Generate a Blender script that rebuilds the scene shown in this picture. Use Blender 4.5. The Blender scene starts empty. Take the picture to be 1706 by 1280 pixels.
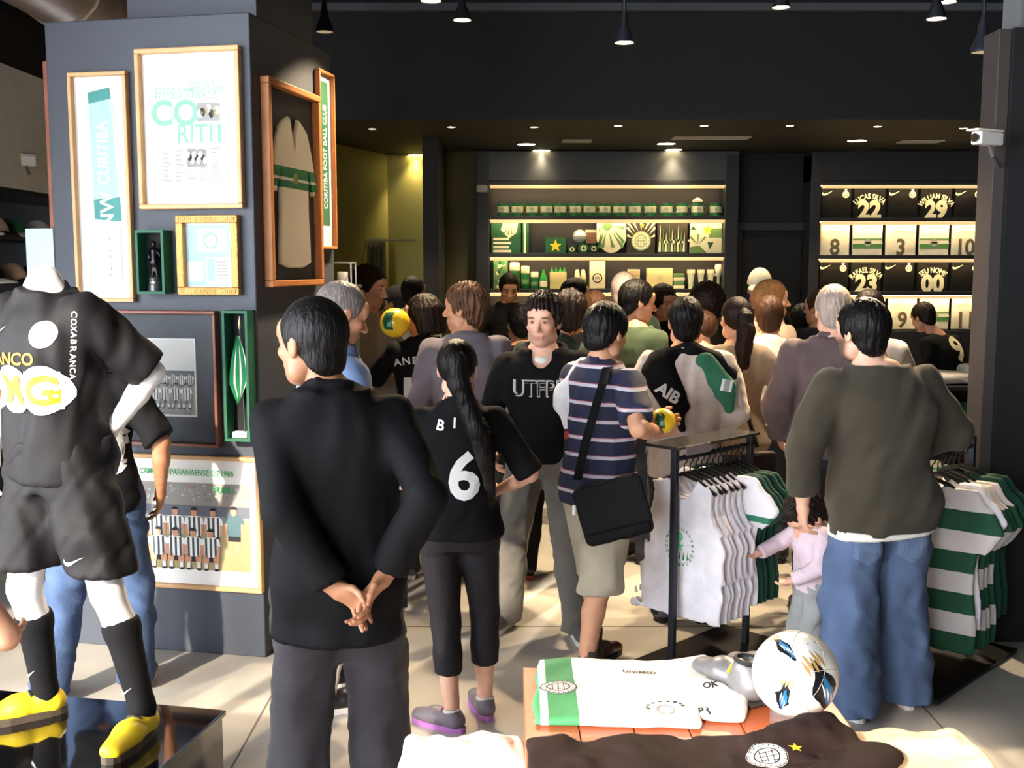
import bpy, bmesh, math, random
import numpy as np
from mathutils import Vector, Matrix
from mathutils.bvhtree import BVHTree

# ------------------------------------------------------------------ camera, sky, sun, exposure
SC = bpy.context.scene
COL = SC.collection
FPX, HC = 1800.0, 1.87
PITCH = math.atan(198 / FPX)
cam = bpy.data.cameras.new('camera')
cam.sensor_width = 36.0
cam.lens = FPX / 1706 * 36.0
cam.clip_start = 0.05
camo = bpy.data.objects.new('camera', cam)
COL.objects.link(camo)
camo.location = (0, 0, HC)
camo.rotation_euler = (math.pi / 2 - PITCH, 0, 0)
SC.camera = camo

SC.view_settings.view_transform = 'Standard'
SC.view_settings.look = 'None'
SC.view_settings.gamma = 1.0
SC.view_settings.use_curve_mapping = False
SC.view_settings.exposure = 0.0

W = bpy.data.worlds.new('sky')
SC.world = W
W.use_nodes = True
nt = W.node_tree
nt.nodes.clear()
wo = nt.nodes.new('ShaderNodeOutputWorld')
wb = nt.nodes.new('ShaderNodeBackground')
wb.inputs[0].default_value = (0.88, 0.93, 1.0, 1)
wb.inputs[1].default_value = 17.5
nt.links.new(wb.outputs[0], wo.inputs[0])

sun = bpy.data.lights.new('sun', 'SUN')
sun.energy = 12.0
sun.angle = math.radians(2.2)
sun.color = (1.0, 0.86, 0.68)
suno = bpy.data.objects.new('sun', sun)
COL.objects.link(suno)
SUN_AZ, SUN_EL = math.radians(24), math.radians(24.5)
sd = Vector((math.sin(SUN_AZ) * math.cos(SUN_EL), math.cos(SUN_AZ) * math.cos(SUN_EL), -math.sin(SUN_EL)))
suno.rotation_euler = sd.to_track_quat('-Z', 'Y').to_euler()

# ------------------------------------------------------------------ helpers
R = math.radians
_cp, _sp = math.cos(PITCH), math.sin(PITCH)

def ray(px, py):
    x = (px - 853) / FPX
    v = (640 - py) / FPX
    return Vector((x, _cp + v * _sp, -_sp + v * _cp))

def at(px, py, Y):
    d = ray(px, py)
    return Vector((0, 0, HC)) + d * (Y / d.y)

def on_z(px, py, z):
    d = ray(px, py)
    return Vector((0, 0, HC)) + d * ((z - HC) / d.z)

def on_plane(px, py, p0, n):
    o = Vector((0, 0, HC))
    d = ray(px, py)
    return o + d * ((Vector(p0) - o).dot(n) / d.dot(n))

def lin(c):
    c = c / 255.0
    return c / 12.92 if c <= 0.04045 else ((c + 0.055) / 1.055) ** 2.4

def rgb(r, g, b):
    return (lin(r), lin(g), lin(b), 1.0)

MATS = {}

def mat(name, col, rough=0.6, metal=0.0, bump=0.0, bscale=60.0, var=0.0, vscale=6.0, emit=0.0, spec=0.5, coat=0.0,
        trans=0.0, sheen=0.0, attr=False, stretch=None, ior=1.45):
    if name in MATS:
        return MATS[name]
    m = bpy.data.materials.new(name)
    m.use_nodes = True
    t = m.node_tree
    p = t.nodes['Principled BSDF']
    c = rgb(*col)
    p.inputs['Base Color'].default_value = c
    p.inputs['Roughness'].default_value = rough
    p.inputs['Metallic'].default_value = metal
    p.inputs['Specular IOR Level'].default_value = spec
    p.inputs['Coat Weight'].default_value = coat
    p.inputs['Coat Roughness'].default_value = 0.05
    p.inputs['Transmission Weight'].default_value = trans
    p.inputs['Sheen Weight'].default_value = sheen
    p.inputs['IOR'].default_value = ior
    if emit:
        p.inputs['Emission Color'].default_value = c
        p.inputs['Emission Strength'].default_value = emit
    tc = t.nodes.new('ShaderNodeTexCoord')
    src = tc.outputs['Object']
    if stretch:
        mp = t.nodes.new('ShaderNodeMapping')
        mp.inputs['Scale'].default_value = stretch
        t.links.new(src, mp.inputs[0])
        src = mp.outputs[0]
    base = None
    if attr:
        a = t.nodes.new('ShaderNodeAttribute')
        a.attribute_name = 'col'
        base = a.outputs['Color']
        t.links.new(base, p.inputs['Base Color'])
    if var:
        n = t.nodes.new('ShaderNodeTexNoise')
        n.inputs['Scale'].default_value = vscale
        n.inputs['Detail'].default_value = 5
        t.links.new(src, n.inputs['Vector'])
        r = t.nodes.new('ShaderNodeMapRange')
        r.inputs[1].default_value = 0.3
        r.inputs[2].default_value = 0.7
        r.inputs[3].default_value = 1 - var
        r.inputs[4].default_value = 1 + var
        t.links.new(n.outputs['Fac'], r.inputs[0])
        mx = t.nodes.new('ShaderNodeMix')
        mx.data_type = 'RGBA'
        mx.blend_type = 'MULTIPLY'
        mx.inputs['Factor'].default_value = 1
        mx.inputs['A'].default_value = c
        if base:
            t.links.new(base, mx.inputs['A'])
        t.links.new(r.outputs[0], mx.inputs['B'])
        t.links.new(mx.outputs['Result'], p.inputs['Base Color'])
    if bump:
        n = t.nodes.new('ShaderNodeTexNoise')
        n.inputs['Scale'].default_value = bscale
        n.inputs['Detail'].default_value = 4
        t.links.new(src, n.inputs['Vector'])
        b = t.nodes.new('ShaderNodeBump')
        b.inputs['Strength'].default_value = bump
        b.inputs['Distance'].default_value = 0.01
        t.links.new(n.outputs['Fac'], b.inputs['Height'])
        t.links.new(b.outputs[0], p.inputs['Normal'])
    MATS[name] = m
    return m

def band_mat(name, base, bands, rough=0.75, axis='Z', bump=0.25):
    """cloth with woven horizontal bands: bands = [(z0, z1, colour)] in object space"""
    if name in MATS:
        return MATS[name]
    m = mat(name, base, rough, bump=bump, bscale=300)
    t = m.node_tree
    p = t.nodes['Principled BSDF']
    tc = t.nodes.new('ShaderNodeTexCoord')
    sx = t.nodes.new('ShaderNodeSeparateXYZ')
    t.links.new(tc.outputs['Object'], sx.inputs[0])
    z = sx.outputs[axis]
    prev = None
    for (a, b, c) in bands:
        g = t.nodes.new('ShaderNodeMath'); g.operation = 'GREATER_THAN'; g.inputs[1].default_value = a
        l = t.nodes.new('ShaderNodeMath'); l.operation = 'LESS_THAN'; l.inputs[1].default_value = b
        k = t.nodes.new('ShaderNodeMath'); k.operation = 'MULTIPLY'
        t.links.new(z, g.inputs[0]); t.links.new(z, l.inputs[0])
        t.links.new(g.outputs[0], k.inputs[0]); t.links.new(l.outputs[0], k.inputs[1])
        x = t.nodes.new('ShaderNodeMix'); x.data_type = 'RGBA'
        t.links.new(k.outputs[0], x.inputs['Factor'])
        if prev is None:
            x.inputs['A'].default_value = rgb(*base)
        else:
            t.links.new(prev, x.inputs['A'])
        x.inputs['B'].default_value = rgb(*c)
        prev = x.outputs['Result']
    t.links.new(prev, p.inputs['Base Color'])
    return m

def cloth(name, col, rough=0.8, var=0.12, bump=0.3, sheen=None, bscale=350):
    dark = sum(col) < 120
    return mat(name, col, rough, bump=bump, bscale=bscale, var=var, vscale=9, sheen=(0.0 if dark else 0.1) if sheen is None else sheen, spec=0.12 if dark else 0.25)

# ---- mesh objects
def link(o, parent=None):
    COL.objects.link(o)
    if parent is not None:
        o.parent = parent
    return o

def mesh_obj(name, verts, faces, mats, parent=None, smooth=False, midx=None, cols=None):
    me = bpy.data.meshes.new(name)
    v = np.asarray(verts, dtype=np.float32).reshape(-1, 3)
    if isinstance(faces, np.ndarray):
        me.vertices.add(len(v))
        me.vertices.foreach_set('co', v.ravel())
        nf, k = faces.shape
        me.loops.add(nf * k)
        me.loops.foreach_set('vertex_index', faces.astype(np.int32).ravel())
        me.polygons.add(nf)
        me.polygons.foreach_set('loop_start', np.arange(0, nf * k, k, dtype=np.int32))
        me.polygons.foreach_set('loop_total', np.full(nf, k, dtype=np.int32))
        me.update(calc_edges=True)
    else:
        me.from_pydata([tuple(map(float, q)) for q in v], [], faces)
        me.update()
    if not isinstance(mats, (list, tuple)):
        mats = [mats]
    for m in mats:
        me.materials.append(m)
    if midx is not None:
        me.polygons.foreach_set('material_index', np.asarray(midx, dtype=np.int32))
    if smooth:
        me.polygons.foreach_set('use_smooth', np.ones(len(me.polygons), dtype=bool))
    if cols is not None:
        a = me.color_attributes.new('col', 'FLOAT_COLOR', 'POINT')
        c4 = np.ones((len(v), 4), dtype=np.float32)
        c4[:, :3] = cols
        a.data.foreach_set('color', c4.ravel())
    o = bpy.data.objects.new(name, me)
    return link(o, parent)

def tag(o, label, cat, group=None, kind=None):
    o['label'] = label
    if cat:
        o['category'] = cat
    if group:
        o['group'] = group
    if kind:
        o['kind'] = kind
    return o

def struct(o):
    o['kind'] = 'structure'
    return o

def thing(name, label, cat, loc=(0, 0, 0), rz=0.0, group=None):
    o = bpy.data.objects.new(name, None)
    o.empty_display_size = 0.1
    COL.objects.link(o)
    o.location = loc
    o.rotation_euler = (0, 0, rz)
    return tag(o, label, cat, group)

def copy_tree(o, parent=None):
    c = o.copy()
    COL.objects.link(c)
    if parent is not None:
        c.parent = parent
    for ch in list(o.children):
        copy_tree(ch, c)
    return c

class MB:
    """collects simple solids; build() links them as one mesh object"""
    def __init__(s):
        s.v, s.f, s.mi, s.cur = [], [], [], 0
        s.M = Matrix.Identity(4)
    def mat(s, i):
        s.cur = i
        return s
    def add(s, vs, fs):
        n = len(s.v)
        s.v += [tuple(s.M @ Vector(q)) for q in vs]
        s.f += [tuple(i + n for i in f) for f in fs]
        s.mi += [s.cur] * len(fs)
        return s
    def box(s, x0, x1, y0, y1, z0, z1):
        vs = [(x0, y0, z0), (x1, y0, z0), (x1, y1, z0), (x0, y1, z0), (x0, y0, z1), (x1, y0, z1), (x1, y1, z1), (x0, y1, z1)]
        return s.add(vs, [(0, 3, 2, 1), (4, 5, 6, 7), (0, 1, 5, 4), (1, 2, 6, 5), (2, 3, 7, 6), (3, 0, 4, 7)])
    def rbox(s, x0, x1, y0, y1, z0, z1, b=0.004):
        """box with bevelled edges"""
        bm = bmesh.new()
        bmesh.ops.create_cube(bm, size=1.0)
        for v in bm.verts:
            v.co = Vector(((x0 + x1) / 2 + v.co.x * (x1 - x0), (y0 + y1) / 2 + v.co.y * (y1 - y0), (z0 + z1) / 2 + v.co.z * (z1 - z0)))
        bmesh.ops.bevel(bm, geom=list(bm.edges), offset=b, segments=2, affect='EDGES', profile=0.5)
        bm.verts.index_update()
        s.add([v.co[:] for v in bm.verts], [tuple(v.index for v in f.verts) for f in bm.faces])
        bm.free()
        return s
    def tube(s, pts, r, n=8, cap=True):
        pts = [Vector(p) for p in pts]
        rs = r if isinstance(r, (list, tuple)) else [r] * len(pts)
        vs, fs = [], []
        for i, p in enumerate(pts):
            d = (pts[min(i + 1, len(pts) - 1)] - pts[max(i - 1, 0)]).normalized()
            a = d.orthogonal().normalized() if i == 0 else (a - d * a.dot(d)).normalized()
            b = d.cross(a)
            for k in range(n):
                t = 2 * math.pi * k / n
                vs.append(p + (a * math.cos(t) + b * math.sin(t)) * rs[i])
        for i in range(len(pts) - 1):
            for k in range(n):
                k2 = (k + 1) % n
                fs.append((i * n + k, i * n + k2, (i + 1) * n + k2, (i + 1) * n + k))
        if cap:
            fs.append(tuple(reversed(range(n))))
            fs.append(tuple(range((len(pts) - 1) * n, len(pts) * n)))
        return s.add(vs, fs)
    def lathe(s, prof, n=20, c=(0, 0, 0), cap=True):
        """prof = [(r, z)] from bottom to top"""
        vs, fs = [], []
        for (r, z) in prof:
            for k in range(n):
                t = 2 * math.pi * k / n
                vs.append((c[0] + r * math.cos(t), c[1] + r * math.sin(t), c[2] + z))
        for i in range(len(prof) - 1):
            for k in range(n):
                k2 = (k + 1) % n
                fs.append((i * n + k, i * n + k2, (i + 1) * n + k2, (i + 1) * n + k))
        if cap:
            fs.append(tuple(reversed(range(n))))
            fs.append(tuple(range((len(prof) - 1) * n, len(prof) * n)))
        return s.add(vs, fs)
    def prism(s, poly, y0, y1):
        """polygon in XZ extruded along Y"""
        n = len(poly)
        vs = [(x, y0, z) for x, z in poly] + [(x, y1, z) for x, z in poly]
        fs = [tuple(range(n)), tuple(reversed(range(n, 2 * n)))]
        for i in range(n):
            j = (i + 1) % n
            fs.append((j, i, n + i, n + j))
        return s.add(vs, fs)
    def build(s, name, mats, parent=None, smooth=False, loc=None, rz=None, fix=True):
        me = bpy.data.meshes.new(name)
        me.from_pydata(s.v, [], s.f)
        if not isinstance(mats, (list, tuple)):
            mats = [mats]
        for m in mats:
            me.materials.append(m)
        if len(mats) > 1:
            me.polygons.foreach_set('material_index', np.asarray(s.mi, dtype=np.int32))
        if fix:
            bm = bmesh.new()
            bm.from_mesh(me)
            bmesh.ops.recalc_face_normals(bm, faces=bm.faces)
            bm.to_mesh(me)
            bm.free()
        if smooth:
            me.shade_smooth()
            try:
                me.set_sharp_from_angle(angle=R(40))
            except Exception:
                pass
        me.update()
        o = bpy.data.objects.new(name, me)
        link(o, parent)
        if loc is not None:
            o.location = loc
        if rz is not None:
            o.rotation_euler = (0, 0, rz)
        return o

# ---- flat print: polygons in a plane, several inks
_TXT = {}

def text_polys(s, size=1.0, bold=0.0, res=3):
    key = (s, bold, res)
    if key not in _TXT:
        c = bpy.data.curves.new('print_text', 'FONT')
        c.body = s
        c.size = 1.0
        c.offset = bold
        c.resolution_u = res
        c.align_x = 'CENTER'
        o = bpy.data.objects.new('print_text', c)
        COL.objects.link(o)
        dg = bpy.context.evaluated_depsgraph_get()
        me = bpy.data.meshes.new_from_object(o.evaluated_get(dg))
        vs = [(v.co.x, v.co.y) for v in me.vertices]
        fs = [tuple(p.vertices) for p in me.polygons]
        bpy.data.objects.remove(o)
        bpy.data.curves.remove(c)
        bpy.data.meshes.remove(me)
        ys = [q[1] for q in vs] or [0]
        xs = [q[0] for q in vs] or [0]
        my, mx = (min(ys) + max(ys)) / 2, (min(xs) + max(xs)) / 2
        hh = max(ys) - min(ys) or 1
        _TXT[key] = ([((x - mx) / hh, (y - my) / hh) for x, y in vs], fs)
    vs, fs = _TXT[key]
    return [(x * size, y * size) for x, y in vs], fs

class Flat:
    def __init__(s):
        s.v, s.f, s.mi, s.mats, s.lay = [], [], [], [], 0
    def _m(s, m):
        if m not in s.mats:
            s.mats.append(m)
        return s.mats.index(m)
    def polys(s, vs, fs, m):
        n = len(s.v)
        z = s.lay
        s.v += [(x, y, z) for x, y in vs]
        s.f += [tuple(i + n for i in f) for f in fs]
        s.mi += [s._m(m)] * len(fs)
        return s
    def up(s):
        s.lay += 1
        return s
    def rect(s, x0, x1, y0, y1, m):
        return s.polys([(x0, y0), (x1, y0), (x1, y1), (x0, y1)], [(0, 1, 2, 3)], m)
    def poly(s, pts, m):
        return s.polys(pts, [tuple(range(len(pts)))], m)
    def ell(s, cx, cy, rx, ry, m, n=20, a0=0, a1=360):
        pts = [(cx + rx * math.cos(R(a0 + (a1 - a0) * k / n)), cy + ry * math.sin(R(a0 + (a1 - a0) * k / n))) for k in range(n + (a1 - a0 < 360))]
        return s.poly(pts, m)
    def ring(s, cx, cy, r0, r1, m, n=28):
        vs = []
        for k in range(n):
            c, q = math.cos(2 * math.pi * k / n), math.sin(2 * math.pi * k / n)
            vs += [(cx + r0 * c, cy + r0 * q), (cx + r1 * c, cy + r1 * q)]
        return s.polys(vs, [(2 * k, 2 * k + 1, (2 * k + 3) % (2 * n), (2 * k + 2) % (2 * n)) for k in range(n)], m)
    def text(s, t, cx, cy, size, m, bold=0.02, rot=0, arc=0, wide=1.0, res=3):
        vs, fs = text_polys(t, size, bold, res)
        vs = [(x * wide, y) for x, y in vs]
        if arc:
            vs = [((arc + y) * math.sin(x / arc), (arc + y) * math.cos(x / arc) - arc) for x, y in vs]
        if rot:
            c, q = math.cos(R(rot)), math.sin(R(rot))
            vs = [(x * c - y * q, x * q + y * c) for x, y in vs]
        return s.polys([(x + cx, y + cy) for x, y in vs], fs, m)
    def swoosh(s, cx, cy, w, m, flip=1, rot=0):
        pts = [(-.5, .02), (-.46, -.08), (-.36, -.13), (-.22, -.12), (0, -.03), (.5, .22), (.02, -.10), (-.22, -.235), (-.40, -.25), (-.53, -.17), (-.55, -.06)]
        pts = [(-.50, .06), (-.55, -.06), (-.53, -.16), (-.44, -.23), (-.30, -.24), (-.10, -.16), (.5, .22), (0, .0), (-.20, -.06), (-.34, -.08), (-.43, -.05), (-.46, 0)]
        c, q = math.cos(R(rot)), math.sin(R(rot))
        pts = [((x * c - y * q) * w * flip + cx, (x * q + y * c) * w + cy) for x, y in pts]
        n = len(pts)
        return s.polys(pts, [(i, i + 1, n - 2 - i, n - 1 - i) for i in range(5)], m)
    def star(s, cx, cy, r, m, n=5):
        pts = []
        for k in range(2 * n):
            rr = r if k % 2 == 0 else r * 0.42
            a = math.pi / 2 + math.pi * k / n
            pts.append((cx + rr * math.cos(a), cy + rr * math.sin(a)))
        return s.polys(pts + [(cx, cy)], [(k, (k + 1) % (2 * n), 2 * n) for k in range(2 * n)], m)
    def crest(s, cx, cy, r, ink, paper, n=20):
        """round club crest: ring of leaves, globe lines"""
        s.ell(cx, cy, r, r, paper, 28).up()
        s.ring(cx, cy, r * .92, r * .98, ink)
        for k in range(n):
            a = 2 * math.pi * k / n
            c, q = math.cos(a), math.sin(a)
            s.poly([(cx + r * .88 * c - r * .05 * q, cy + r * .88 * q + r * .05 * c), (cx + r * .70 * c, cy + r * .70 * q), (cx + r * .88 * c + r * .05 * q, cy + r * .88 * q - r * .05 * c)], ink)
        s.ring(cx, cy, r * .56, r * .64, ink)
        for k in (-.3, 0, .3):
            s.rect(cx - r * .5, cx + r * .5, cy + k * r - r * .03, cy + k * r + r * .03, ink)
        for k in (-.3, 0, .3):
            s.rect(cx + k * r - r * .025, cx + k * r + r * .025, cy - r * .46, cy + r * .46, ink)
        return s
    def build(s, name, parent, M, gap=0.0008):
        """M maps (x, y, layer) into parent space: columns = right, up, out"""
        vs = [tuple(M @ Vector((x, y, z * gap + gap))) for x, y, z in s.v]
        return mesh_obj(name, vs, s.f, s.mats, parent, midx=s.mi)
    def wrap(s, name, target, c, right, up, gap=0.0015, seg=0.022, off=0.003, reach=0.25):
        """projects the print along -(right x up) on the target's own mesh"""
        right, up = Vector(right).normalized(), Vector(up).normalized()
        out = right.cross(up).normalized()
        up = out.cross(right)
        c = Vector(c)
        me = target.data
        bvh = BVHTree.FromPolygons([v.co for v in me.vertices], [tuple(p.vertices) for p in me.polygons])
        bm = bmesh.new()
        bv = [bm.verts.new(q) for q in s.v]
        fi = bm.faces.layers.int.new('m')
        for f, m in zip(s.f, s.mi):
            try:
                nf = bm.faces.new([bv[i] for i in f])
                nf[fi] = m
            except ValueError:
                pass
        bmesh.ops.triangulate(bm, faces=bm.faces)
        for _ in range(4):
            es = [e for e in bm.edges if e.calc_length() > seg]
            if not es:
                break
            bmesh.ops.subdivide_edges(bm, edges=es, cuts=1)
            bmesh.ops.triangulate(bm, faces=bm.faces)
        bm.verts.index_update()
        vs, miss = [], set()
        for v in bm.verts:
            p = c + right * v.co.x + up * v.co.y
            hit = bvh.ray_cast(p + out * reach, -out, reach * 2.2)
            if hit[0] is None:
                miss.add(v.index)
            q = hit[0] if hit[0] is not None else p
            vs.append(q + out * (off + v.co.z * gap))
        # print that would hang over the cloth's edge is left off
        fs, mi = [], []
        for f in bm.faces:
            t = tuple(v.index for v in f.verts)
            if not any(i in miss for i in t) and max((vs[t[0]] - vs[t[1]]).length, (vs[t[1]] - vs[t[2]]).length) < .08:
                fs.append(t)
                mi.append(f[fi])
        used = sorted({i for t in fs for i in t})
        rm = {i: k for k, i in enumerate(used)}
        bm.free()
        return mesh_obj(name, [vs[i] for i in used], [tuple(rm[i] for i in t) for t in fs], s.mats, target, midx=mi)

# ---- signed distance fields -> quad meshes (cloth, bodies, soft things)
class SDF:
    def __init__(s, lo, hi, h):
        s.h = h
        s.o = np.array(lo, dtype=np.float32) - 3 * h
        n = np.ceil((np.array(hi) - np.array(lo)) / h).astype(int) + 7
        s.n = n
        s.D = np.full(n, 0.3, dtype=np.float32)
        s.ax = [(s.o[i] + h * np.arange(n[i])).astype(np.float32) for i in range(3)]
    def blk(s, lo, hi):
        a = np.clip(np.floor((np.array(lo) - s.o) / s.h).astype(int), 0, s.n)
        b = np.clip(np.ceil((np.array(hi) - s.o) / s.h).astype(int) + 1, 0, s.n)
        if (b <= a).any():
            return None
        sl = tuple(slice(a[i], b[i]) for i in range(3))
        return sl, s.ax[0][sl[0]][:, None, None], s.ax[1][sl[1]][None, :, None], s.ax[2][sl[2]][None, None, :]
    def comb(s, sl, d, k, op):
        D = s.D[sl]
        if op == 'u':
            if k > 0:
                t = np.clip(0.5 + 0.5 * (D - d) / k, 0, 1)
                s.D[sl] = D + (d - D) * t - k * t * (1 - t)
            else:
                s.D[sl] = np.minimum(D, d)
        else:
            if k > 0:
                t = np.clip(0.5 - 0.5 * (D + d) / k, 0, 1)
                s.D[sl] = D + (-d - D) * t + k * t * (1 - t)
            else:
                s.D[sl] = np.maximum(D, -d)
    def cone(s, a, b, ra, rb, k=0.02, w=None, e=1.0, op='u', flat=False):
        a, b = np.array(a, dtype=np.float32), np.array(b, dtype=np.float32)
        mg = max(ra, rb) * max(e, 1) + k + 2 * s.h
        q = s.blk(np.minimum(a, b) - mg, np.maximum(a, b) + mg)
        if q is None:
            return s
        sl, x, y, z = q
        ab = b - a
        L2 = float(ab @ ab) + 1e-9
        t = np.clip(((x - a[0]) * ab[0] + (y - a[1]) * ab[1] + (z - a[2]) * ab[2]) / L2, 0, 1)
        qx, qy, qz = x - a[0] - t * ab[0], y - a[1] - t * ab[1], z - a[2] - t * ab[2]
        if w is not None:
            w = np.array(w, dtype=np.float32)
            w = w / np.linalg.norm(w)
            dt = (qx * w[0] + qy * w[1] + qz * w[2]) * (1 - 1 / e)
            qx, qy, qz = qx - w[0] * dt, qy - w[1] * dt, qz - w[2] * dt
        d = np.sqrt(qx * qx + qy * qy + qz * qz) - (ra + (rb - ra) * t)
        if flat:      # straight cut at the far end
            L = math.sqrt(L2)
            d = np.maximum(d, ((x - b[0]) * ab[0] + (y - b[1]) * ab[1] + (z - b[2]) * ab[2]) / L)
        s.comb(sl, d, k, op)
        return s
    def ell(s, c, r, k=0.02, op='u', Rm=None):
        c = np.array(c, dtype=np.float32)
        mg = max(r) + k + 2 * s.h
        q = s.blk(c - mg, c + mg)
        if q is None:
            return s
        sl, x, y, z = q
        x, y, z = x - c[0], y - c[1], z - c[2]
        if Rm is not None:
            x, y, z = (Rm[0][0] * x + Rm[1][0] * y + Rm[2][0] * z, Rm[0][1] * x + Rm[1][1] * y + Rm[2][1] * z, Rm[0][2] * x + Rm[1][2] * y + Rm[2][2] * z)
        k0 = np.sqrt((x / r[0]) ** 2 + (y / r[1]) ** 2 + (z / r[2]) ** 2)
        k1 = np.sqrt((x / r[0] ** 2) ** 2 + (y / r[1] ** 2) ** 2 + (z / r[2] ** 2) ** 2) + 1e-6
        s.comb(sl, k0 * (k0 - 1) / k1, k, op)
        return s
    def box(s, c, hf, rad=0.01, k=0.02, op='u', Rm=None):
        c = np.array(c, dtype=np.float32)
        mg = float(np.linalg.norm(hf)) + k + 2 * s.h
        q = s.blk(c - mg, c + mg)
        if q is None:
            return s
        sl, x, y, z = q
        x, y, z = x - c[0], y - c[1], z - c[2]
        if Rm is not None:
            x, y, z = (Rm[0][0] * x + Rm[1][0] * y + Rm[2][0] * z, Rm[0][1] * x + Rm[1][1] * y + Rm[2][1] * z, Rm[0][2] * x + Rm[1][2] * y + Rm[2][2] * z)
        ax, ay, az = np.abs(x) - hf[0] + rad, np.abs(y) - hf[1] + rad, np.abs(z) - hf[2] + rad
        d = np.sqrt(np.maximum(ax, 0) ** 2 + np.maximum(ay, 0) ** 2 + np.maximum(az, 0) ** 2) + np.minimum(np.maximum(ax, np.maximum(ay, az)), 0) - rad
        s.comb(sl, d, k, op)
        return s
    def loft(s, tab, infl=0.0, k=0.03, p=2.3, z0=None, z1=None, op='u'):
        """tab rows: z, half width, half depth, x centre, y centre"""
        T = np.array(tab, dtype=np.float32)
        z = s.ax[2]
        zz = np.clip(z, T[0, 0], T[-1, 0])
        w = np.interp(zz, T[:, 0], T[:, 1]) + infl
        dp = np.interp(zz, T[:, 0], T[:, 2]) + infl
        cx = np.interp(zz, T[:, 0], T[:, 3])
        cy = np.interp(zz, T[:, 0], T[:, 4])
        lo = np.array([T[:, 3].min() - T[:, 1].max() - infl - .06, T[:, 4].min() - T[:, 2].max() - infl - .06, T[0, 0] - .08])
        hi = np.array([T[:, 3].max() + T[:, 1].max() + infl + .06, T[:, 4].max() + T[:, 2].max() + infl + .06, T[-1, 0] + .08])
        q = s.blk(lo, hi)
        if q is None:
            return s
        sl, x, y, zb = q
        zs = sl[2]
        w, dp, cx, cy = [np.asarray(u[zs], dtype=np.float32)[None, None, :] for u in (w, dp, cx, cy)]
        rr = (np.abs((x - cx) / w) ** p + np.abs((y - cy) / dp) ** p) ** (1 / p)
        d = (rr - 1) * np.minimum(w, dp)
        a = T[0, 0] if z0 is None else z0
        b = T[-1, 0] if z1 is None else z1
        cap = np.maximum(a - zb, zb - b)
        d = np.maximum(d, cap)
        s.comb(sl, d.astype(np.float32), k, op)
        return s
    def plane(s, pt, n):
        """keeps the side opposite to n"""
        n = np.array(n, dtype=np.float32)
        n = n / np.linalg.norm(n)
        x, y, z = s.ax[0][:, None, None], s.ax[1][None, :, None], s.ax[2][None, None, :]
        s.D = np.maximum(s.D, (x - pt[0]) * n[0] + (y - pt[1]) * n[1] + (z - pt[2]) * n[2])
        return s
    def wrinkle(s, amp, seed=0, wl=(0.16, 0.09, 0.05), vert=0.6):
        rng = np.random.RandomState(seed)
        x, y, z = s.ax[0][:, None, None], s.ax[1][None, :, None], s.ax[2][None, None, :]
        tot = 0
        for i, L in enumerate(wl):
            k = rng.randn(3)
            k[2] *= vert
            k *= 2 * math.pi / L / np.linalg.norm(k)
            k2 = rng.randn(3)
            k2 *= 2 * math.pi / (L * 2.2) / np.linalg.norm(k2)
            ph = rng.rand(2) * 6.28
            g = np.sin(k2[0] * x + k2[1] * y + k2[2] * z + ph[1]).astype(np.float32)
            f = np.sin((k[0] * x + k[1] * y + k[2] * z + ph[0]).astype(np.float32) + 1.6 * g)
            tot = tot + f * (0.5 + 0.5 * g) * (0.62 ** i)
        s.D = s.D + (amp * tot).astype(np.float32)
        return s
    def mesh(s):
        D, h = s.D, s.h
        D[0], D[-1] = .3, .3
        D[:, 0], D[:, -1] = .3, .3
        D[:, :, 0], D[:, :, -1] = .3, .3
        S = D < 0
        c = S[:-1, :-1, :-1].astype(np.int8)
        for i in (0, 1):
            for j in (0, 1):
                for k in (0, 1):
                    if i + j + k:
                        c = c + S[i:S.shape[0] - 1 + i, j:S.shape[1] - 1 + j, k:S.shape[2] - 1 + k]
        act = (c > 0) & (c < 8)
        I = np.argwhere(act)
        idx = np.full(act.shape, -1, dtype=np.int32)
        idx[act] = np.arange(len(I))
        corner = {}
        for i in (0, 1):
            for j in (0, 1):
                for k in (0, 1):
                    corner[i, j, k] = D[I[:, 0] + i, I[:, 1] + j, I[:, 2] + k]
        acc = np.zeros((len(I), 3), dtype=np.float32)
        cnt = np.zeros(len(I), dtype=np.float32)
        for a in range(3):
            for u in (0, 1):
                for v in (0, 1):
                    p0 = [u, v]
                    p0.insert(a, 0)
                    p1 = list(p0)
                    p1[a] = 1
                    d0, d1 = corner[tuple(p0)], corner[tuple(p1)]
                    m = (d0 < 0) != (d1 < 0)
                    t = np.where(m, d0 / np.where(m, d0 - d1, 1), 0)
                    q = np.tile(np.array(p0, dtype=np.float32), (len(I), 1))
                    q[:, a] += t
                    acc += q * m[:, None]
                    cnt += m
        V = (I + acc / np.maximum(cnt, 1)[:, None]) * h + s.o
        F = []
        for a in range(3):
            b, g = (a + 1) % 3, (a + 2) % 3
            sl0 = [slice(None)] * 3
            sl1 = [slice(None)] * 3
            sl0[a], sl1[a] = slice(0, -1), slice(1, None)
            A, B = S[tuple(sl0)], S[tuple(sl1)]
            E = np.argwhere(A != B)
            inside = A[tuple(E.T)]
            ok = (E[:, b] > 0) & (E[:, g] > 0) & (E[:, b] < S.shape[b] - 1) & (E[:, g] < S.shape[g] - 1)
            E, inside = E[ok], inside[ok]
            def cell(db, dg):
                q = E.copy()
                q[:, b] += db
                q[:, g] += dg
                return idx[q[:, 0], q[:, 1], q[:, 2]]
            q = np.stack([cell(-1, -1), cell(0, -1), cell(0, 0), cell(-1, 0)], 1)
            q[~inside] = q[~inside][:, ::-1]
            F.append(q)
        F = np.concatenate(F)
        return V.astype(np.float32), F[(F >= 0).all(1)]

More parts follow.
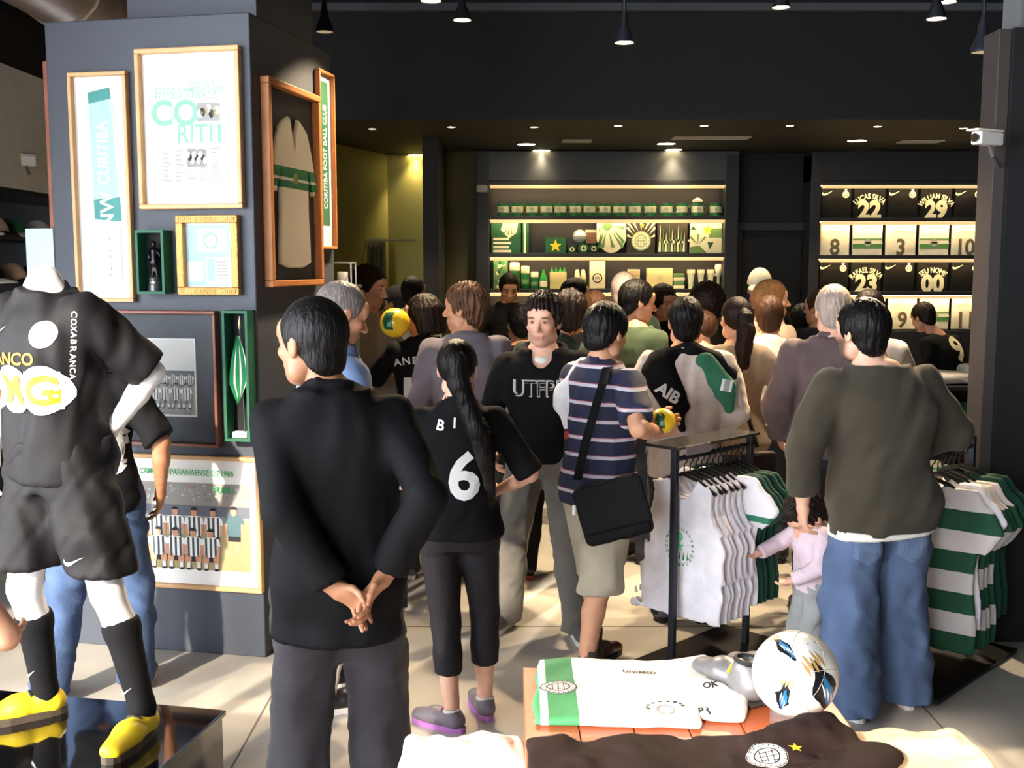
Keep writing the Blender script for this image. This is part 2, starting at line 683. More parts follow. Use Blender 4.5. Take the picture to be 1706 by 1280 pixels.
def relax(V, F, n=1, f=0.5):
    """a little Laplacian smoothing"""
    a = np.concatenate([F[:, 0], F[:, 1], F[:, 2], F[:, 3], F[:, 1], F[:, 2], F[:, 3], F[:, 0]])
    b = np.concatenate([F[:, 1], F[:, 2], F[:, 3], F[:, 0], F[:, 0], F[:, 1], F[:, 2], F[:, 3]])
    cnt = np.maximum(np.bincount(a, minlength=len(V)), 1)
    for _ in range(n):
        acc = np.stack([np.bincount(a, weights=V[b, i], minlength=len(V)) for i in range(3)], 1)
        V = V + f * (acc / cnt[:, None] - V)
    return V.astype(np.float32)

def soft(name, sdf, m, parent=None, n=1, scale=1.0):
    V, F = sdf.mesh()
    V = relax(V, F, n)
    return mesh_obj(name, V * scale, F, m, parent, smooth=True)

# ================================================================== THE ROOM
m_black = mat('black_paint', (23, 24, 27), 0.65, bump=0.05, bscale=40, var=0.05)
m_ceil = mat('ceiling_black', (26, 26, 28), 0.8, bump=0.1, bscale=15)
m_soffit = mat('soffit_paint', (40, 37, 34), 0.7, bump=0.05, bscale=30)
m_pillar = mat('pillar_paint', (60, 65, 75), 0.55, bump=0.04, bscale=120, var=0.04, vscale=3)
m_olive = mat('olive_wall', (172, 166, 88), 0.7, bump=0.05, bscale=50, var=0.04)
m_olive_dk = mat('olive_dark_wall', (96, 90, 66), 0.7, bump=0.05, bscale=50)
m_greywall = mat('grey_wall', (226, 221, 214), 0.8, bump=0.08, bscale=30, var=0.05)
m_shelf = mat('shelf_black', (44, 45, 48), 0.5, bump=0.04, bscale=60)
m_metal_dk = mat('dark_metal', (38, 42, 50), 0.4, metal=0.4, bump=0.02, bscale=90)
m_steel = mat('steel', (150, 152, 156), 0.3, metal=1.0, bump=0.02, bscale=60)
m_white = mat('white_plastic', (232, 230, 226), 0.45)
m_glass = mat('clear_acrylic', (250, 252, 252), 0.03, trans=1.0, ior=1.08)
m_led = mat('led_strip', (255, 228, 176), 0.5, emit=42)
m_diff = mat('led_diffuser', (255, 214, 150), 0.5, emit=.65)
m_bulb = mat('lamp_glow', (255, 226, 170), 0.5, emit=28)
m_duct = mat('duct_skin', (168, 150, 138), 0.45, metal=0.3, bump=0.2, bscale=9, var=0.15, vscale=4)

# concrete floor: grey with a warm ochre polish
fm = mat('polished_concrete', (172, 167, 158), 0.42, bump=0.06, bscale=14, var=0.16, vscale=1.6, spec=0.4)

floor = struct(MB().box(-6.0, 6.0, -2.6, 12.0, -0.12, 0.0).build('floor', fm))
# joints sawn in the concrete, as thin inlaid strips
m_joint = mat('floor_joint', (96, 90, 80), 0.8, bump=0.1, bscale=50)
jb = MB()
for y in (3.02, 5.45, 7.9):
    jb.box(-6, 6, y - .004, y + .004, 0.0, 0.0008)
for x in (-1.05, 1.75):
    jb.box(x - .004, x + .004, -2.6, 12, 0.0, 0.0008)
jb.build('joint', m_joint, floor)
street = struct(MB().box(-16, 16, -24, -2.6, -0.14, -0.02).build('floor_pavement_outside', mat('pavement', (150, 146, 140), 0.9, bump=0.2, bscale=20, var=0.1)))  # unseen ground, added to bounce daylight in from below

ceiling = struct(MB().box(-6.0, 6.0, -1.1, 8.6, 4.3, 4.45).box(-3.34, 6.0, -2.6, -1.1, 4.3, 4.45).build('ceiling', m_ceil))  # front left corner cut open so sun reaches the mannequin
soff = struct(MB().box(-3.4, 6.0, 8.6, 12.0, 3.0, 4.45).build('ceiling_soffit', m_soffit))
struct(MB().box(-3.35, 6.0, 8.585, 8.6, 3.0, 4.3).build('wall_fascia', m_black))
struct(MB().box(-3.3, 6.0, 11.5, 11.7, 0, 3.0).build('wall_back', m_black))
struct(MB().box(5.3, 5.5, 4.0, 12.0, 0, 4.3).build('wall_right', m_black))
# unseen shop front behind the photographer; pier and lintel shaped to block sun
fr = MB()
fr.box(-2.78, 6, -2.6, -2.45, 3.35, 4.3)
fr.box(-0.9, 6, -2.6, -2.45, 0, 3.35)
fr.box(-3.34, -2.78, -2.6, -2.45, 0, 4.3)  # wide pier added to shade the suited man
for x in (-6.0, -4.6, -0.9):
    fr.box(x - .05, x + .05, -2.6, -2.45, 0, 4.3 if x < -3 else 3.35)
fr.box(0.9, 6, -2.6, -2.45, 0, 3.9)
struct(fr.build('wall_front', m_black))
struct(MB().box(5.8, 6.0, -2.45, 4.0, 0, 4.3).build('wall_right_front', m_black))

# left side wall: grey plaster above a dark shelved bay
wl = struct(MB().box(-3.4, -3.2, 3.6, 12.0, 2.36, 3.13).build('wall_left', m_greywall))
wl2 = MB()
wl2.box(-3.75, -3.7, 3.6, 12.0, 0, 2.36)
wl2.box(-3.7, -3.2, 3.6, 12.0, 2.33, 2.36)
wl2.box(-3.4, -3.2, 3.6, 12.0, 3.13, 4.45)
struct(wl2.build('wall_left_bay', m_black))
for z in (2.06, 1.76, 1.46, 1.16):
    tag(MB().rbox(-3.7, -3.22, 4.8, 9.5, z - .025, z, .004).build('wall_shelf', m_shelf),
        {2.06: 'topmost dark shelf board along the left wall, carrying a row of caps', 1.76: 'second dark shelf board from the top on the left wall',
         1.46: 'third dark shelf board from the top on the left wall', 1.16: 'lowest dark shelf board on the left wall'}[z], 'shelf')

# air duct under the black ceiling, top left
dt = thing('air_duct', 'grey metal air duct hanging under the black ceiling, top left', 'duct', (0, 0, 0))
du = MB()
du.tube([(-2.88, 3.6, 3.66), (-2.88, 5.4, 3.66), (-2.88, 7.2, 3.66), (-2.88, 8.5, 3.66)], 0.27, 18)
du.build('duct_body', m_duct, dt, smooth=True)
for y in (4.4, 5.3, 6.2, 7.1, 8.0):
    MB().tube([(-2.88, y, 3.66), (-2.88, y + .05, 3.66)], 0.285, 18).build('duct_collar', m_duct, dt, smooth=True)
tag(MB().rbox(-2.95, -2.6, 3.6, 8.4, 3.98, 4.08, .01).build('cable_tray', mat('tray_metal', (150, 150, 144), 0.5, metal=0.5, bump=.05)),
    'grey metal cable tray beside the air duct, top left', 'tray')

# olive recess behind the pillar, left of the shelf wall
struct(MB().box(-1.95, -1.85, 8.6, 11.5, 0, 3.0).build('wall_recess_side', m_olive))
ws = MB()
ws.v = []
p0, p1 = at(540, 250, 10.1), at(645, 262, 11.3)
struct(MB().add([(p0.x, p0.y, 0), (p1.x, p1.y, 0), (p1.x - .1, p1.y + .1, 0), (p0.x - .1, p0.y, 0), (p0.x, p0.y, 3), (p1.x, p1.y, 3), (p1.x - .1, p1.y + .1, 3), (p0.x - .1, p0.y, 3)],
    [(0, 3, 2, 1), (4, 5, 6, 7), (0, 1, 5, 4), (1, 2, 6, 5), (2, 3, 7, 6), (3, 0, 4, 7)]).build('wall_recess_angled', m_olive))
struct(MB().box(p1.x - .02, -0.80, 11.3, 11.5, 0, 3.0).build('wall_recess_back', m_olive))
struct(MB().box(-0.80, -0.66, 9.8, 11.5, 0, 3.0).build('wall_partition', m_black))
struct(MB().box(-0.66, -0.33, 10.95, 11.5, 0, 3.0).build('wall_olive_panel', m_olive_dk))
# pleated curtain on a rail in front of the recess
cv, cf = [], []
a, b = at(575, 400, 10.9), at(645, 400, 11.1)
n = 64
for i in range(n + 1):
    t = i / n
    p = a.lerp(b, t)
    o = 0.025 * math.sin(t * 2 * math.pi * 9)
    cv += [(p.x, p.y + o - .12, 0.05), (p.x, p.y + o - .12, a.z - .01)]
    if i:
        cf.append((2 * i - 2, 2 * i, 2 * i + 1, 2 * i - 1))
ct = thing('curtain', 'dark olive pleated curtain on a rail in the lit recess', 'curtain', (0, 0, 0))
co = mesh_obj('drape', cv, cf, cloth('curtain_cloth', (84, 80, 56)), ct, smooth=True)
so = co.modifiers.new('t', 'SOLIDIFY'); so.thickness = .006
MB().tube([(a.x - .05, a.y - .12, a.z), (b.x + .30, b.y - .14, a.z)], .014, 8).build('curtain_rail', mat('rail_paint', (150, 146, 100), .5), ct)

# ---------------- recessed lamps, vents
def downlight(px, py, r, power, label, group, cone=95, zt=3.0):
    p = on_z(px, py, zt)
    t = thing('recessed_downlight', label, 'ceiling lamp', (p.x, p.y, zt), 0, group)
    MB().lathe([(r * 1.0, -.006), (r * 1.18, -.006), (r * 1.18, 0), (r * 1.0, 0)], 24, cap=False).build('trim_ring', m_soffit, t)
    MB().lathe([(0.001, -.004), (r, -.004), (r, -.001), (0.001, -.001)], 24).build('glowing_lens', m_bulb, t)
    l = bpy.data.lights.new('downlight', 'SPOT')
    l.energy = power
    l.color = (1.0, 0.77, 0.47)
    l.spot_size = R(cone)
    l.spot_blend = 0.6
    l.shadow_soft_size = r
    lo = bpy.data.objects.new('downlight_beam', l)
    link(lo, t)
    lo.location = (0, 0, -.012)
    return t

big = [(877, 240, 'left of the pair above the mugs'), (902, 250, 'right of the pair above the mugs'), (1110, 239, 'upper of the pair left of the long vent'),
       (1122, 249, 'lower of the pair left of the long vent'), (1428, 234, 'upper of the pair above the shirts'), (1434, 254, 'lower of the pair above the shirts'),
       (1622, 255, 'beside the security camera'), (693, 258, 'over the olive recess')]
for px, py, w in big:
    downlight(px, py, 0.085, 55 if 247 < py < 256 and px < 1600 else 130, 'large round recessed downlight, ' + w, 'large recessed downlights')
downlight(590, 268, 0.085, 160, 'large round recessed downlight hidden behind the picture frame edge', 'large recessed downlights')
names = ['first', 'second', 'third', 'fourth', 'fifth', 'sixth', 'seventh', 'eighth']
for i, (px, py) in enumerate([(620, 214), (752, 211), (890, 211), (1030, 209), (1173, 209), (1316, 209), (1462, 210), (1605, 213)]):
    downlight(px, py, 0.032, 130, 'small recessed spotlight, %s from the left along the soffit edge' % names[i], 'small recessed spotlights', 80)

def vent(x0, x1, y0, y1, label):
    a = on_z((x0 + x1) / 2, (y0 + y1) / 2, 3.0)
    w = (x1 - x0) / FPX * a.y
    t = thing('ceiling_vent', label, 'vent', (a.x, a.y, 3.0))
    mv = mat('vent_white', (190, 186, 178), .6)
    MB().box(-w / 2, w / 2, -.1, .1, -.004, 0).build('vent_backing', mat('vent_dark', (110, 106, 100), .7), t)
    f = MB()
    f.box(-w / 2, w / 2, -.1, -.085, -.012, -.004).box(-w / 2, w / 2, .085, .1, -.012, -.004)
    f.box(-w / 2, -w / 2 + .015, -.085, .085, -.012, -.004).box(w / 2 - .015, w / 2, -.085, .085, -.012, -.004)
    f.build('vent_frame', mv, t)
    for k in range(5):
        y = -.068 + .034 * k
        MB().box(-w / 2 + .015, w / 2 - .015, y - .010, y + .010, -.010, -.006).build('vent_slat', mv, t)
vent(937, 985, 231, 237, 'short white ceiling vent above the mug shelf')
vent(1122, 1247, 224, 234, 'long white ceiling vent in the middle of the soffit')
vent(1500, 1567, 231, 239, 'white ceiling vent above the framed shirt shelves')

# ---------------- track with hanging spotlights under the black ceiling
trk = thing('lighting_track', 'dark lighting track running under the black ceiling', 'track', (0, 0, 0))
MB().box(-1.9, 5.2, 6.98, 7.02, 3.95, 3.98).build('track_rail', m_metal_dk, trk)
MB().box(-1.9, 5.2, 8.50, 8.58, 3.80, 3.86).build('ledge_beam', mat('beam_grey', (84, 88, 96), .5, metal=.3), trk)
for x in (-1.6, 0.6, 2.8, 5.0):
    MB().tube([(x, 7.0, 3.98), (x, 7.0, 4.3)], .008, 6).build('track_hanger', m_metal_dk, trk)
def spot(px, py, Y, label, power=120, tilt=(0, 0), tgt=None, k=.78):
    p = at(px, py, Y)
    t = thing('track_spotlight', label, 'spotlight', (p.x, p.y, p.z), 0, 'hanging track spotlights')
    MB().tube([(0, 0, .16), (0, 0, max(.24, 3.96 - p.z))], .011, 8).build('stem', m_metal_dk, t)
    MB().rbox(-.03, .03, -.05, .05, max(.24, 3.96 - p.z) - .06, max(.24, 3.96 - p.z), .006).build('driver_box', m_metal_dk, t)
    MB().lathe([(.072 * k, 0), (.070 * k, .03 * k), (.032 * k, .12 * k), (.028 * k, .17 * k), (.012, .18)], 20, cap=False).build('shade', m_metal_dk, t, smooth=True)
    MB().lathe([(.001, .004), (.064 * k, .004), (.066 * k, .014), (.001, .014)], 20).build('lamp_face', m_bulb if power > 200 else mat('lamp_dim', (206, 190, 150), .4, emit=.5), t)
    l = bpy.data.lights.new('spot', 'SPOT')
    l.energy = power
    l.color = (1.0, .76, .48)
    l.spot_size = R(62)
    l.spot_blend = .5
    l.shadow_soft_size = .05
    lo = bpy.data.objects.new('spot_beam', l)
    link(lo, t)
    lo.location = (0, 0, -.004)
    if tgt is not None:
        dv = Vector(tgt) - p
        lo.rotation_euler = dv.to_track_quat('-Z', 'Y').to_euler()
spot(1040, 72, 6.4, 'black spotlight hanging lowest, right of centre under the black ceiling', 950, tgt=(.8, 6.8, 1.6))
spot(770, 34, 6.9, 'black spotlight hanging left of centre under the black ceiling', 950, tgt=(-.3, 5.6, 1.6))
spot(1301, 13, 7.0, 'black spotlight right of the lowest one, near the top edge', 950, tgt=(1.5, 5.6, 1.5))
spot(1560, 32, 6.4, 'black spotlight near the top right under the ceiling', 950, tgt=(2.0, 5.2, 1.5))
spot(1636, 88, 5.6, 'black spotlight beside the top of the black wall on the right', 120, tgt=(2.0, 4.6, 1.0))
spot(541, 54, 6.8, 'black spotlight beside the top corner of the picture pillar', 190, tgt=(-1.05, 5.5, 2.0))
spot(718, 2, 6.0, 'black spotlight cut by the top edge, left of centre', 420, tgt=(-1.05, 5.5, 2.1))
spot(1578, 4, 6.9, 'black spotlight cut by the top edge at the right', 300, tgt=(2.2, 6.4, 1.4))

# ---------------- black boxed wall at the right edge
rb = struct(MB().box(2.36, 4.6, 5.22, 5.44, 0, 2.98).build('wall_box_right', m_black))
rb2 = struct(MB().box(2.44, 4.4, 5.34, 5.54, 2.98, 4.3).build('wall_box_right_upper', mat('upper_grey', (110, 112, 116), .5, bump=.03)))
rp = thing('wall_lit_side', 'lit left side face of the black wall box, right', 'panel', (0, 0, 0))
MB().rbox(2.30, 2.36, 5.25, 5.42, 0, 2.98, .004).build('lit_side_face', mat('lit_side_brown', (66, 60, 59), .5, bump=.03), rp)  # box side as its own slab, the light on it put into the colour
# security cameras
def cctv(p, rz, label, s=1.0, anchor=None):
    t = thing('security_camera', label, 'camera', p, rz)
    b = MB()
    b.rbox(-.035 * s, .035 * s, -.09 * s, .09 * s, -.035 * s, .035 * s, .008 * s)
    b.build('housing', m_white, t)
    MB().rbox(-.042 * s, .042 * s, -.125 * s, .085 * s, .036 * s, .046 * s, .004 * s).build('sun_shield', m_white, t)
    MB().tube([(0, -.105 * s, 0), (0, -.09 * s, 0)], .024 * s, 16).build('lens', mat('lens_black', (16, 16, 18), .1, coat=1), t)
    an = Matrix.Rotation(-rz, 3, 'Z') @ (Vector(anchor) - Vector(p))
    MB().tube([(0, .02 * s, -.03 * s), (0, .05 * s, -.09 * s), tuple(an)], .012 * s, 8).build('bracket', mat('cctv_bracket', (90, 92, 96), .5), t)
    return t
pc = at(1645, 231, 5.12)
cctv(pc, R(-62), 'white security camera mounted at the black wall, upper right', .85, (2.335, 5.26, pc.z - .12))
pc = at(32, 268, 7.2)
cctv((pc.x + .02, pc.y, pc.z), R(-35), 'small white security camera on the grey wall, left', 0.9, (-3.205, pc.y + .05, pc.z - .08))
pc = at(803, 315, 10.75)
tag(MB().rbox(pc.x - .055, pc.x + .055, pc.y - .08, pc.y + .05, pc.z - .035, pc.z + .035, .01).build('wall_sensor', mat('sensor_grey', (160, 156, 150), .5)), 'small grey sensor box beside the mug shelf', 'sensor')

# ---------------- the picture pillar
PR = R(-11.6)
PC = Vector((-1.18, 5.0, 0))                    # near corner at the floor
PU = Vector((math.cos(PR), math.sin(PR), 0))    # along the front face, to the right
PV = Vector((-math.sin(PR), math.cos(PR), 0))   # along the side face, backwards
PWID, PDEP = 1.03, 1.0
pm = Matrix((( PU.x, PV.x, 0, PC.x), (PU.y, PV.y, 0, PC.y), (0, 0, 1, 0), (0, 0, 0, 1)))
b = MB(); b.M = pm
b.rbox(-PWID, 0, 0, PDEP, 0, 3.0, .006)
pil = struct(b.build('wall_pillar', m_pillar))
b = MB(); b.M = pm
b.box(-PWID + .36, -.02, .12, PDEP - .2, 3.0, 4.3)
struct(b.build('wall_pillar_upper', m_pillar))
PF_N, PS_N = -PV, PU
MF = Matrix(((PU.x, 0, -PV.x, 0), (PU.y, 0, -PV.y, 0), (0, 1, 0, 0), (0, 0, 0, 1)))     # right, up, out for the front face
MS = Matrix(((PV.x, 0, PU.x, 0), (PV.y, 0, PU.y, 0), (0, 1, 0, 0), (0, 0, 0, 1)))      # for the right-hand side face

m_wood = mat('pale_wood', (206, 160, 110), .45, bump=.1, bscale=30, var=.12, vscale=8, stretch=(1, 1, 1))
m_wood2 = mat('honey_wood', (176, 112, 62), .4, bump=.12, bscale=30, var=.15, vscale=8)
m_wood3 = mat('red_brown_wood', (128, 76, 56), .4, bump=.12, bscale=30, var=.15, vscale=8)
m_gold = mat('gilt', (196, 150, 84), .4, metal=.35, bump=.6, bscale=90)
m_paper = mat('paper_white', (240, 240, 236), .8)
m_mount = mat('mount_white', (236, 236, 232), .8, bump=.05, bscale=200)
m_dkmat = mat('mount_charcoal', (70, 74, 80), .7, bump=.05, bscale=200)
m_green = mat('ink_green', (40, 130, 76), .7)
m_green_lt = mat('ink_mint', (130, 214, 160), .7)
m_green_dk = mat('ink_bottle_green', (20, 84, 52), .7)
m_ink = mat('ink_black', (28, 28, 30), .7)
m_grey_i = mat('ink_grey', (150, 150, 150), .7)
m_aqua = mat('ink_aqua', (176, 222, 226), .7)
m_teal = mat('ink_teal', (70, 140, 136), .7)
m_skin_i = mat('ink_skin', (206, 150, 120), .7)
m_sand = mat('ink_sand', (168, 152, 110), .7)
m_gbox = mat('green_velvet_box', (24, 92, 66), .6, bump=.1, bscale=200)
m_boxin = mat('box_lining', (12, 18, 16), .8)
m_pane = mat('picture_glass', (255, 255, 255), .02, trans=1.0, ior=1.02)

def frame_on(label, quad, face, fw, depth, m_frame, backing, name='picture_frame', z_out=0.0, cat='picture'):
    """quad = pixel corners (tl, tr, br, bl) on the face; returns thing + half sizes; local x right, y up, z out"""
    n = PF_N if face == 'F' else PS_N
    M3 = MF if face == 'F' else MS
    p0 = PC + n * z_out
    P = [on_plane(px, py, p0, n) for px, py in quad]
    c = sum(P, Vector()) / 4
    u = PU if face == 'F' else PV
    hw = ((P[1] - P[0]).dot(u) + (P[2] - P[3]).dot(u)) / 4
    hh = ((P[0] - P[3]).z + (P[1] - P[2]).z) / 4
    t = thing(name, label, cat, c + n * .001)
    b = MB(); b.M = M3
    for (x0, x1, y0, y1) in ((-hw, hw, hh - fw, hh), (-hw, hw, -hh, -hh + fw), (-hw, -hw + fw, -hh + fw, hh - fw), (hw - fw, hw, -hh + fw, hh - fw)):
        b.rbox(x0, x1, y0, y1, 0, depth, min(.005, fw / 4))
    b.build('frame', m_frame, t)
    b = MB(); b.M = M3
    b.box(-hw + fw * .6, hw - fw * .6, -hh + fw * .6, hh - fw * .6, .001, .006)
    b.build('backing_board', backing, t)
    return t, hw - fw, hh - fw, M3

def lift(M3, z):
    return M3 @ Matrix.Translation((0, 0, z))

# a: tall framed scarf
t, w, h, M3 = frame_on('tall white framed football scarf, leftmost on the pillar', [(115, 122), (215, 121), (229, 506), (137, 500)], 'F', .018, .035, m_wood, m_mount)
f = Flat()
f.poly([(-.06, h * .86), (.05, h * .90), (.085, -h * .30), (-.05, -h * .28)], m_aqua)
f.poly([(.05, h * .86), (.062, h * .82), (.112, -h * .27), (.085, -h * .30)], mat('ink_mint_pale', (206, 236, 224), .7))
f.up()
f.poly([(-.06, h * .86), (.05, h * .90), (.056, h * .80), (-.058, h * .76)], m_teal)
f.poly([(-.052, -h * .10), (.085, -h * .08), (.088, -h * .30), (-.05, -h * .28)], m_teal)
f.poly([(-.045, -h * .30), (.085, -h * .31), (.08, -h * .88), (.0, -h * .84)], m_paper)
f.up()
f.text('CURITIBA', .005, h * .32, .062, m_paper, .02, rot=90, wide=.8)
f.text('NW', .015, -h * .19, .07, m_paper, .02, rot=90)
for k in range(9):
    f.rect(.02 + .004 * (k % 2), .024 + .004 * (k % 2), -h * (.36 + .055 * k), -h * (.33 + .055 * k), m_grey_i)
f.build('scarf_print', t, lift(M3, .007))
b = MB(); b.M = M3
b.box(-w, w, -h, h, .024, .026)
b.build('glass_pane', m_pane, t)

# b: framed newspaper page
t, w, h, M3 = frame_on('large framed newspaper page with green headline letters, at the pillar top', [(229, 84), (402, 77), (411, 346), (240, 351)], 'F', .022, .04, m_wood, m_mount)
f = Flat()
f.rect(-w * .66, w * .66, -h * .72, h * .66, mat('newsprint', (238, 240, 232), .8)).up()
f.text('TORCIDA', .06, h * .60, .022, m_green_lt, .01)
f.text('COXA CAMPEAO DO', .0, h * .52, .026, m_green_lt, .01)
f.text('FESTA ALVIVERDE', -.02, h * .44, .028, m_green_lt, .01)
f.text('CO', -w * .33, h * .22, .12, m_green_lt, .03, wide=1.0)
f.text('RITI', w * .08, -h * .06, .085, m_green_lt, .01, wide=.9)
f.rect(w * .56, w * .64, -h * .18, h * .06, m_green_lt)
f.rect(w * .14, w * .62, h * .10, h * .34, m_grey_i).up()
for k in range(7):
    f.ell(w * (.2 + .06 * k), h * (.2 + .02 * ((k * 5) % 4)), .014, .02, [m_paper, m_ink, m_sand][k % 3], 10)
rnd = random.Random(4)
for c in range(5):
    for k in range(16):
        x = w * (-.62 + .26 * c)
        f.rect(x, x + w * .2 * rnd.uniform(.5, 1), -h * (.26 + .028 * k) - .003, -h * (.26 + .028 * k), mat('ink_pale_grey', (128, 132, 130), .8))
f.rect(-w * .1, w * .32, -h * .5, -h * .27, m_grey_i)
f.up()
for k in range(9):
    f.ell(-w * .08 + w * .045 * k, -h * (.34 + .04 * (k % 3)), .011, .016, [m_paper, m_ink, m_paper][k % 3], 8)
f.build('newspaper_print', t, lift(M3, .007))

# c: small gilt frame with pennants
t, w, h, M3 = frame_on('small ornate gilt frame with pale banknote-like print on the pillar', [(297, 361), (400, 357), (405, 490), (304, 493)], 'F', .035, .04, m_gold, m_mount)
f = Flat()
f.rect(-w * .95, w * .95, -h * .95, h * .95, m_aqua).up()
f.rect(-w * .5, w * .7, h * .1, h * .8, m_paper).rect(-w * .2, w * .85, -h * .9, -h * .05, m_paper).rect(-w * .95, -w * .3, -h * .8, -h * .2, m_paper).up()
f.rect(-w * .4, w * .6, h * .2, h * .7, mat('ink_mint_pale', (206, 236, 224), .7)).rect(-w * .1, w * .2, -h * .8, -h * .1, m_aqua).up()
f.ring(w * .05, h * .45, .03, .036, m_green_lt)
for k in range(6):
    f.rect(w * .3, w * .75, -h * (.2 + .1 * k) - .003, -h * (.2 + .1 * k), m_grey_i)
f.build('print', t, lift(M3, .007))
b = MB(); b.M = M3
for k in range(28):
    a = -1 + 2 * k / 27
    for sy in (-1, 1):
        b.box(a * (w + .017) - .004, a * (w + .017) + .004, sy * (h + .017) - .008, sy * (h + .017) + .008, .04, .046)
b.build('gilt_beading', m_gold, t)
b = MB(); b.M = M3
b.box(-w, w, -h, h, .026, .028)
b.build('glass_pane', m_pane, t)

def shadow_box(label, quad, depth):
    n = PF_N
    P = [on_plane(px, py, PC + n * depth, n) for px, py in quad]
    c = sum(P, Vector()) / 4 - n * depth
    hw = ((P[1] - P[0]).dot(PU) + (P[2] - P[3]).dot(PU)) / 4
    hh = ((P[0] - P[3]).z + (P[1] - P[2]).z) / 4
    t = thing('shadow_box', label, 'display box', c + n * .001)
    e = .012
    b = MB(); b.M = MF
    for q in ((-hw, hw, hh - e, hh), (-hw, hw, -hh, -hh + e), (-hw, -hw + e, -hh + e, hh - e), (hw - e, hw, -hh + e, hh - e)):
        b.box(q[0], q[1], q[2], q[3], 0, depth)
    b.build('box_sides', m_gbox, t)
    b = MB(); b.M = MF
    b.box(-hw + e, hw - e, -hh + e, hh - e, .0, .008)
    b.build('box_lining', m_boxin, t)
    return t, hw, hh, c

# d: green box with a small black trophy figure
t, w, h, c = shadow_box('green shadow box with a black footballer trophy inside, on the pillar', [(224, 384), (271, 383), (275, 489), (229, 491)], .085)
tr = thing('trophy_statuette', 'small black and silver trophy figure inside the green shadow box', 'trophy', c - PV * .045 + Vector((0, 0, -h + .0135)), PR)
mt = mat('trophy_black', (24, 24, 28), .2, metal=.6)
MB().lathe([(.032, 0), (.032, .03), (.026, .034), (.028, .06), (.022, .066)], 16).build('pedestal', mat('trophy_marble', (60, 62, 62), .25, coat=.5), tr, smooth=True)
MB().lathe([(.026, .02), (.0275, .035), (.026, .05)], 16, cap=False).build('plaque_band', m_steel, tr)
s = SDF((-.05, -.04, .05), (.05, .04, .24), .005)
s.cone((-.012, 0, .066), (-.006, 0, .13), .008, .011, .01).cone((.014, 0, .066), (.006, 0, .13), .008, .011, .01)
s.cone((0, 0, .13), (0, 0, .185), .017, .02, .01).ell((0, 0, .218), (.012, .012, .015), .006)
s.cone((-.02, 0, .185), (-.03, -.005, .145), .008, .006, .008).cone((.02, 0, .185), (.034, -.008, .16), .008, .006, .008).cone((-.03, -.005, .145), (-.012, -.014, .13), .006, .005, .006)
soft('figure', s, mt, tr)

# e: wood frame with black-and-white team photograph
def team(f, x0, x1, y0, y1, cols, skins, n_top, n_low, stripes=True, seed=1):
    """a standing row and a crouching row of printed players"""
    rnd = random.Random(seed)
    W_, H_ = x1 - x0, y1 - y0
    shirt_a, shirt_b, short = cols
    for row, n in ((0, n_top), (1, n_low)):
        for k in range(n):
            cx = x0 + W_ * (k + .5 + (.2 if row else 0)) / (n + (.4 if row else 0))
            u = min(W_ / max(n, 1) * .44, H_ * .15)
            hip = y0 + H_ * (.44 if row == 0 else .17)
            sh = hip + u * 2.3
            if row == 0:
                for g in (-1, 1):
                    f.rect(cx + g * u * .42 - u * .2, cx + g * u * .42 + u * .2, y0 + H_ * .12, hip, skins)
            f.up()
            f.rect(cx - u * .72, cx + u * .72, hip - u * .55, hip + u * .1, short)
            for g in (-1, 1):
                f.poly([(cx + g * u * .78, sh - u * .1), (cx + g * u * 1.12, sh - u * .55), (cx + g * u * 1.02, hip + u * .2), (cx + g * u * .78, hip + u * .2)], skins)
            f.up()
            f.poly([(cx - u * .74, hip), (cx + u * .74, hip), (cx + u * .80, sh - u * .9), (cx + u * 1.16, sh - u * 1.0), (cx + u * 1.02, sh - u * .25), (cx + u * .45, sh), (cx - u * .45, sh), (cx - u * 1.02, sh - u * .25), (cx - u * 1.16, sh - u * 1.0), (cx - u * .80, sh - u * .9)], shirt_a)
            f.up()
            if stripes:
                for q in (-.56, 0, .56):
                    f.rect(cx + u * (q - .13), cx + u * (q + .13), hip, sh - u * .12, shirt_b)
            if row:
                for g in (-1, 1):
                    f.ell(cx + g * u * .62, hip - u * .25, u * .38, u * .50, skins, 12)
                    f.rect(cx + g * u * .62 - u * .2, cx + g * u * .62 + u * .2, hip - u * 1.3, hip - u * .55, shirt_a)
                    f.ell(cx + g * u * .62, hip - u * 1.38, u * .30, u * .16, m_ink, 10)
            f.up()
            f.ell(cx, sh + u * .42, u * .36, u * .50, skins, 14)
            f.up()
            f.ell(cx, sh + u * .62, u * .40, u * .36, m_ink, 14, 0, 180)
            f.lay -= 5
        f.lay += 6
    f.lay -= 12

m_bw0 = mat('photo_pale', (214, 214, 210), .5)
m_bw1 = mat('photo_mid', (150, 150, 148), .5)
m_bw2 = mat('photo_dark', (84, 86, 88), .5)
t, w, h, M3 = frame_on('red-brown wooden frame with an old black-and-white team photograph', [(184, 519), (362, 515), (374, 738), (192, 744)], 'F', .016, .045, m_wood3, m_dkmat)
f = Flat()
f.rect(-w * .62, w * .60, -h * .60, h * .62, m_paper).up()
f.rect(-w * .58, w * .57, -h * .57, h * .59, m_bw0).up()
f.rect(-w * .58, w * .57, -h * .57, -h * .10, m_bw1).rect(-w * .58, w * .57, -h * .10, h * .12, m_bw2).up()
team(f, -w * .56, w * .56, -h * .50, h * .42, (m_paper, m_bw2, m_bw2), m_bw1, 7, 5, True)
f.lay += 14
f.rect(-w * .5, w * .5, -h * .545, -h * .535, m_bw2)
f.build('team_photograph', t, lift(M3, .007), .0005)
b = MB(); b.M = M3
b.box(-w, w, -h, h, .030, .032)
b.build('glass_pane', m_pane, t)

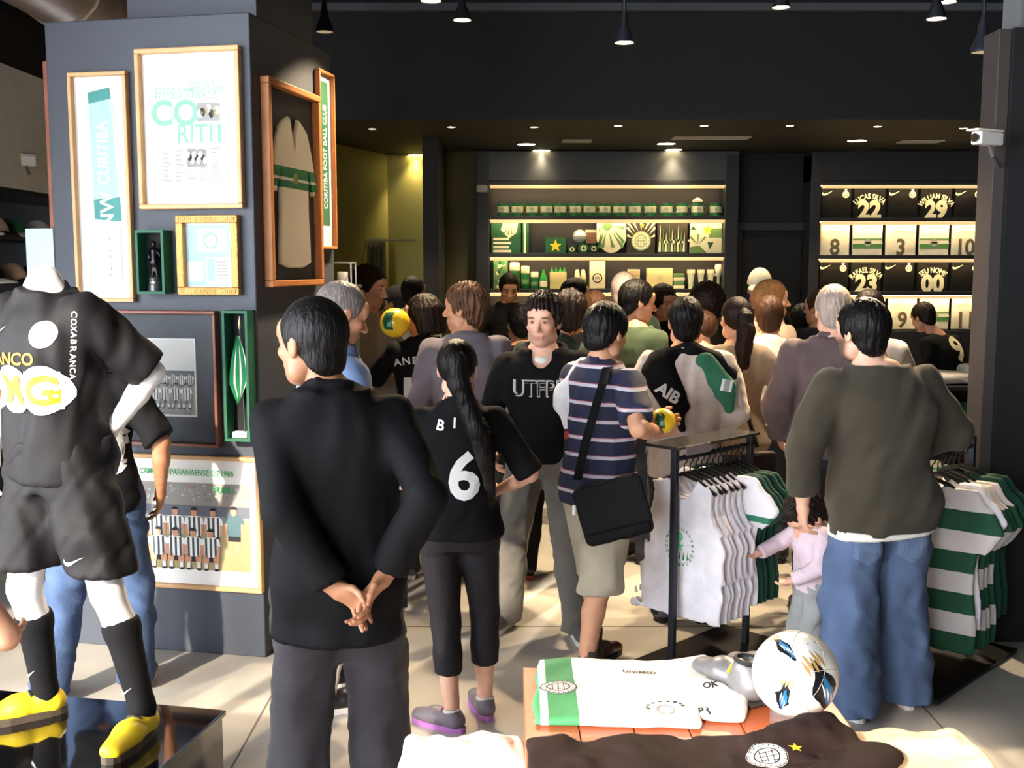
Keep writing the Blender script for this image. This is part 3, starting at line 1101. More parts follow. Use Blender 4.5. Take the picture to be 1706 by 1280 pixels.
# f: green box with the folded flag
t, w, h, c = shadow_box('tall green shadow box holding a green and white table flag', [(366, 519), (408, 517), (420, 734), (378, 738)], .085)
fl = thing('table_flag', 'small green and white table flag in the tall green shadow box', 'flag', c - PV * .045 + Vector((0, 0, -h + .0135)), PR)
MB().rbox(-.036, .036, -.02, .02, 0, .028, .003).build('flag_base', m_white, fl)
MB().tube([(.018, 0, .028), (.006, 0, 2 * h - .10)], .004, 8).build('flag_pole', m_steel, fl)
MB().lathe([(.004, 0), (.009, .02), (.005, .035), (.001, .06)], 10, c=(.006, 0, 2 * h - .10)).build('finial', mat('brass', (190, 170, 120), .3, metal=.8), fl)
vs, fs, mi = [], [], []
n = 10
for i in range(n + 1):
    z = 2 * h - .13 - .30 * i / n
    ww = .006 + .042 * math.sin(min(1, i / 7) * math.pi * .5) * (1 if i < 8 else 1 - .3 * (i - 7))
    for j in range(7):
        q = -1 + 2 * j / 6
        vs.append((.008 + q * ww - .004, -.012 - .006 * math.cos(j * math.pi), z + .02 * q * (i / n)))
for i in range(n):
    for j in range(6):
        fs.append((i * 7 + j, i * 7 + j + 1, i * 7 + j + 8, i * 7 + j + 7)); mi.append(j % 2)
fo = mesh_obj('flag_cloth', vs, fs, [cloth('flag_green', (30, 120, 72)), cloth('flag_white', (214, 212, 200))], fl, smooth=True, midx=mi)
fo.modifiers.new('t', 'SOLIDIFY').thickness = .002

# g: colour team photograph with green title
t, w, h, M3 = frame_on('framed colour team photograph with green title, low on the pillar', [(196, 758), (437, 756), (440, 981), (203, 977)], 'F', .02, .035, m_wood, m_mount)
f = Flat()
x0, x1, y0, y1 = -w * .90, w * .88, -h * .76, h * .62
f.rect(x0, x1, y0, y1, m_sand)
f.rect(x0, x1, y0 + (y1 - y0) * .56, y1, mat('photo_stand', (216, 214, 218), .6))
f.up()
f.rect(x0, x1, y0 + (y1 - y0) * .62, y0 + (y1 - y0) * .74, mat('photo_hoarding', (96, 100, 112), .6))
rnd = random.Random(7)
for k in range(60):
    f.ell(rnd.uniform(x0, x1), rnd.uniform(y0 + (y1 - y0) * .80, y1 - .01), .005, .006, [m_paper, m_grey_i, m_aqua, m_skin_i][k % 4], 6)
f.up()
team(f, x0, x1 - (x1 - x0) * .22, y0, y1 - (y1 - y0) * .12, (m_paper, mat('ink_dark_slate', (60, 74, 84), .7), m_ink), m_skin_i, 5, 5, True, 3)
team(f, x1 - (x1 - x0) * .24, x1 - (x1 - x0) * .02, y0 + .04, y1 - (y1 - y0) * .2, (mat('ink_slate', (76, 104, 112), .7), m_ink, m_ink), m_skin_i, 1, 0, False, 4)
f.lay += 14
f.text('CAMPEÃO PARANAENSE DE 1986', -w * .02, h * .80, .036, mat('ink_title', (70, 170, 116), .7), .012, wide=.82)
f.text('PUMA', w * .52, h * .53, .03, mat('ink_title', (70, 170, 116), .7), .02)
f.build('team_photograph', t, lift(M3, .007), .0005)

# h: framed match shirt on the side face
t, w, h, M3 = frame_on('deep wooden frame with a green-banded match shirt, on the pillar side', [(432, 132), (521, 156), (527, 471), (441, 483)], 'S', .032, .045, m_wood2, mat('mount_black', (34, 32, 34), .8))
half = [(0, .36), (.08, .54), (.20, .74), (.36, .70), (.56, .63), (.70, .48), (.84, .26), (.98, .02), (.82, -.07), (.70, .08), (.58, .24), (.58, -.30), (.63, -.60), (.64, -.82), (.40, -.86), (.2, -.875), (0, -.87)]
outl = half + [(-x, y) for x, y in reversed(half[1:-1])]
n_ = len(outl)
b = MB(); b.M = M3
ring = lambda k, z: [(x * w * k, (y + .15) * h * (1 - (1 - k) * .5) - .15 * h, z) for x, y in outl]
vs_ = ring(1, .010) + ring(1, .022) + ring(.96, .030)
b.add(vs_, [tuple(range(n_)), tuple(range(2 * n_, 3 * n_))] + [(k, (k + 1) % n_, n_ + (k + 1) % n_, n_ + k) for k in range(n_)] + [(n_ + k, n_ + (k + 1) % n_, 2 * n_ + (k + 1) % n_, 2 * n_ + k) for k in range(n_)])
sm = band_mat('match_shirt', (214, 204, 186), [(-h * .02, h * .06, (28, 104, 66)), (h * .06, h * .09, (206, 200, 186)), (h * .09, h * .20, (28, 104, 66))], axis='Z')
so = b.build('match_shirt', sm, t)
f = Flat()
f.crest(0, 0, .03, m_green_dk, m_sand)
f.build('badge', so, M3 @ Matrix.Translation((0, h * .09, .0305)))
b = MB(); b.M = M3
b.box(-w, w, -h, h, .042, .0435)
b.build('glass_pane', m_pane, t)

# i: scarf frame further back on the side face
t, w, h, M3 = frame_on('narrow framed green scarf at the back edge of the pillar side', [(522, 116), (550, 123), (553, 415), (530, 416)], 'S', .016, .03, m_wood2, m_mount)
f = Flat()
f.rect(-w * .6, w * .6, -h * .75, h * .92, m_green_dk).up()
f.text('CORITIBA FOOT BALL CLUB', 0, h * .05, .05, m_paper, .01, rot=90, wide=.62)
f.build('scarf_print', t, lift(M3, .007))

# frame edge on the hidden left face of the pillar
b = MB(); b.M = pm
b.rbox(-PWID - .04, -PWID - .001, .03, .62, 1.55, 2.83, .005)
tag(b.build('picture_frame', m_wood3), 'edge of a red-brown picture frame on the pillar left face', 'picture')
# pale blue box standing off the left face
b = MB(); b.M = pm
b.rbox(-PWID - .15, -PWID - .001, -.005, .08, 1.66, 2.045, .004)
tag(b.build('wall_display_panel', mat('pale_blue_panel', (176, 206, 208), .6)), 'pale blue display panel sticking out left of the pillar', 'panel')

# acrylic case on a pedestal behind the pillar
pd = at(557, 475, 6.20)
ped = thing('display_pedestal', 'tall dark pedestal behind the pillar, under the acrylic case', 'pedestal', (pd.x, pd.y, 0))
MB().rbox(-.11, .13, -.11, .11, 0, pd.z - .02, .006).build('pedestal_body', m_shelf, ped)
MB().rbox(-.12, .14, -.12, .12, pd.z - .02, pd.z, .004).build('pedestal_top', m_shelf, ped)
ac = thing('acrylic_case', 'clear acrylic display case behind the pillar', 'display case', (pd.x, pd.y, pd.z))
hh = at(557, 437, 6.20).z - pd.z
me_ = mat('acrylic_edge', (230, 232, 230), .2)
for (x, y) in ((-.09, -.09), (.11, -.09), (-.09, .09), (.11, .09)):
    MB().box(x - .003, x + .003, y - .003, y + .003, 0, hh).build('case_edge', me_, ac)
for (x0, x1, y0, y1) in ((-.09, .11, -.093, -.087), (-.09, .11, .087, .093), (-.093, -.087, -.09, .09), (.107, .113, -.09, .09)):
    MB().box(x0, x1, y0, y1, hh - .006, hh).build('case_rim', me_, ac)
for (x0, x1, y0, y1) in ((-.087, .107, -.091, -.089), (-.087, .107, .089, .091)):
    MB().box(x0, x1, y0, y1, .001, hh - .006).build('case_pane', m_pane, ac)
tag(MB().lathe([(.028, 0), (.03, .01), (.03, .07), (.026, .075)], 16, c=(pd.x + .05, pd.y - .01, pd.z)).build('white_mug', m_white, smooth=True), 'white cup inside the acrylic display case', 'cup')
tag(MB().lathe([(.02, 0), (.022, .05), (.012, .06), (.010, .075)], 14, c=(pd.x - .04, pd.y, pd.z)).build('small_bottle', mat('gold_bottle', (206, 160, 100), .3), smooth=True), 'small golden bottle inside the acrylic display case', 'bottle')

# ================================================================== SHELF WALL
m_cream = mat('cream_plastic', (226, 222, 190), .5)
m_gplast = mat('green_plastic', (30, 110, 60), .4)
m_gbottle = mat('green_bottle', (36, 140, 56), .3)
m_yellow = mat('star_yellow', (236, 200, 40), .6)
m_cgreen = mat('shelf_green', (96, 136, 84), .7)
YB = 11.0
def sx(px, Y=YB):
    return (px - 853) / FPX * Y / _cp * 1.0
def P(px, py, Y=YB):
    return at(px, py, Y)

def shelf_unit(label, x0p, x1p, rows, ztop_p, zbot_p, strips, Y0, depth, side=.05):
    """rows = y pixels of the board front edges"""
    a, b = P(x0p, 400, Y0), P(x1p, 400, Y0)
    zt, zb = P(900, ztop_p, Y0).z, P(900, zbot_p, Y0).z
    t = thing('wall_shelving', label, 'shelving', ((a.x + b.x) / 2, Y0, 0))
    hw = (b.x - a.x) / 2
    MB().box(-hw, hw, depth - .02, depth, zb, zt).build('back_panel', m_shelf, t)
    for s in (-1, 1):
        MB().rbox(min(s * hw, s * (hw + side)), max(s * hw, s * (hw + side)), -.01, depth, zb, zt + .0, .004).build('side_panel', m_shelf, t)
    for yp in rows:
        z = P(900, yp, Y0).z
        bd = MB().rbox(-hw, hw, 0, depth - .02, z - .002, z + .036, .003).build('board', m_shelf, t)
        MB().box(-hw + .01, hw - .01, .012, .03, z - .012, z - .0025).build('led_strip', m_led, bd)
        MB().box(-hw + .01, hw - .01, .001, .007, z - .034, z - .0025).build('light_diffuser', m_diff, bd)
    return t, hw

# left unit
UL, ulw = shelf_unit('dark lit shelving with mugs, flags and bottles on the back wall', 815, 1207, [308, 366, 428, 488], 258, 640, None, 10.85, .34, .13)
MB().box(-ulw - .13, ulw + .13, .0, .34, P(900, 308, 10.85).z + .04, 2.99).build('header_panel', mat('header_grey', (74, 78, 82), .6, bump=.03), UL)
MB().box(-ulw, ulw, .0, .34, 0, P(900, 560, 10.85).z).build('base_cabinet', m_shelf, UL)

def board_z(yp, Y0=10.85):
    return P(900, yp, Y0).z + .036
Yg = 10.98
def gx(px):
    return P(px, 400, Yg).x
def gh(py):
    return P(900, py, Yg).z

# mugs
mug_c = [838.5, 862, 886, 910, 933, 957.5, 981.5, 1006, 1030.5, 1056.5, 1082, 1109, 1134, 1160, 1190.5]
zb = board_z(366)
pos = ['first (leftmost)', 'second', 'third', 'fourth', 'fifth', 'sixth', 'seventh', 'eighth', 'ninth', 'tenth', 'eleventh', 'twelfth', 'thirteenth', 'fourteenth', 'fifteenth (rightmost)']
proto = None
for i, px in enumerate(mug_c):
    lab = 'green mug with a white printed band, %s in the top shelf row' % pos[i]
    if proto is None:
        proto = t = thing('mug', lab, 'mug', (gx(px), Yg - .03, zb), 0, 'mugs on the top shelf')
        MB().lathe([(.054, 0), (.060, .004), (.060, .128), (.054, .128), (.052, .02), (.001, .018)], 20, cap=False).build('mug_body', m_gplast, t, smooth=True)
        MB().lathe([(.0608, .036), (.0608, .098)], 20, cap=False).build('printed_band', m_cream, t, smooth=True)
        MB().tube([(.058, 0, .10), (.088, 0, .09), (.094, 0, .064), (.084, 0, .04), (.058, 0, .03)], .007, 6).build('mug_handle', m_gplast, t)
        f = Flat()
        f.crest(0, 0, .022, m_green, m_cream, 10)
        f.build('crest_print', t, Matrix(((1, 0, 0, 0), (0, 0, -1, -.0612), (0, 1, 0, .067), (0, 0, 0, 1))), .0004)
    else:
        t = copy_tree(proto)
        t['label'] = lab
        t.location = (gx(px), Yg - .03, zb)
    t.rotation_euler = (0, 0, R([-20, 10, -5, 30, -40, 5, -35, 15, 0, -10, 20, -25, -60, 10, 5][i] * .5))
tag(MB().lathe([(.03, 0), (.052, .012), (.05, .03), (.02, .052), (.001, .056)], 16, c=(gx(1160), Yg - .03, zb + .129)).build('folded_cloth', cloth('white_cloth', (230, 228, 210)), smooth=True), 'white cloth bundle on the fourteenth mug', 'cloth')

def board(name, label, cat, x0, x1, y0, y1, m, th=.02, Y=Yg, lean=0.0, group=None):
    """upright flat thing standing at depth Y, given by its pixel box; returns thing and half sizes (x right, y up, out to camera)"""
    a, b = P(x0, y1, Y), P(x1, y0, Y)
    t = thing(name, label, cat, ((a.x + b.x) / 2, Y, a.z), 0, group)
    hw, hh = (b.x - a.x) / 2, (b.z - a.z) / 2
    MB().rbox(-hw, hw, 0, th, 0, 2 * hh, min(.004, th / 3)).build('panel', m, t)
    return t, hw, hh
def face(hh, y=-.001):
    return Matrix(((1, 0, 0, 0), (0, 0, -1, y), (0, 1, 0, hh), (0, 0, 0, 1)))
Z2 = board_z(428); Z3 = board_z(488)
def ypx(z):
    # pixel row of height z at depth Yg
    lo, hi = 200, 700
    for _ in range(40):
        m_ = (lo + hi) / 2
        if P(900, m_, Yg).z > z: lo = m_
        else: hi = m_
    return lo
y2, y3 = ypx(Z2), ypx(Z3)

# second shelf
t, w, h = board('gift_box', 'dark green gift box with sunburst and white lettering, left on second shelf', 'box', 818, 868, 370, y2, m_green_dk, .12)
f = Flat()
f.poly([(-w * .2, h * .95), (w * .8, h * .95), (w * .7, h * .3), (w * .2, -h * .05), (-w * .35, h * .5)], m_cream).up()
for k in range(4):
    f.poly([(w * .3, h * .9), (w * (-.2 + .28 * k), h * .2), (w * (-.1 + .28 * k), h * .16)], m_cgreen)
for k in range(4):
    f.rect(-w * .85, w * (.2 + .15 * (k % 2)), -h * (.08 + .26 * k) - .012, -h * (.08 + .26 * k) + .012, m_cream)
f.build('box_print', t, face(h))
t, w, h = board('gift_box', 'narrow green box with a white stripe beside the dark gift box', 'box', 870, 881, 371, y2, m_green_dk, .12)
Flat().rect(-w * .5, w * .1, -h, h, m_cream).build('box_print', t, face(h))
t, w, h = board('gift_box', 'small dark box printed with a yellow star on second shelf', 'box', 908, 943, 396, y2, m_green_dk, .1)
Flat().star(0, -.005, h * .85, m_yellow).build('star_print', t, face(h))
# rolled scarves and a ball
def scarf_roll(px, r, lab, m):
    t = thing('rolled_scarf', lab, 'scarf', (gx(px), Yg, Z2))
    MB().tube([(0, -.03, r), (0, .09, r)], r, 16).build('roll', m, t, smooth=True)
    MB().tube([(0, -.032, r), (0, -.030, r)], r * .6, 14).build('roll_core', m_cream, t)
    MB().tube([(0, -.034, r), (0, -.032, r)], r * .32, 12).build('roll_heart', m, t)
scarf_roll(953, .040, 'rolled dark green scarf left of the silver ball', cloth('scarf_green', (24, 84, 50)))
scarf_roll(972, .050, 'rolled green scarf under the silver ball', cloth('scarf_green2', (34, 100, 58)))
scarf_roll(989, .045, 'rolled green scarf against the shield cushion', cloth('scarf_green3', (22, 74, 44)))
tb = thing('souvenir_ball', 'small silver and white ball on the rolled scarves', 'ball', (gx(966), Yg + .03, Z2 + .1))
MB().lathe([(.07 * math.sin(math.pi * k / 12) + .0005, .07 - .07 * math.cos(math.pi * k / 12)) for k in range(13)], 20).build('ball_skin', mat('silver_ball', (190, 200, 210), .3, metal=.3), tb, smooth=True)
MB().tube([(.07 * math.cos(a), .07 * math.sin(a), .07) for a in [2 * math.pi * k / 20 for k in range(21)]], .004, 6).build('ball_seam', m_grey_i, tb)
t, w, h = board('gift_box', 'brown and white souvenir box behind the silver ball', 'box', 975, 994, 377, 400, mat('box_brown', (130, 100, 80), .6), .06, Yg + .11)
t.location.z = Z2 + .10
Flat().rect(-w, w, h * .6, h, m_cream).build('box_print', t, face(h))

# shield shaped cushion
a, b = P(994, 412, Yg), P(1043, 366, Yg)
t = thing('shield_cushion', 'shield-shaped cushion with green sun rays, middle of second shelf', 'cushion', ((a.x + b.x) / 2, Yg - .02, Z2))
hw, hh = (b.x - a.x) / 2, (b.z + .02 - Z2) / 2
poly = [(-hw, 2 * hh), (-hw, hh * .75), (-hw * .8, hh * .4), (-hw * .4, hh * .1), (0, 0), (hw * .4, hh * .1), (hw * .8, hh * .4), (hw, hh * .75), (hw, 2 * hh)]
MB().prism(poly, 0, .06).build('cushion_body', m_cream, t)
f = Flat()
f.ring(-hw * .3, hh * 1.55, .0, .05, m_cgreen)
for k in range(9):
    a_ = R(188 + 24 * k)
    c_, s_ = math.cos(a_), math.sin(a_)
    for L in (1.0,):
        ex, ey = -hw * .3 + c_ * .26, hh * 1.55 + s_ * .36
        ex, ey = max(-hw * .85, min(hw * .85, ex)), max(hh * .32, min(hh * 1.95, ey))
        f.poly([(-hw * .3 + c_ * .06, hh * 1.55 + s_ * .06), (ex - s_ * .018, ey + c_ * .018), (ex + s_ * .018, ey - c_ * .018)], m_cgreen)
f.build('sun_rays', t, Matrix(((1, 0, 0, 0), (0, 0, -1, -.001), (0, 1, 0, 0), (0, 0, 0, 1))))

t, w, h = board('crest_panel', 'square panel with a round green crest and golden sun rays', 'panel', 1044, 1092, 369, y2, mat('panel_dark', (40, 40, 30), .6), .04)
f = Flat()
for k in range(9):
    a_ = R(90 - 80 + 20 * k)
    c_, s_ = math.cos(a_), math.sin(a_)
    m_ = min(1.0, 1.0)
    ex, ey = max(-w * .98, min(w * .98, c_ * .24)), max(-h, min(h * .98, -.02 + s_ * .24))
    f.poly([(c_ * .09, s_ * .09 - .02), (ex - s_ * .014, ey + c_ * .014), (ex + s_ * .014, ey - c_ * .014)], m_cream)
f.up()
f.star(.01, h * .75, .03, m_yellow)
f.crest(0, -h * .22, w * .68, m_cgreen, m_cream, 16)
f.build('crest_print', t, face(h))
t, w, h = board('pennant_panel', 'dark panel with tall pale pennant stripes on second shelf', 'panel', 1095, 1146, 372, y2, mat('panel_dark', (40, 40, 30), .6), .03)
f = Flat()
for k in range(9):
    x = -w * .85 + k * w * .2
    f.poly([(x - .012, -h * .9), (x + .012, -h * .9), (x + .006, h * (.9 - .25 * (k % 3)))], [m_cream, m_cgreen][k % 2])
for k in range(6):
    f.ell(-w * .7 + k * w * .25, -h * (.15 + .1 * (k % 2)), .025, .018, [m_cgreen, m_cream][k % 2], 10)
f.build('pennant_print', t, face(h))
t, w, h = board('star_panel', 'pale panel with yellow star, fan and triangles, right on second shelf', 'panel', 1149, 1203, 370, y2, m_cream, .03)
f = Flat()
f.rect(w * .2, w, -h * .0, h * .6, m_cgreen)
f.poly([(-w, h * .5), (-w * .6, h * .5), (-w * .8, h * .75)], m_green_dk)
f.poly([(-w, -h), (w * .1, -h), (-w * .4, -h * .5), (-w, -h * .6)], m_cgreen)
f.poly([(w * .1, -h * .3), (w * .5, -h * .3), (w * .25, -h * .75)], m_green_dk)
f.up()
for k in range(6):
    a_ = R(40 + 22 * k)
    f.poly([(-w * .5, -h * .45), (-w * .5 + .11 * math.cos(a_), -h * .45 + .11 * math.sin(a_)), (-w * .5 + .11 * math.cos(a_ + .2), -h * .45 + .11 * math.sin(a_ + .2))], [m_cgreen, m_cream][k % 2])
f.star(w * .1, h * .5, .06, m_yellow)
f.build('star_print', t, face(h))

# third shelf
t, w, h = board('photo_panel', 'green and white patterned souvenir panel, left end of third shelf', 'panel', 822, 846, 433, y3, m_cgreen, .03)
f = Flat()
rnd = random.Random(3)
for k in range(22):
    f.ell(rnd.uniform(-w * .8, w * .8), rnd.uniform(-h * .9, h * .9), .018, .02, [m_cream, m_green_dk, m_cream, m_green][k % 4], 8).up()
f.build('panel_print', t, face(h), .0003)
def bottle(x0, x1, yt, lab, lid, body, kind='thermos'):
    a, b = P(x0, y3, Yg), P(x1, yt, Yg)
    r, H = (b.x - a.x) / 2, b.z - Z3
    t = thing('drinks_bottle', lab, 'bottle', ((a.x + b.x) / 2, Yg - .02, Z3))
    if kind == 'thermos':
        MB().lathe([(r * .9, 0), (r, .01), (r, H * .66), (r * .9, H * .68)], 18).build('bottle_body', body, t, smooth=True)
        MB().lathe([(r * .98, H * .68), (r, H * .7), (r, H * .94), (r * .8, H)], 18).build('lid', lid, t, smooth=True)
        MB().lathe([(r * 1.01, H * .22), (r * 1.01, H * .42)], 18, cap=False).build('label_band', m_cgreen, t)
    else:
        MB().lathe([(r * .9, 0), (r, .01), (r, H * .55), (r * .35, H * .85), (r * .3, H)], 18).build('bottle_body', body, t, smooth=True)
        MB().lathe([(r * 1.01, H * .12), (r * 1.01, H * .42)], 18, cap=False).build('label_band', lid, t)
bottle(849, 866, 437, 'tallest green flask with a white lid, leftmost on third shelf', m_cream, m_gplast)
bottle(868, 882, 443, 'middle-sized green flask with a white lid on third shelf', m_cream, m_gplast)
bottle(884, 897, 453, 'smallest green flask with a white lid on third shelf', m_cream, m_gplast)
bottle(899, 912, 449, 'bright green bottle with a white label on third shelf', m_cream, m_gbottle, 'b')
t, w, h = board('bottle_pack', 'pale carton holding a row of green bottles on third shelf', 'carton', 916, 944, 454, y3, mat('carton', (196, 190, 140), .7), .1)
for k in range(4):
    x = -w * .75 + k * w * .5
    MB().lathe([(.018, 2 * h - .03), (.018, 2 * h + .01), (.008, 2 * h + .03), (.008, 2 * h + .05)], 12, c=(x, .05, 0)).build('bottle_neck', m_gbottle, t, smooth=True)
for k, px in enumerate((962, 972)):
    a = gx(px)
    t = thing('lotion_bottle', 'small cream and green bottle, %s of the two beside the white board' % ('left', 'right')[k], 'bottle', (a, Yg, Z3))
    H = gh(449) - Z3
    MB().lathe([(.027, 0), (.03, .008), (.03, H * .45), (.028, H * .5)], 16).build('bottle_body', m_cgreen, t, smooth=True)
    MB().lathe([(.028, H * .5), (.03, H * .55), (.018, H * .95), (.010, H)], 16).build('cap', m_cream, t, smooth=True)
a, b = P(982, y3, Yg), P(1009, 435, Yg)
t = thing('cutting_board', 'white rounded board printed with a ring logo on third shelf', 'board', ((a.x + b.x) / 2, Yg + .02, Z3))
w, h = (b.x - a.x) / 2, (b.z - Z3) / 2
MB().rbox(-w, w, 0, .022, 0, 2 * h, .010).build('board_body', m_cream, t)
f = Flat(); f.ring(0, -h * .22, w * .48, w * .62, m_ink); f.rect(-w * .3, w * .3, -h * .30, -h * .12, m_grey_i)
f.text('COXA', 0, -h * .21, w * .2, m_cream, .02)
f.build('logo_print', t, face(h))
t, w, h = board('gift_box', 'pale greenish box behind the grey-haired man, third shelf', 'box', 1046, 1066, 449, y3, m_cream, .08)
Flat().rect(-w * .9, w * .9, h * .2, h * .9, m_sand).build('box_print', t, face(h))
t, w, h = board('gift_box', 'wide cream box with a small crest, third shelf', 'box', 1078, 1121, 447, y3, mat('cream_box', (216, 206, 150), .6), .1)
f = Flat(); f.crest(0, h * .1, .022, m_cgreen, m_cream, 10); f.build('crest_print', t, face(h))
for k in range(4):
    a, b = P(1122, y3, Yg), P(1141, 455, Yg)
    H = (b.z - Z3) / 4
    tag(MB().rbox(a.x, b.x - .004 * (k % 2), Yg, Yg + .14, Z3 + H * k + .0005, Z3 + H * (k + 1) - .004, .004).build('book', [m_cream, m_cgreen][k % 2]),
        '%s small book in the stack beside the wide cream box' % ['lowest', 'second lowest', 'second highest', 'topmost'][k], 'book', 'stacked small books on the third shelf')
for k, (x0, x1) in enumerate(((1144, 1158), (1161, 1174), (1177, 1190))):
    a, b = P(x0, y3, Yg), P(x1, 449, Yg)
    H, r = b.z - Z3, (b.x - a.x) / 2
    t = thing('beer_glass', 'tall tapered frosted glass, %s of three on third shelf' % ['leftmost', 'middle', 'rightmost'][k], 'glass', ((a.x + b.x) / 2, Yg, Z3), 0, 'tall beer glasses')
    MB().lathe([(r * .62, 0), (r * .58, .01), (r * .55, .03), (r, H), (r * .93, H), (r * .5, .05), (.001, .045)], 18, cap=False).build('glass_body', mat('frosted_glass', (206, 214, 190), .25), t, smooth=True)
    MB().lathe([(r * .99, H * .80), (r * 1.01, H * .95)], 18, cap=False).build('rim_band', m_cream, t)
t = thing('small_trophy', 'small cream cross-shaped trophy at the right end of third shelf', 'trophy', (gx(1198), Yg, Z3))
MB().lathe([(.04, 0), (.04, .02), (.015, .03), (.015, .12), (.03, .14), (.04, .22), (.03, .25)], 14).build('trophy_body', m_cream, t, smooth=True)
MB().tube([(-.07, 0, .14), (.07, 0, .14)], .014, 8).build('trophy_arms', m_cream, t)

# ---------------- right unit: folded shirts on show
Y0 = 10.85
UR, urw = shelf_unit('dark lit shelving full of displayed shirts on the back wall, right', 1365, 1640, [308, 369, 431, 492], 258, 560, None, Y0, .3, .1)
MB().box(-urw - .1, urw + .1, .0, .3, P(900, 308, Y0).z + .04, 2.99).build('header_panel', m_shelf, UR)
MB().box(-urw - .1, urw + .1, .0, .3, 0, P(900, 552, Y0).z).build('base_cabinet', m_shelf, UR)
m_bj = cloth('display_black', (26, 26, 26))
m_wj = cloth('display_white', (236, 230, 204))
m_num = mat('number_cream', (240, 234, 190), .7)
m_numd = mat('number_dark', (96, 88, 64), .7)
def disp_shirt(x0, x1, row, kind, num=None, name=None, lab=''):
    yt, yb = [(311, 366), (372, 428), (434, 489), (495, 549)][row]
    m = m_bj if row % 2 == 0 else m_wj
    Yd = Y0 + .10
    a, b = P(x0 + .8, yb, Yd), P(x1 - .8, yt, Yd)
    t = thing('folded_shirt', lab, 'shirt', ((a.x + b.x) / 2, Yd, a.z), 0, 'shirts displayed on the right shelving')
    w, h = (b.x - a.x) / 2, (b.z - a.z) / 2
    MB().rbox(-w, w, 0, .03, 0, 2 * h, .008).build('folded_body', m, t)
    MB().rbox(-w * .45, w * .45, -.006, .01, 2 * h - .045, 2 * h + .004, .004).build('collar', m, t)
    f = Flat()
    if row % 2 == 0:
        if kind == 'front':
            f.swoosh(-w * .55, h * .62, .11, m_num)
            f.ell(w * .62, h * .52, .034, .034, m_num, 16).up()
            f.ring(w * .62, h * .52, .014, .022, m_numd, 16)
            f.star(w * .62, h * .78, .018, m_num)
        else:
            f.text(name, 0, h * .42, .055, m_num, .03, arc=.20, wide=.82)
            f.text(num, 0, -h * .40, .19, m_num, .05, wide=.95)
    else:
        if kind == 'front':
            f.rect(-w, w, -h * .52, -h * .20, m_cgreen).rect(-w, w, -h * .02, h * .10, m_cgreen).up()
            f.rect(-w, w, -h * .42, -h * .10, mat('band_green', (70, 130, 70), .7))
            f.lay -= 1
            f.up().up()
            f.rect(-w, w, -h * .21, -h * .12, m_wj)
            f.ell(0, -h * .16, .032, .04, m_grey_i, 16)
        else:
            f.text(name, 0, h * .52, .03, mat('name_tan', (206, 180, 130), .7), .01, arc=.25)
            f.text(num, 0, -h * .42, .17, m_numd, .03, wide=.9)
    f.build('shirt_print', t, face(h, -.0015))
xs = [1366, 1421, 1477, 1531, 1588, 1640]
disp_shirt(1366, 1420, 0, 'front', lab='black shirt front with small white mark, leftmost in the top row')
disp_shirt(1421, 1477, 0, 'back', '22', 'LUCAS SILVA', 'black shirt back with number twenty-two in the top row')
disp_shirt(1478, 1531, 0, 'front', lab='black shirt front between the two numbered backs, top row')
disp_shirt(1532, 1588, 0, 'back', '29', 'WILLIAM SILVA', 'black shirt back with number twenty-nine in the top row')
disp_shirt(1589, 1640, 0, 'front', lab='black shirt front, rightmost in the top row')
disp_shirt(1365, 1417, 1, 'back', '8', 'LUCIANO', 'white shirt back with a lone eight, leftmost in the second row')
disp_shirt(1419, 1472, 1, 'front', lab='white green-banded shirt front right beside the eight')
disp_shirt(1474, 1528, 1, 'back', '3', 'EMERSON', 'white shirt back with a three in the middle of the second row')
disp_shirt(1530, 1583, 1, 'front', lab='white green-banded shirt front left of the ten')
disp_shirt(1584, 1638, 1, 'back', '10', 'LINCOLN', 'white shirt back with a ten, rightmost in the second row')
disp_shirt(1363, 1415, 2, 'front', lab='black shirt front, leftmost in the third row')
disp_shirt(1416, 1470, 2, 'back', '23', 'RAFAEL SILVA', 'black shirt back with twenty-three, above the heads in the third row')
disp_shirt(1471, 1525, 2, 'front', lab='black shirt front left of the double zero')
disp_shirt(1526, 1582, 2, 'back', '00', 'SEU NOME', 'black shirt back with a double zero in the third row')
disp_shirt(1583, 1636, 2, 'front', lab='black shirt front, rightmost in the third row')
disp_shirt(1420, 1476, 3, 'front', lab='white shirt front half hidden behind the heads, lowest row')
disp_shirt(1478, 1529, 3, 'back', '9', 'BATISTA', 'white shirt back with a nine, leftmost readable in the lowest row')
disp_shirt(1530, 1583, 3, 'front', lab='white green-banded shirt front above the bending person')
disp_shirt(1584, 1634, 3, 'back', '11', 'GERALDO', 'white shirt back with an eleven, rightmost in the lowest row')

# dark opening between the two shelf units
struct(MB().box(2.28, 3.02, 11.2, 11.5, 0, 3.0).build('wall_dark_bay', m_black))
dr = struct(MB().rbox(2.34, 2.96, 11.12, 11.2, 0, 2.15, .006).build('door_1', mat('door_black', (22, 22, 24), .5)))
MB().rbox(2.28, 2.34, 11.08, 11.2, 0, 2.22, .006).build('door_jamb', m_shelf, dr)
MB().rbox(2.96, 3.02, 11.08, 11.2, 0, 2.22, .006).build('door_jamb', m_shelf, dr)
MB().rbox(2.28, 3.02, 11.08, 11.2, 2.22, 2.30, .006).build('door_head', m_shelf, dr)

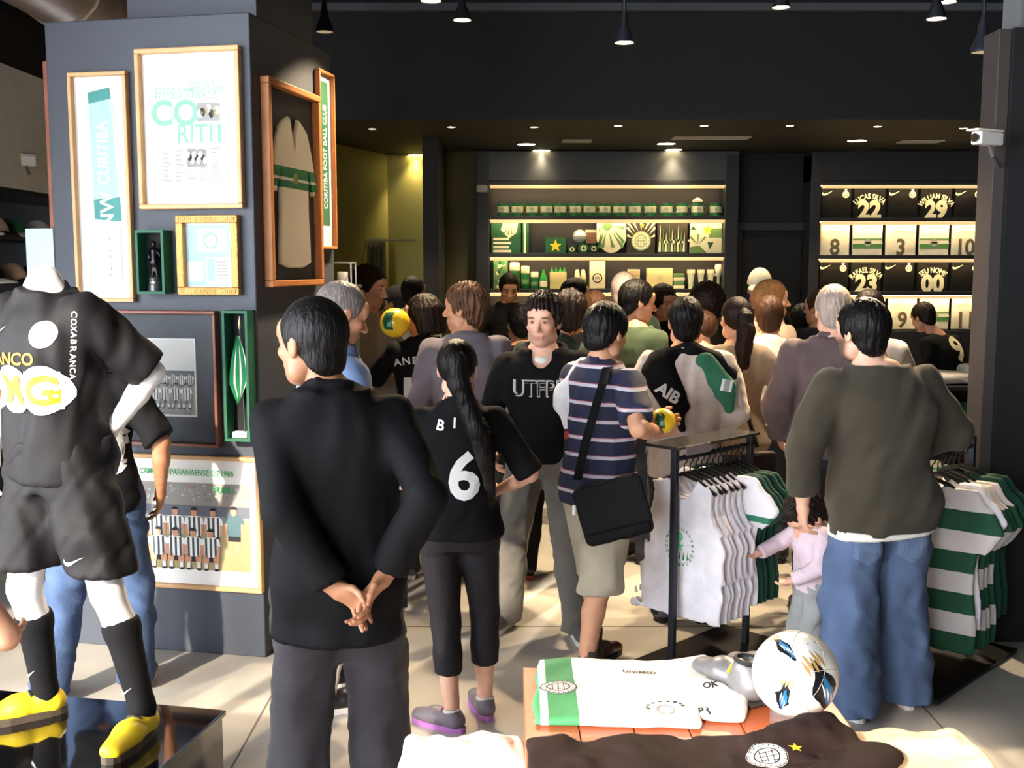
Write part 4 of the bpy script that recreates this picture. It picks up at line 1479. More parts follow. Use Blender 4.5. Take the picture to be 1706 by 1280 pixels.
# long sales counter in front of the shelves
ct = thing('sales_counter', 'long dark sales counter in front of the back shelves', 'counter', (.78, 9.42, 0))
MB().rbox(-1.35, 1.35, -.25, .25, 0, .96, .006).build('counter_body', m_shelf, ct)
MB().rbox(-1.4, 1.4, -.30, .30, .96, 1.0, .006).build('counter_top', m_black, ct)
for k, (x, m_) in enumerate(((-.18, m_gplast), (.0, m_cream), (.16, m_gplast), (.34, m_green_dk))):
    t = thing('folded_shirt', ['green folded shirt at the counter end before the clerk', 'cream folded shirt on the counter before the clerk', 'green folded shirt right of the cream one on the counter', 'dark green folded shirt on the counter'][k], 'shirt', (x, 9.25, 1.004))
    s = SDF((-.1, -.14, 0), (.1, .14, .07), .012)
    s.box((0, 0, .028), (.085, .12, .027), .02).wrinkle(.004, k)
    soft('folded_cloth', s, m_, t)

# caps on the left wall shelf
def cap_mesh(sc=1.0, h=.008):
    s = SDF((-.11, -.13, -.02), (.11, .22, .16), h)
    s.ell((0, 0, .0), (.092, .108, .125), .0)
    s.plane((0, 0, 0), (0, 0, -1))
    return s
def cap_thing(loc, rz, label, m_cap, m_brim, parent=None, group='caps on the left wall shelves'):
    t = thing('baseball_cap', label, 'cap', loc, rz, group)
    cap_parts(t, m_cap, m_brim)
    return t
_CAP = {}
def cap_parts(t, m_cap, m_brim, M=None, grow=1.0):
    key = (m_cap.name, m_brim.name)
    if 'd' not in _CAP:
        s = cap_mesh()
        V, F = s.mesh(); _CAP['d'] = (relax(V, F, 2), F)
        s = SDF((-.1, .02, -.03), (.1, .21, .05), .007)
        s.ell((0, .105, .0), (.085, .095, .012), .0).plane((0, .075, 0), (0, -1, 0))
        x = s.ax[0][:, None, None]
        V, F = s.mesh(); V[:, 2] += .016 - 2.2 * V[:, 0] ** 2 - .10 * (V[:, 1] - .09)
        _CAP['b'] = (relax(V, F, 2), F)
    for nm, k, m in (('crown', 'd', m_cap), ('brim', 'b', m_brim)):
        V, F = _CAP[k]
        if M is not None:
            V = (V * grow) @ np.array(M.to_3x3()).T + np.array(M.translation)
        mesh_obj(nm, V, F, m, t, smooth=True)
m_capw = cloth('cap_white', (226, 222, 214)); m_capg = cloth('cap_green', (40, 88, 56)); m_capk = cloth('cap_black', (36, 36, 40)); m_caps = cloth('cap_sand', (196, 160, 130))
for i, (px, py, Y, a, b_, lab) in enumerate([
        (2, 384, 6.75, m_capk, m_capw, 'black cap with a white brim, leftmost on the top wall shelf'),
        (32, 384, 7.0, m_caps, m_capk, 'sand and black cap, second from left on the top wall shelf'),
        (55, 384, 7.25, m_capg, m_capw, 'green cap with a white brim on the top wall shelf'),
        (92, 385, 7.65, m_capw, m_caps, 'white cap nearest the pillar on the top wall shelf')]):
    p = at(px, py, Y)
    cap_thing((-3.33, Y, 2.06), R(-100 - 15 * (i % 2)), lab, a, b_)
for i, (Y, a, b_, lab) in enumerate([(6.9, m_capk, m_capw, 'black cap with white brim on the second wall shelf, left'), (7.25, m_caps, m_capk, 'sand cap on the second wall shelf'), (7.6, m_capk, m_capg, 'dark cap on the second wall shelf near the pillar')]):
    cap_thing((-3.34, Y, 1.76), R(-95), lab, a, b_)

# ---------------- table on the right with piles of shirts
pa = at(1575, 640, 7.2)
gt = thing('display_table', 'dark tiered display table with shirt piles beside the black wall', 'table', (3.02, 7.35, 0))
for z in (1.08, .88, .62, .34):
    MB().rbox(-.44, .36, -.32, .32, z - .03, z, .004).build('tier_board', m_shelf, gt)
for x in (-.42, .34):
    for y in (-.30, .30):
        MB().box(x - .018, x + .018, y - .018, y + .018, 0, 1.05).build('leg', m_metal_dk, gt)
def pile(name, label, cat, loc, hx, hy, hz, m, seed, amp=.010, rz=0, h=.012):
    t = thing(name, label, cat, loc, rz)
    s = SDF((-hx - .03, -hy - .03, -.0), (hx + .03, hy + .03, 2 * hz + .05), h)
    s.box((0, 0, hz), (hx, hy, hz), min(hz * .9, .03)).wrinkle(amp, seed, (.14, .08, .05)).plane((0, 0, 0.002), (0, 0, -1))
    soft('cloth_pile', s, m, t)
    return t
m_wcl = cloth('white_jersey', (236, 234, 230))
pile('shirt_pile', 'crumpled white shirts heaped on the tiered table, left half', 'shirts', (2.86, 7.25, 1.082), .20, .16, .035, m_wcl, 2)
pile('shirt_pile', 'crumpled white shirts heaped higher on the tiered table, right half', 'shirts', (3.22, 7.35, 1.082), .13, .16, .055, m_wcl, 3)
pile('shirt_pile', 'bright green shirt lying on the second tier', 'shirts', (2.94, 7.2, .882), .17, .15, .03, cloth('bright_green', (30, 130, 84)), 4)
pile('shirt_pile', 'pinkish white shirt heap at the right of the second tier', 'shirts', (3.24, 7.2, .882), .11, .14, .045, cloth('pink_white', (226, 196, 184)), 5)
pile('shirt_pile', 'grey-blue shirt on the third tier of the display table', 'shirts', (3.05, 7.2, .622), .22, .16, .05, cloth('slate_cloth', (92, 100, 122)), 6)
pile('shirt_pile', 'dark green shirts on the lowest tier of the display table', 'shirts', (3.05, 7.2, .342), .22, .16, .07, cloth('deep_green', (16, 76, 52)), 8)

# small dark table behind the suited man
st = thing('display_table', 'small dark table with trinkets behind the suited man', 'table', (-.76, 5.55, 0))
MB().rbox(-.20, .20, -.26, .26, 1.06, 1.09, .004).build('table_top', m_shelf, st)
for x in (-.17, .17):
    for y in (-.23, .23):
        MB().box(x - .015, x + .015, y - .015, y + .015, 0, 1.06).build('leg', m_metal_dk, st)
for k, (x, y) in enumerate(((-.06, -.1), (.05, -.12), (.13, -.05), (.0, .05))):
    t = thing('trinket_tin', ['small gold tin, left on the dark table', 'gold tin nearest on the dark table', 'gold tin at the right of the dark table', 'gold tin at the back of the dark table'][k], 'tin', (-.76 + x, 5.55 + y, 1.09), 0, 'trinket tins on the dark table')
    MB().lathe([(.03, 0), (.032, .005), (.032, .04), (.03, .045)], 16).build('tin_body', mat('tin_gold', (220, 180, 120), .3, metal=.5), t, smooth=True)
    MB().lathe([(.033, .045), (.033, .058), (.001, .06)], 16).build('tin_lid', m_ink, t, smooth=True)

# ================================================================== PEOPLE
m_skin = mat('skin', (200, 150, 120), .5, attr=True, bump=.05, bscale=180, var=.05, vscale=30, spec=.4)
SK_FAIR, SK_TAN, SK_BROWN, SK_DEEP = (222, 172, 146), (204, 150, 118), (168, 116, 86), (122, 82, 62)

_HEAD, _HAND, _HAIR = {}, {}, {}
CRC, CRR = np.array((0, -.012, .028), dtype=np.float32), (.077, .098, .092)

def head_mesh(kind, h):
    key = (kind, h)
    if key in _HEAD:
        return _HEAD[key]
    s = SDF((-.10, -.125, -.135), (.10, .13, .135), h)
    s.ell(CRC, CRR, 0)
    jw = {'m': .060, 'f': .055, 'c': .058}[kind]
    s.ell((0, .022, -.042), (jw, .068, .076), .035)
    s.ell((0, .058, -.092), (.026 if kind != 'm' else .030, .024, .022), .03)
    s.cone((-.045, .012, -.075), (.045, .012, -.075), .026, .026, .03)
    s.ell((0, .07, .045), (.055, .024, .03), .03)
    s.cone((-.036, .083, .026), (.036, .083, .026), .009, .009, .016)
    s.ell((-.042, .062, -.022), (.02, .02, .016), .02).ell((.042, .062, -.022), (.02, .02, .016), .02)
    for sx_ in (-1, 1):
        s.ell((sx_ * .031, .102, .008), (.018, .018, .010), .012, 's')
        s.ell((sx_ * .031, .076, .008), (.015, .0145, .011), .004)
    s.cone((0, .086, .014), (0, .112, -.028), .008, .0125, .012)
    s.ell((-.013, .098, -.032), (.009, .011, .008), .006).ell((.013, .098, -.032), (.009, .011, .008), .006)
    s.cone((-.020, .088, -.060), (.020, .088, -.060), .0055, .0055, .006)
    s.cone((-.016, .0875, -.069), (.016, .0875, -.069), .0062, .0062, .006)
    s.cone((-.024, .098, -.0645), (.024, .098, -.0645), .0025, .0025, .004, op='s')
    for sx_ in (-1, 1):
        s.ell((sx_ * .078, -.004, -.004), (.010, .021, .033), .008, Rm=Matrix.Rotation(R(14 * sx_), 3, 'Z'))
        s.ell((sx_ * .090, .000, .000), (.008, .011, .018), .005, 's')
    V, F = s.mesh()
    V = relax(V, F, 1, .4)
    _HEAD[key] = (V, F)
    return V, F

def head_cols(V, skin, beard=0.0, lip=(176, 96, 86)):
    n = len(V)
    base = np.array(rgb(*skin)[:3], dtype=np.float32)
    C = np.tile(base, (n, 1))
    x, y, z = V[:, 0], V[:, 1], V[:, 2]
    def mixin(mask, col, a):
        w = (mask * a)[:, None]
        return C * (1 - w) + np.array(rgb(*col)[:3], dtype=np.float32) * w
    sm = lambda v: np.clip(v, 0, 1)
    if beard:
        f = sm((.0 - z) / .03) * sm((y + .005) / .03) * sm(1 - (y > .086) * (z > -.05))
        C = mixin(f, (60, 48, 42), beard)
    C = mixin(sm(2 - 2 * (((x) / .026) ** 2 + ((z + .0645) / .011) ** 2)) * (y > .07), lip, .55)
    for s_ in (-1, 1):
        b = sm(2 - 2 * (((x - s_ * .033) / .021) ** 2 + ((z - .030 + 3.0 * (np.abs(x) - .033) ** 2) / .0065) ** 2)) * (y > .06)
        C = mixin(b, (40, 30, 26), .85)
        e = sm(2 - 2 * (((x - s_ * .031) / .0155) ** 2 + ((z - .008) / .0062) ** 2)) * (y > .06)
        C = mixin(e, (196, 184, 176), .7)
        e = sm(2 - 2 * (((x - s_ * .031) / .0095) ** 2 + ((z - .008) / .0085) ** 2)) * (y > .06)
        C = mixin(e, (36, 26, 22), .95)
    C = mixin(sm(2 - 2 * (((np.abs(x) - .045) / .025) ** 2 + ((z + .022) / .022) ** 2)) * (y > .04), (212, 120, 100), .15)
    return C

def hand_mesh(curl, h):
    key = (round(curl, 2), h)
    if key in _HAND:
        return _HAND[key]
    s = SDF((-.06, -.05, -.13), (.09, .22, .05), h)
    s.cone((0, -.035, 0), (0, .012, 0), .024, .026, .01, (1, 0, 0), 1.25)
    s.cone((.012, .018, -.002), (.022, .078, 0), .017, .0135, .014).cone((-.012, .018, -.002), (-.024, .070, 0), .017, .012, .014)
    s.cone((0, .02, 0), (0, .082, 0), .017, .0135, .014)
    s.ell((.024, .032, -.010), (.016, .028, .014), .012)
    base = [(.030, .084), (.0105, .090), (-.0095, .086), (-.0285, .076)]
    lens = [(.042, .026, .020), (.046, .029, .021), (.043, .027, .020), (.033, .021, .018)]
    for i in range(4):
        p = np.array((base[i][0], base[i][1] - .008, .001))
        ang = 0.12 * curl
        spread = (1.5 - i) * .05 * (1 - curl)
        r0 = [.0092, .0095, .0090, .0080][i]
        for j, L in enumerate(lens[i]):
            ang += curl * (.8, 1.0, .6)[j]
            d = np.array((spread, math.cos(ang), -math.sin(ang)))
            q = p + d / np.linalg.norm(d) * (L + (.008 if j == 0 else 0))
            s.cone(p, q, r0 * (1 - .08 * j), r0 * (1 - .08 * (j + 1)), .004)
            p = q
    p = np.array((.026, .016, -.008))
    ds = [(.72, .66, -.28), (.38, .88, -.30 - .25 * curl), (.10 - .1 * curl, .92, -.30 - .4 * curl)]
    for j, (d, L) in enumerate(zip(ds, (.040, .033, .025))):
        d = np.array(d)
        q = p + d / np.linalg.norm(d) * L
        s.cone(p, q, (.0125, .0105, .0095)[j], (.0108, .0098, .0080)[j], .006)
        p = q
    V, F = s.mesh()
    V = relax(V, F, 1, .4)
    _HAND[key] = (V, F)
    return V, F

def hair_mesh(style, h, t=None):
    key = (style, h, t)
    if key in _HAIR:
        return _HAIR[key]
    big = style in ('curly', 'long', 'bob', 'messy')
    s = SDF((-.17, -.19, -.36 if style == 'long' else -.16), (.17, .17, .22), h)
    thick = t if t is not None else {'short': .012, 'crop': .006, 'messy': .020, 'pony': .008, 'bob': .018, 'long': .016, 'curly': .05, 'side': .018, 'ring': .006, 'flat': .014}[style]
    rx, ry, rz = CRR
    if style in ('short', 'messy', 'flat', 'crop', 'side'):
        s.ell((0, -.045, -.045), (.062 + thick * .5, .052 + thick * .5, .06), .02)
    s.ell(CRC + np.array((0, -.002, .004 if style not in ('messy', 'side') else .010), dtype=np.float32), (rx + thick, ry + thick * .9, rz + thick), .02)
    if style in ('bob', 'long'):
        zl = -.30 if style == 'long' else -.085
        for a in range(-4, 5):
            an = R(180 + a * 27)
            s.cone((.07 * math.sin(an), .082 * math.cos(an) - .012, .03), (.082 * math.sin(an), .075 * math.cos(an) - .03, zl), .03, .024, .03)
    if style == 'curly':
        s.ell((0, -.03, .03), (.13, .13, .13), .03)
    x, y, z = s.ax[0][:, None, None], s.ax[1][None, :, None], s.ax[2][None, None, :]
    # hairline in profile
    yy = s.ax[1]
    if style in ('bob', 'long', 'curly'):
        zt = np.interp(yy, [-.2, .02, .045, .075, .12], [-.5, -.5, -.12 if style != 'curly' else -.04, .045, .055])
        side = None
    elif style == 'ring':
        zt = np.interp(yy, [-.2, -.07, -.045, .02, .03, .12], [-.07, -.075, -.06, -.005, .06, .4])
    elif style == 'pony':
        zt = np.interp(yy, [-.2, -.07, -.045, .005, .045, .088, .13], [-.075, -.075, -.055, .010, .03, .075, .085])
    elif style == 'flat':
        zt = np.interp(yy, [-.2, -.075, -.045, -.005, .040, .060, .13], [-.098, -.098, -.068, -.018, -.030, .040, .048])
    else:
        zt = np.interp(yy, [-.2, -.075, -.045, -.005, .030, .052, .088, .13], [-.098, -.098, -.068, -.018, -.022, .035, .072, .08])
    s.D = np.maximum(s.D, ((zt[None, :, None] - z) * .75).astype(np.float32))
    if style == 'ring':
        s.ell((0, -.005, .13), (.075, .1, .07), .01, 's')
    # locks and strands
    amp = {'short': .0025, 'crop': .0008, 'messy': .0060, 'pony': .0015, 'bob': .003, 'long': .004, 'curly': .010, 'side': .003, 'ring': .001, 'flat': .002}[style]
    ang = np.arctan2(x, -(y + .01) + 0 * x)
    if style == 'curly':
        n = np.sin(95 * x + 3 * np.sin(70 * z)) * np.sin(90 * y + 2 * np.sin(80 * x)) * np.sin(85 * z + 2 * np.sin(60 * y))
    else:
        n = np.sin(26 * ang + 40 * z + 2 * np.sin(30 * z + 5 * ang)) + .7 * np.sin(41 * ang - 25 * z + 60 * y)
    s.D = (s.D + amp * n).astype(np.float32)
    V, F = s.mesh()
    V = relax(V, F, 1, .35)
    _HAIR[key] = (V, F)
    return V, F

def hairmat(name, col, rough=.45):
    return mat(name, col, rough, bump=.7, bscale=90, var=.25, vscale=40, stretch=(1, 1, .22), spec=.2)
H_BLACK = hairmat('hair_black', (15, 13, 13))
H_DARK = hairmat('hair_dark_brown', (32, 23, 19))
H_BROWN = hairmat('hair_brown', (64, 42, 29))
H_BLOND = hairmat('hair_sandy', (142, 100, 60))
H_GREY = hairmat('hair_grey', (120, 112, 108))
H_GREY_LIT = hairmat('hair_grey_lit', (196, 176, 164))  # grey hair made pale, the light on it put into the colour
H_LIGHT = hairmat('hair_light_brown', (150, 116, 88))

def ik(S, T, l1, l2, hint):
    S, T, hint = np.array(S, float), np.array(T, float), np.array(hint, float)
    d = T - S
    L = np.linalg.norm(d)
    if L > (l1 + l2) * .999:
        T = S + d / L * (l1 + l2) * .999
        d = T - S
        L = np.linalg.norm(d)
    u = d / L
    a = (l1 * l1 - l2 * l2 + L * L) / (2 * L)
    hgt = math.sqrt(max(l1 * l1 - a * a, 0))
    n = hint - u * (hint @ u)
    n = n / (np.linalg.norm(n) + 1e-9)
    return S + u * a + n * hgt, T

MALE = [(.82, .150, .100, 0, -.012), (.92, .168, .118, 0, -.018), (1.0, .160, .112, 0, -.008), (1.08, .148, .102, 0, 0), (1.18, .155, .108, 0, .002),
        (1.28, .172, .120, 0, .0), (1.35, .178, .116, 0, -.006), (1.41, .164, .098, 0, -.012), (1.445, .128, .082, 0, -.016), (1.48, .088, .068, 0, -.016), (1.515, .063, .060, 0, -.012)]
FEM = [(.82, .160, .108, 0, -.012), (.90, .178, .128, 0, -.022), (1.0, .156, .110, 0, -.010), (1.09, .124, .090, 0, 0), (1.18, .132, .098, 0, .006),
       (1.27, .150, .118, 0, .012), (1.35, .156, .104, 0, -.004), (1.41, .146, .088, 0, -.012), (1.445, .110, .074, 0, -.016), (1.48, .074, .060, 0, -.016), (1.515, .053, .053, 0, -.012)]

def rotz(a):
    c, s = math.cos(a), math.sin(a)
    return np.array(((c, -s, 0), (s, c, 0), (0, 0, 1)))

def person(label, px, top, Y, yaw, group=None, sex='m', H=None, dx=0.0, dy=0.0, skin=SK_TAN, hyaw=0, hpitch=0, hroll=0, lean=(0, 0), hoff=(0, 0), wide=1.0, deep=1.0, head=1.06,
           armL=None, armR=None, feet=None, hair=('short', H_DARK), beard=0.0, topw=None, bottom=None, shoes=None, socks=None, hi=False, shoulder=None, z0=0.0, bare_feet=False, cap=None, gaze=None, seed=0, root=None, nohead=False, name='person', cat='person', bend=0.0):
    p = at(px, top, Y)
    if H is None:
        H = p.z - z0
    s = H / 1.75
    loc = (p.x + dx, Y + dy, z0)
    t = root or thing(name, label, cat, loc, R(yaw), group)
    hb = .0165 if hi else .026         # voxel sizes
    hc = .0125 if hi else .022
    hh = .0055 if hi else .008
    tabb = FEM if sex == 'f' else MALE
    def bx(z):
        return lean[0] * min(max((z - .95) / .5, 0), 1.15)
    def by(z):
        return lean[1] * min(max((z - .95) / .5, 0), 1.15)
    tab = [(z, w * wide, d * deep, x + bx(z), y + by(z)) for z, w, d, x, y in tabb]
    sw = shoulder or (.178 if sex == 'm' else .152)
    sw *= (1 + (wide - 1) * .6)
    drop = 0.0
    hipx = .086
    out = {}
    J = {}
    for sd_, nm in ((-1, 'L'), (1, 'R')):
        S = np.array((sd_ * sw + bx(1.40), by(1.40) - .012, 1.405))
        spec = armL if nm == 'L' else armR
        if spec is None:
            spec = dict()
        W_ = np.array(spec.get('w', (sd_ * (sw + .07 * wide) + bx(1.1) * .8, .03 + by(1.1) * .6, .875)), float)
        hint = spec.get('hint', (sd_ * .5, -.8, -.1))
        E, W_ = ik(S, W_, .295, .25, hint)
        u = np.array(spec.get('u', W_ - E), float)
        u = u / np.linalg.norm(u)
        th = np.array(spec.get('t', (0, 1, 0)), float)
        th = th - u * (th @ u)
        th = th / np.linalg.norm(th)
        J[nm] = dict(S=S, E=E, W=W_, u=u, t=th, curl=spec.get('curl', .42))
    ft = feet or {}
    for sd_, nm in ((-1, 'l'), (1, 'r')):
        fx = ft.get(nm, (sd_ * .105, 0.02 if sd_ > 0 else -.02, sd_ * -8))
        hip = np.array((sd_ * hipx * (1 + (wide - 1) * .5), -.01, .90))
        lift_ = fx[3] if len(fx) > 3 else 0
        A = np.array((fx[0], fx[1] - .03, .085 + lift_))
        K, A = ik(hip, A, .43, .40, (sd_ * .12, 1, 0))
        J[nm] = dict(H=hip, K=K, A=A, yaw=R(fx[2]), fx=fx)
    # ---------- body
    hc_ = np.array((bx(1.5) * 1.1 + hoff[0], by(1.5) * 1.1 + hoff[1] + .012, 1.75 - .118 * head))
    Rh = Matrix.Rotation(R(hyaw), 3, 'Z') @ Matrix.Rotation(R(hpitch), 3, 'X') @ Matrix.Rotation(R(hroll), 3, 'Y')
    Rn = np.array(Rh)
    pts = np.array([J[k][q] for k in 'LR' for q in 'SEW'] + [J[k][q] for k in 'lr' for q in 'HKA'] + [hc_])
    lo, hi_ = pts.min(0) - .16 * max(wide, 1), pts.max(0) + .12
    lo[2] = 0.0
    lo[1] = min(lo[1], -.16 * deep); hi_[1] = max(hi_[1], .18)
    b = SDF(lo, hi_, hb)
    b.loft(tab, 0, .03)
    nb = np.array((bx(1.47), by(1.47) - .014, 1.455))
    if not nohead:
        b.cone(nb, hc_ + Rn @ np.array((0, -.022, -.05)), .058 if sex == 'm' else .048, .052 if sex == 'm' else .045, .03)
    else:
        b.cone(nb, nb + np.array((0, .005, .07)), .060, .055, .03)
    for nm in 'LR':
        a = J[nm]
        am = 1.0 if sex == 'm' else .84
        am *= 1 + (wide - 1) * .6
        b.cone(a['S'], a['E'], .052 * am, .040 * am, .03)
        b.cone(a['E'], a['E'] + (a['W'] - a['E']) * .35, .040 * am, .041 * am, .015)
        b.cone(a['E'] + (a['W'] - a['E']) * .35, a['W'], .041 * am, .027 * (1 + (am - 1) * .5), .015)
    for nm in 'lr':
        l = J[nm]
        b.cone(l['H'], l['K'], .088 * (1 + (wide - 1) * .6), .056, .03)
        c_ = l['K'] + (l['A'] - l['K']) * .32 + np.array((0, -.014, 0))
        b.cone(l['K'], c_, .054, .054, .02).cone(c_, l['A'], .052, .036, .02)
        d = np.array((-math.sin(l['yaw']), math.cos(l['yaw']), 0))
        b.cone(l['A'] + np.array((0, 0, -.04)) - d * .025, l['A'] + d * .14 + np.array((0, 0, -.055)), .032, .024, .02)
    V, F = b.mesh()
    V = relax(V, F, 1)
    sk = np.array(rgb(*skin)[:3], dtype=np.float32)
    Vs, Fs, Cs = [V], [F], [np.tile(sk, (len(V), 1))]
    nn = len(V)
    if not nohead:
        HV, HF = head_mesh('c' if head > 1.15 else sex, hh)
        Cs.append(head_cols(HV, skin, beard))
        Vs.append((HV * head) @ Rn.T + hc_)
        Fs.append(HF + nn)
        nn += len(HV)
    for nm in 'LR':
        a = J[nm]
        PV_, PF_ = hand_mesh(a['curl'], .0050 if hi else .008)
        hs = .97 if sex == 'm' else .88
        if nm == 'L':
            Mh = np.stack([a['t'], a['u'], np.cross(a['t'], a['u'])], 1)
            q = PV_ * hs
            fq = PF_
        else:
            Mh = np.stack([-a['t'], a['u'], np.cross(-a['t'], a['u'])], 1)
            q = PV_ * hs * np.array((-1, 1, 1))
            fq = PF_[:, ::-1]
        Vs.append(q @ Mh.T + a['W'] + a['u'] * .012)
        Fs.append(fq + nn)
        nn += len(PV_)
        Cs.append(np.tile(sk * .97, (len(PV_), 1)))
    V, F, Cc = np.concatenate(Vs), np.concatenate(Fs), np.concatenate(Cs)
    mk = out['mk'] = (m_skin if not nohead else None)
    body = mesh_obj('body', V * s, F, m_skin, t, smooth=True, cols=Cc)
    out.update(root=t, body=body, J=J, s=s, head=(hc_, Rn), loc=loc, tab=tab)
    # ---------- hair
    if hair and not nohead:
        st = hair[0]
        HV, HF = hair_mesh(st, .0068 if hi else .0095, hair[2] if len(hair) > 2 else None)
        mesh_obj('hair', ((HV * head) @ Rn.T + hc_) * s, HF, hair[1], t, smooth=True)
    if cap:
        Mc = Matrix.Translation(Vector(hc_ * s)) @ (Matrix(Rn.tolist()).to_4x4()) @ Matrix.Translation((0, -.005 * s, .045 * s)) @ Matrix.Rotation(R(-6), 4, 'X')
        cap_parts(t, cap[0], cap[1], Mc, s * head * 1.0)
    # ---------- trousers
    if bottom:
        wr = bottom.get('wr', .006)
        inf = bottom.get('infl', .014)
        zc = bottom.get('cut', .035)
        g = SDF((lo[0], lo[1], max(zc - .05, 0)), (hi_[0], hi_[1], 1.08), hc)
        tt = [(z, w, d, x, y) for z, w, d, x, y in tab if z <= 1.09]
        g.loft(tt, inf, .03, z1=bottom.get('waist', 1.02))
        kr, ar = bottom.get('knee', .072), bottom.get('ankle', .066)
        for nm in 'lr':
            l = J[nm]
            g.cone(l['H'], l['K'], (.090 + inf) * (1 + (wide - 1) * .6), kr, .03)
            c_ = l['K'] + (l['A'] - l['K']) * .35 + np.array((0, -.010, 0))
            g.cone(l['K'], c_, kr, (kr + ar) / 2, .02).cone(c_, l['A'] + np.array((0, 0, -.06)), (kr + ar) / 2, ar, .02)
        if wr:
            g.wrinkle(wr, seed + 11, (.17, .10, .055), .9)
        g.plane((0, 0, zc), (0, 0, -1))
        out['trousers'] = soft(bottom.get('name', 'trousers'), g, bottom['m'], t, 1, s)
    # ---------- shirt
    if topw:
        inf = topw.get('infl', .016)
        wr = topw.get('wr', .006)
        hem = topw.get('hem', .86)
        g = SDF((lo[0], lo[1], hem - .05), (hi_[0], hi_[1], 1.56), hc)
        flare = topw.get('flare', 0.0)
        tt = []
        for z, w, d, x, y in tab:
            k_ = max(0, (1.12 - z) / .3)
            tt.append((z, w + flare * k_, d + flare * k_, x, y))
        z_, w_, d_, x_, y_ = tt[0]
        if hem < .82:
            tt = [(hem - .02, w_ + flare * .5, d_ + flare * .5, x_, y_)] + tt
        sq = topw.get('waistw', 0.0)
        if sq:
            tt = [(z, max(w, sq) if z < 1.32 else w, d, x, y) for z, w, d, x, y in tt]
        g.loft([q for q in tt if q[0] < 1.50], inf, .03, z1=topw.get('neck', 1.496 if topw.get('collar') else 1.48))
        sl = topw.get('sleeve', 2.0)
        r0, r1, r2 = topw.get('r', (.066, .056, .046))
        am = (1.0 if sex == 'm' else .86) * (1 + (wide - 1) * .6)
        for nm in 'LR':
            a = J[nm]
            g.ell(a['S'] + np.array((-np.sign(a['S'][0]) * .008, 0, -.014)), (.062 * am, .066 * am, .058), .035)
            if sl <= 1:
                q = a['S'] + (a['E'] - a['S']) * sl
                rr = r0 + (r1 - r0) * sl * .3
                g.cone(a['S'], q, r0 * am, rr * am, .02, flat=True)
            else:
                g.cone(a['S'], a['E'], r0 * am, r1 * am, .03)
                q = a['E'] + (a['W'] - a['E']) * (sl - 1)
                g.cone(a['E'], q, r1 * am, (r1 + (r2 - r1) * (sl - 1)) * am, .015, flat=True)
        if topw.get('collar'):
            cr = topw['collar']
            for k in range(14):
                an = 2 * math.pi * k / 14
                an2 = 2 * math.pi * (k + 1) / 14
                f_ = lambda a_: nb + np.array((.070 * math.sin(a_) * (1 if sex == 'm' else .86), -.066 * math.cos(a_) + .008, .030 + .018 * math.cos(a_)))
                g.cone(f_(an), f_(an2), cr, cr, .008, (0, 0, 1), 1.5)
        if topw.get('hood'):
            for k in range(-5, 6):
                an, an2 = R(k * 30), R((k + 1) * 30)
                f_ = lambda a_: nb + np.array((.105 * math.sin(a_), -.09 * math.cos(a_) + .005, .015 + .012 * math.cos(a_)))
                r_ = lambda k_: .020 + .026 * max(0, math.cos(R(k_ * 30)))
                g.cone(f_(an), f_(an2), r_(k), r_(k + 1), .02)
        if wr:
            g.wrinkle(wr, seed + 3, topw.get('wl', (.18, .10, .055)), topw.get('vert', .7))
        zs = topw.get('slope', 0)
        g.plane((0, 0, hem), (zs, 0, -1))
        if topw.get('vneck'):
            g.ell(nb + np.array((0, .085, .02)), (.055, .06, topw['vneck']), .01, 's')
        out['shirt'] = soft(topw.get('name', 'shirt'), g, topw['m'], t, 1, s)
    # ---------- shoes and socks
    if shoes:
        for nm in 'lr':
            l = J[nm]
            A = l['A'].copy()
            lift_ = l['fx'][3] if len(l['fx']) > 3 else 0
            g = SDF((-.08, -.13, -.01), (.08, .22, .16), .008 if hi else .011)
            tl = shoes.get('len', .155)
            g.cone((0, -.062, .052), (0, -.035, .075), .038, .044, .02)
            g.cone((0, -.05, .042), (0, .06, .05), .040, .041, .02, (1, 0, 0), 1.05)
            g.cone((0, .05, .048), (0, tl, .034), .040, .030, .02, (1, 0, 0), 1.25)
            if shoes.get('high'):
                g.cone((0, -.035, .06), (0, -.035, .13), .045, .048, .01)
            g.plane((0, 0, .018), (0, 0, -1))
            V, F = g.mesh()
            V = relax(V, F, 1)
            Rz = rotz(l['yaw'])
            o3 = np.array((A[0], A[1], lift_)) + Rz @ np.array((0, .034, 0))
            Vw = (V @ Rz.T + o3) * s
            sh = mesh_obj('shoe', Vw, F, shoes['m'], t, smooth=True)
            # sole, a flat slab following the outline
            n = 20
            outl = []
            for k in range(n):
                a_ = 2 * math.pi * k / n
                yv = -.035 + .0 + (.145 + (tl - .155) / 2) * math.cos(a_) + .080
                wv = (.050 if yv > .05 else .043) * abs(math.sin(a_)) ** .7 * (1 if math.sin(a_) > 0 else -1)
                outl.append((wv, yv - .005))
            vs = [(x, y, .0005) for x, y in outl] + [(x * 1.02, y * 1.0, .026) for x, y in outl]
            fs = [tuple(reversed(range(n))), tuple(range(n, 2 * n))] + [(k, (k + 1) % n, n + (k + 1) % n, n + k) for k in range(n)]
            vw = (np.array(vs) @ Rz.T + o3) * s
            mesh_obj('sole', vw, fs, shoes.get('sole', m_ink), sh)
            if shoes.get('trim'):
                tb_ = MB()
                for k in range(4):
                    y = .02 + .022 * k
                    z = .092 - .010 * k
                    pp = [np.array((-.026, y - .006, z - .006)), np.array((0, y, z + .004)), np.array((.026, y - .006, z - .006))]
                    tb_.tube([tuple((Rz @ q + o3) * s) for q in pp], .004, 6)
                tb_.build('laces', shoes['trim'], sh)
                f = Flat()
                for sg in (-1, 1):
                    pass
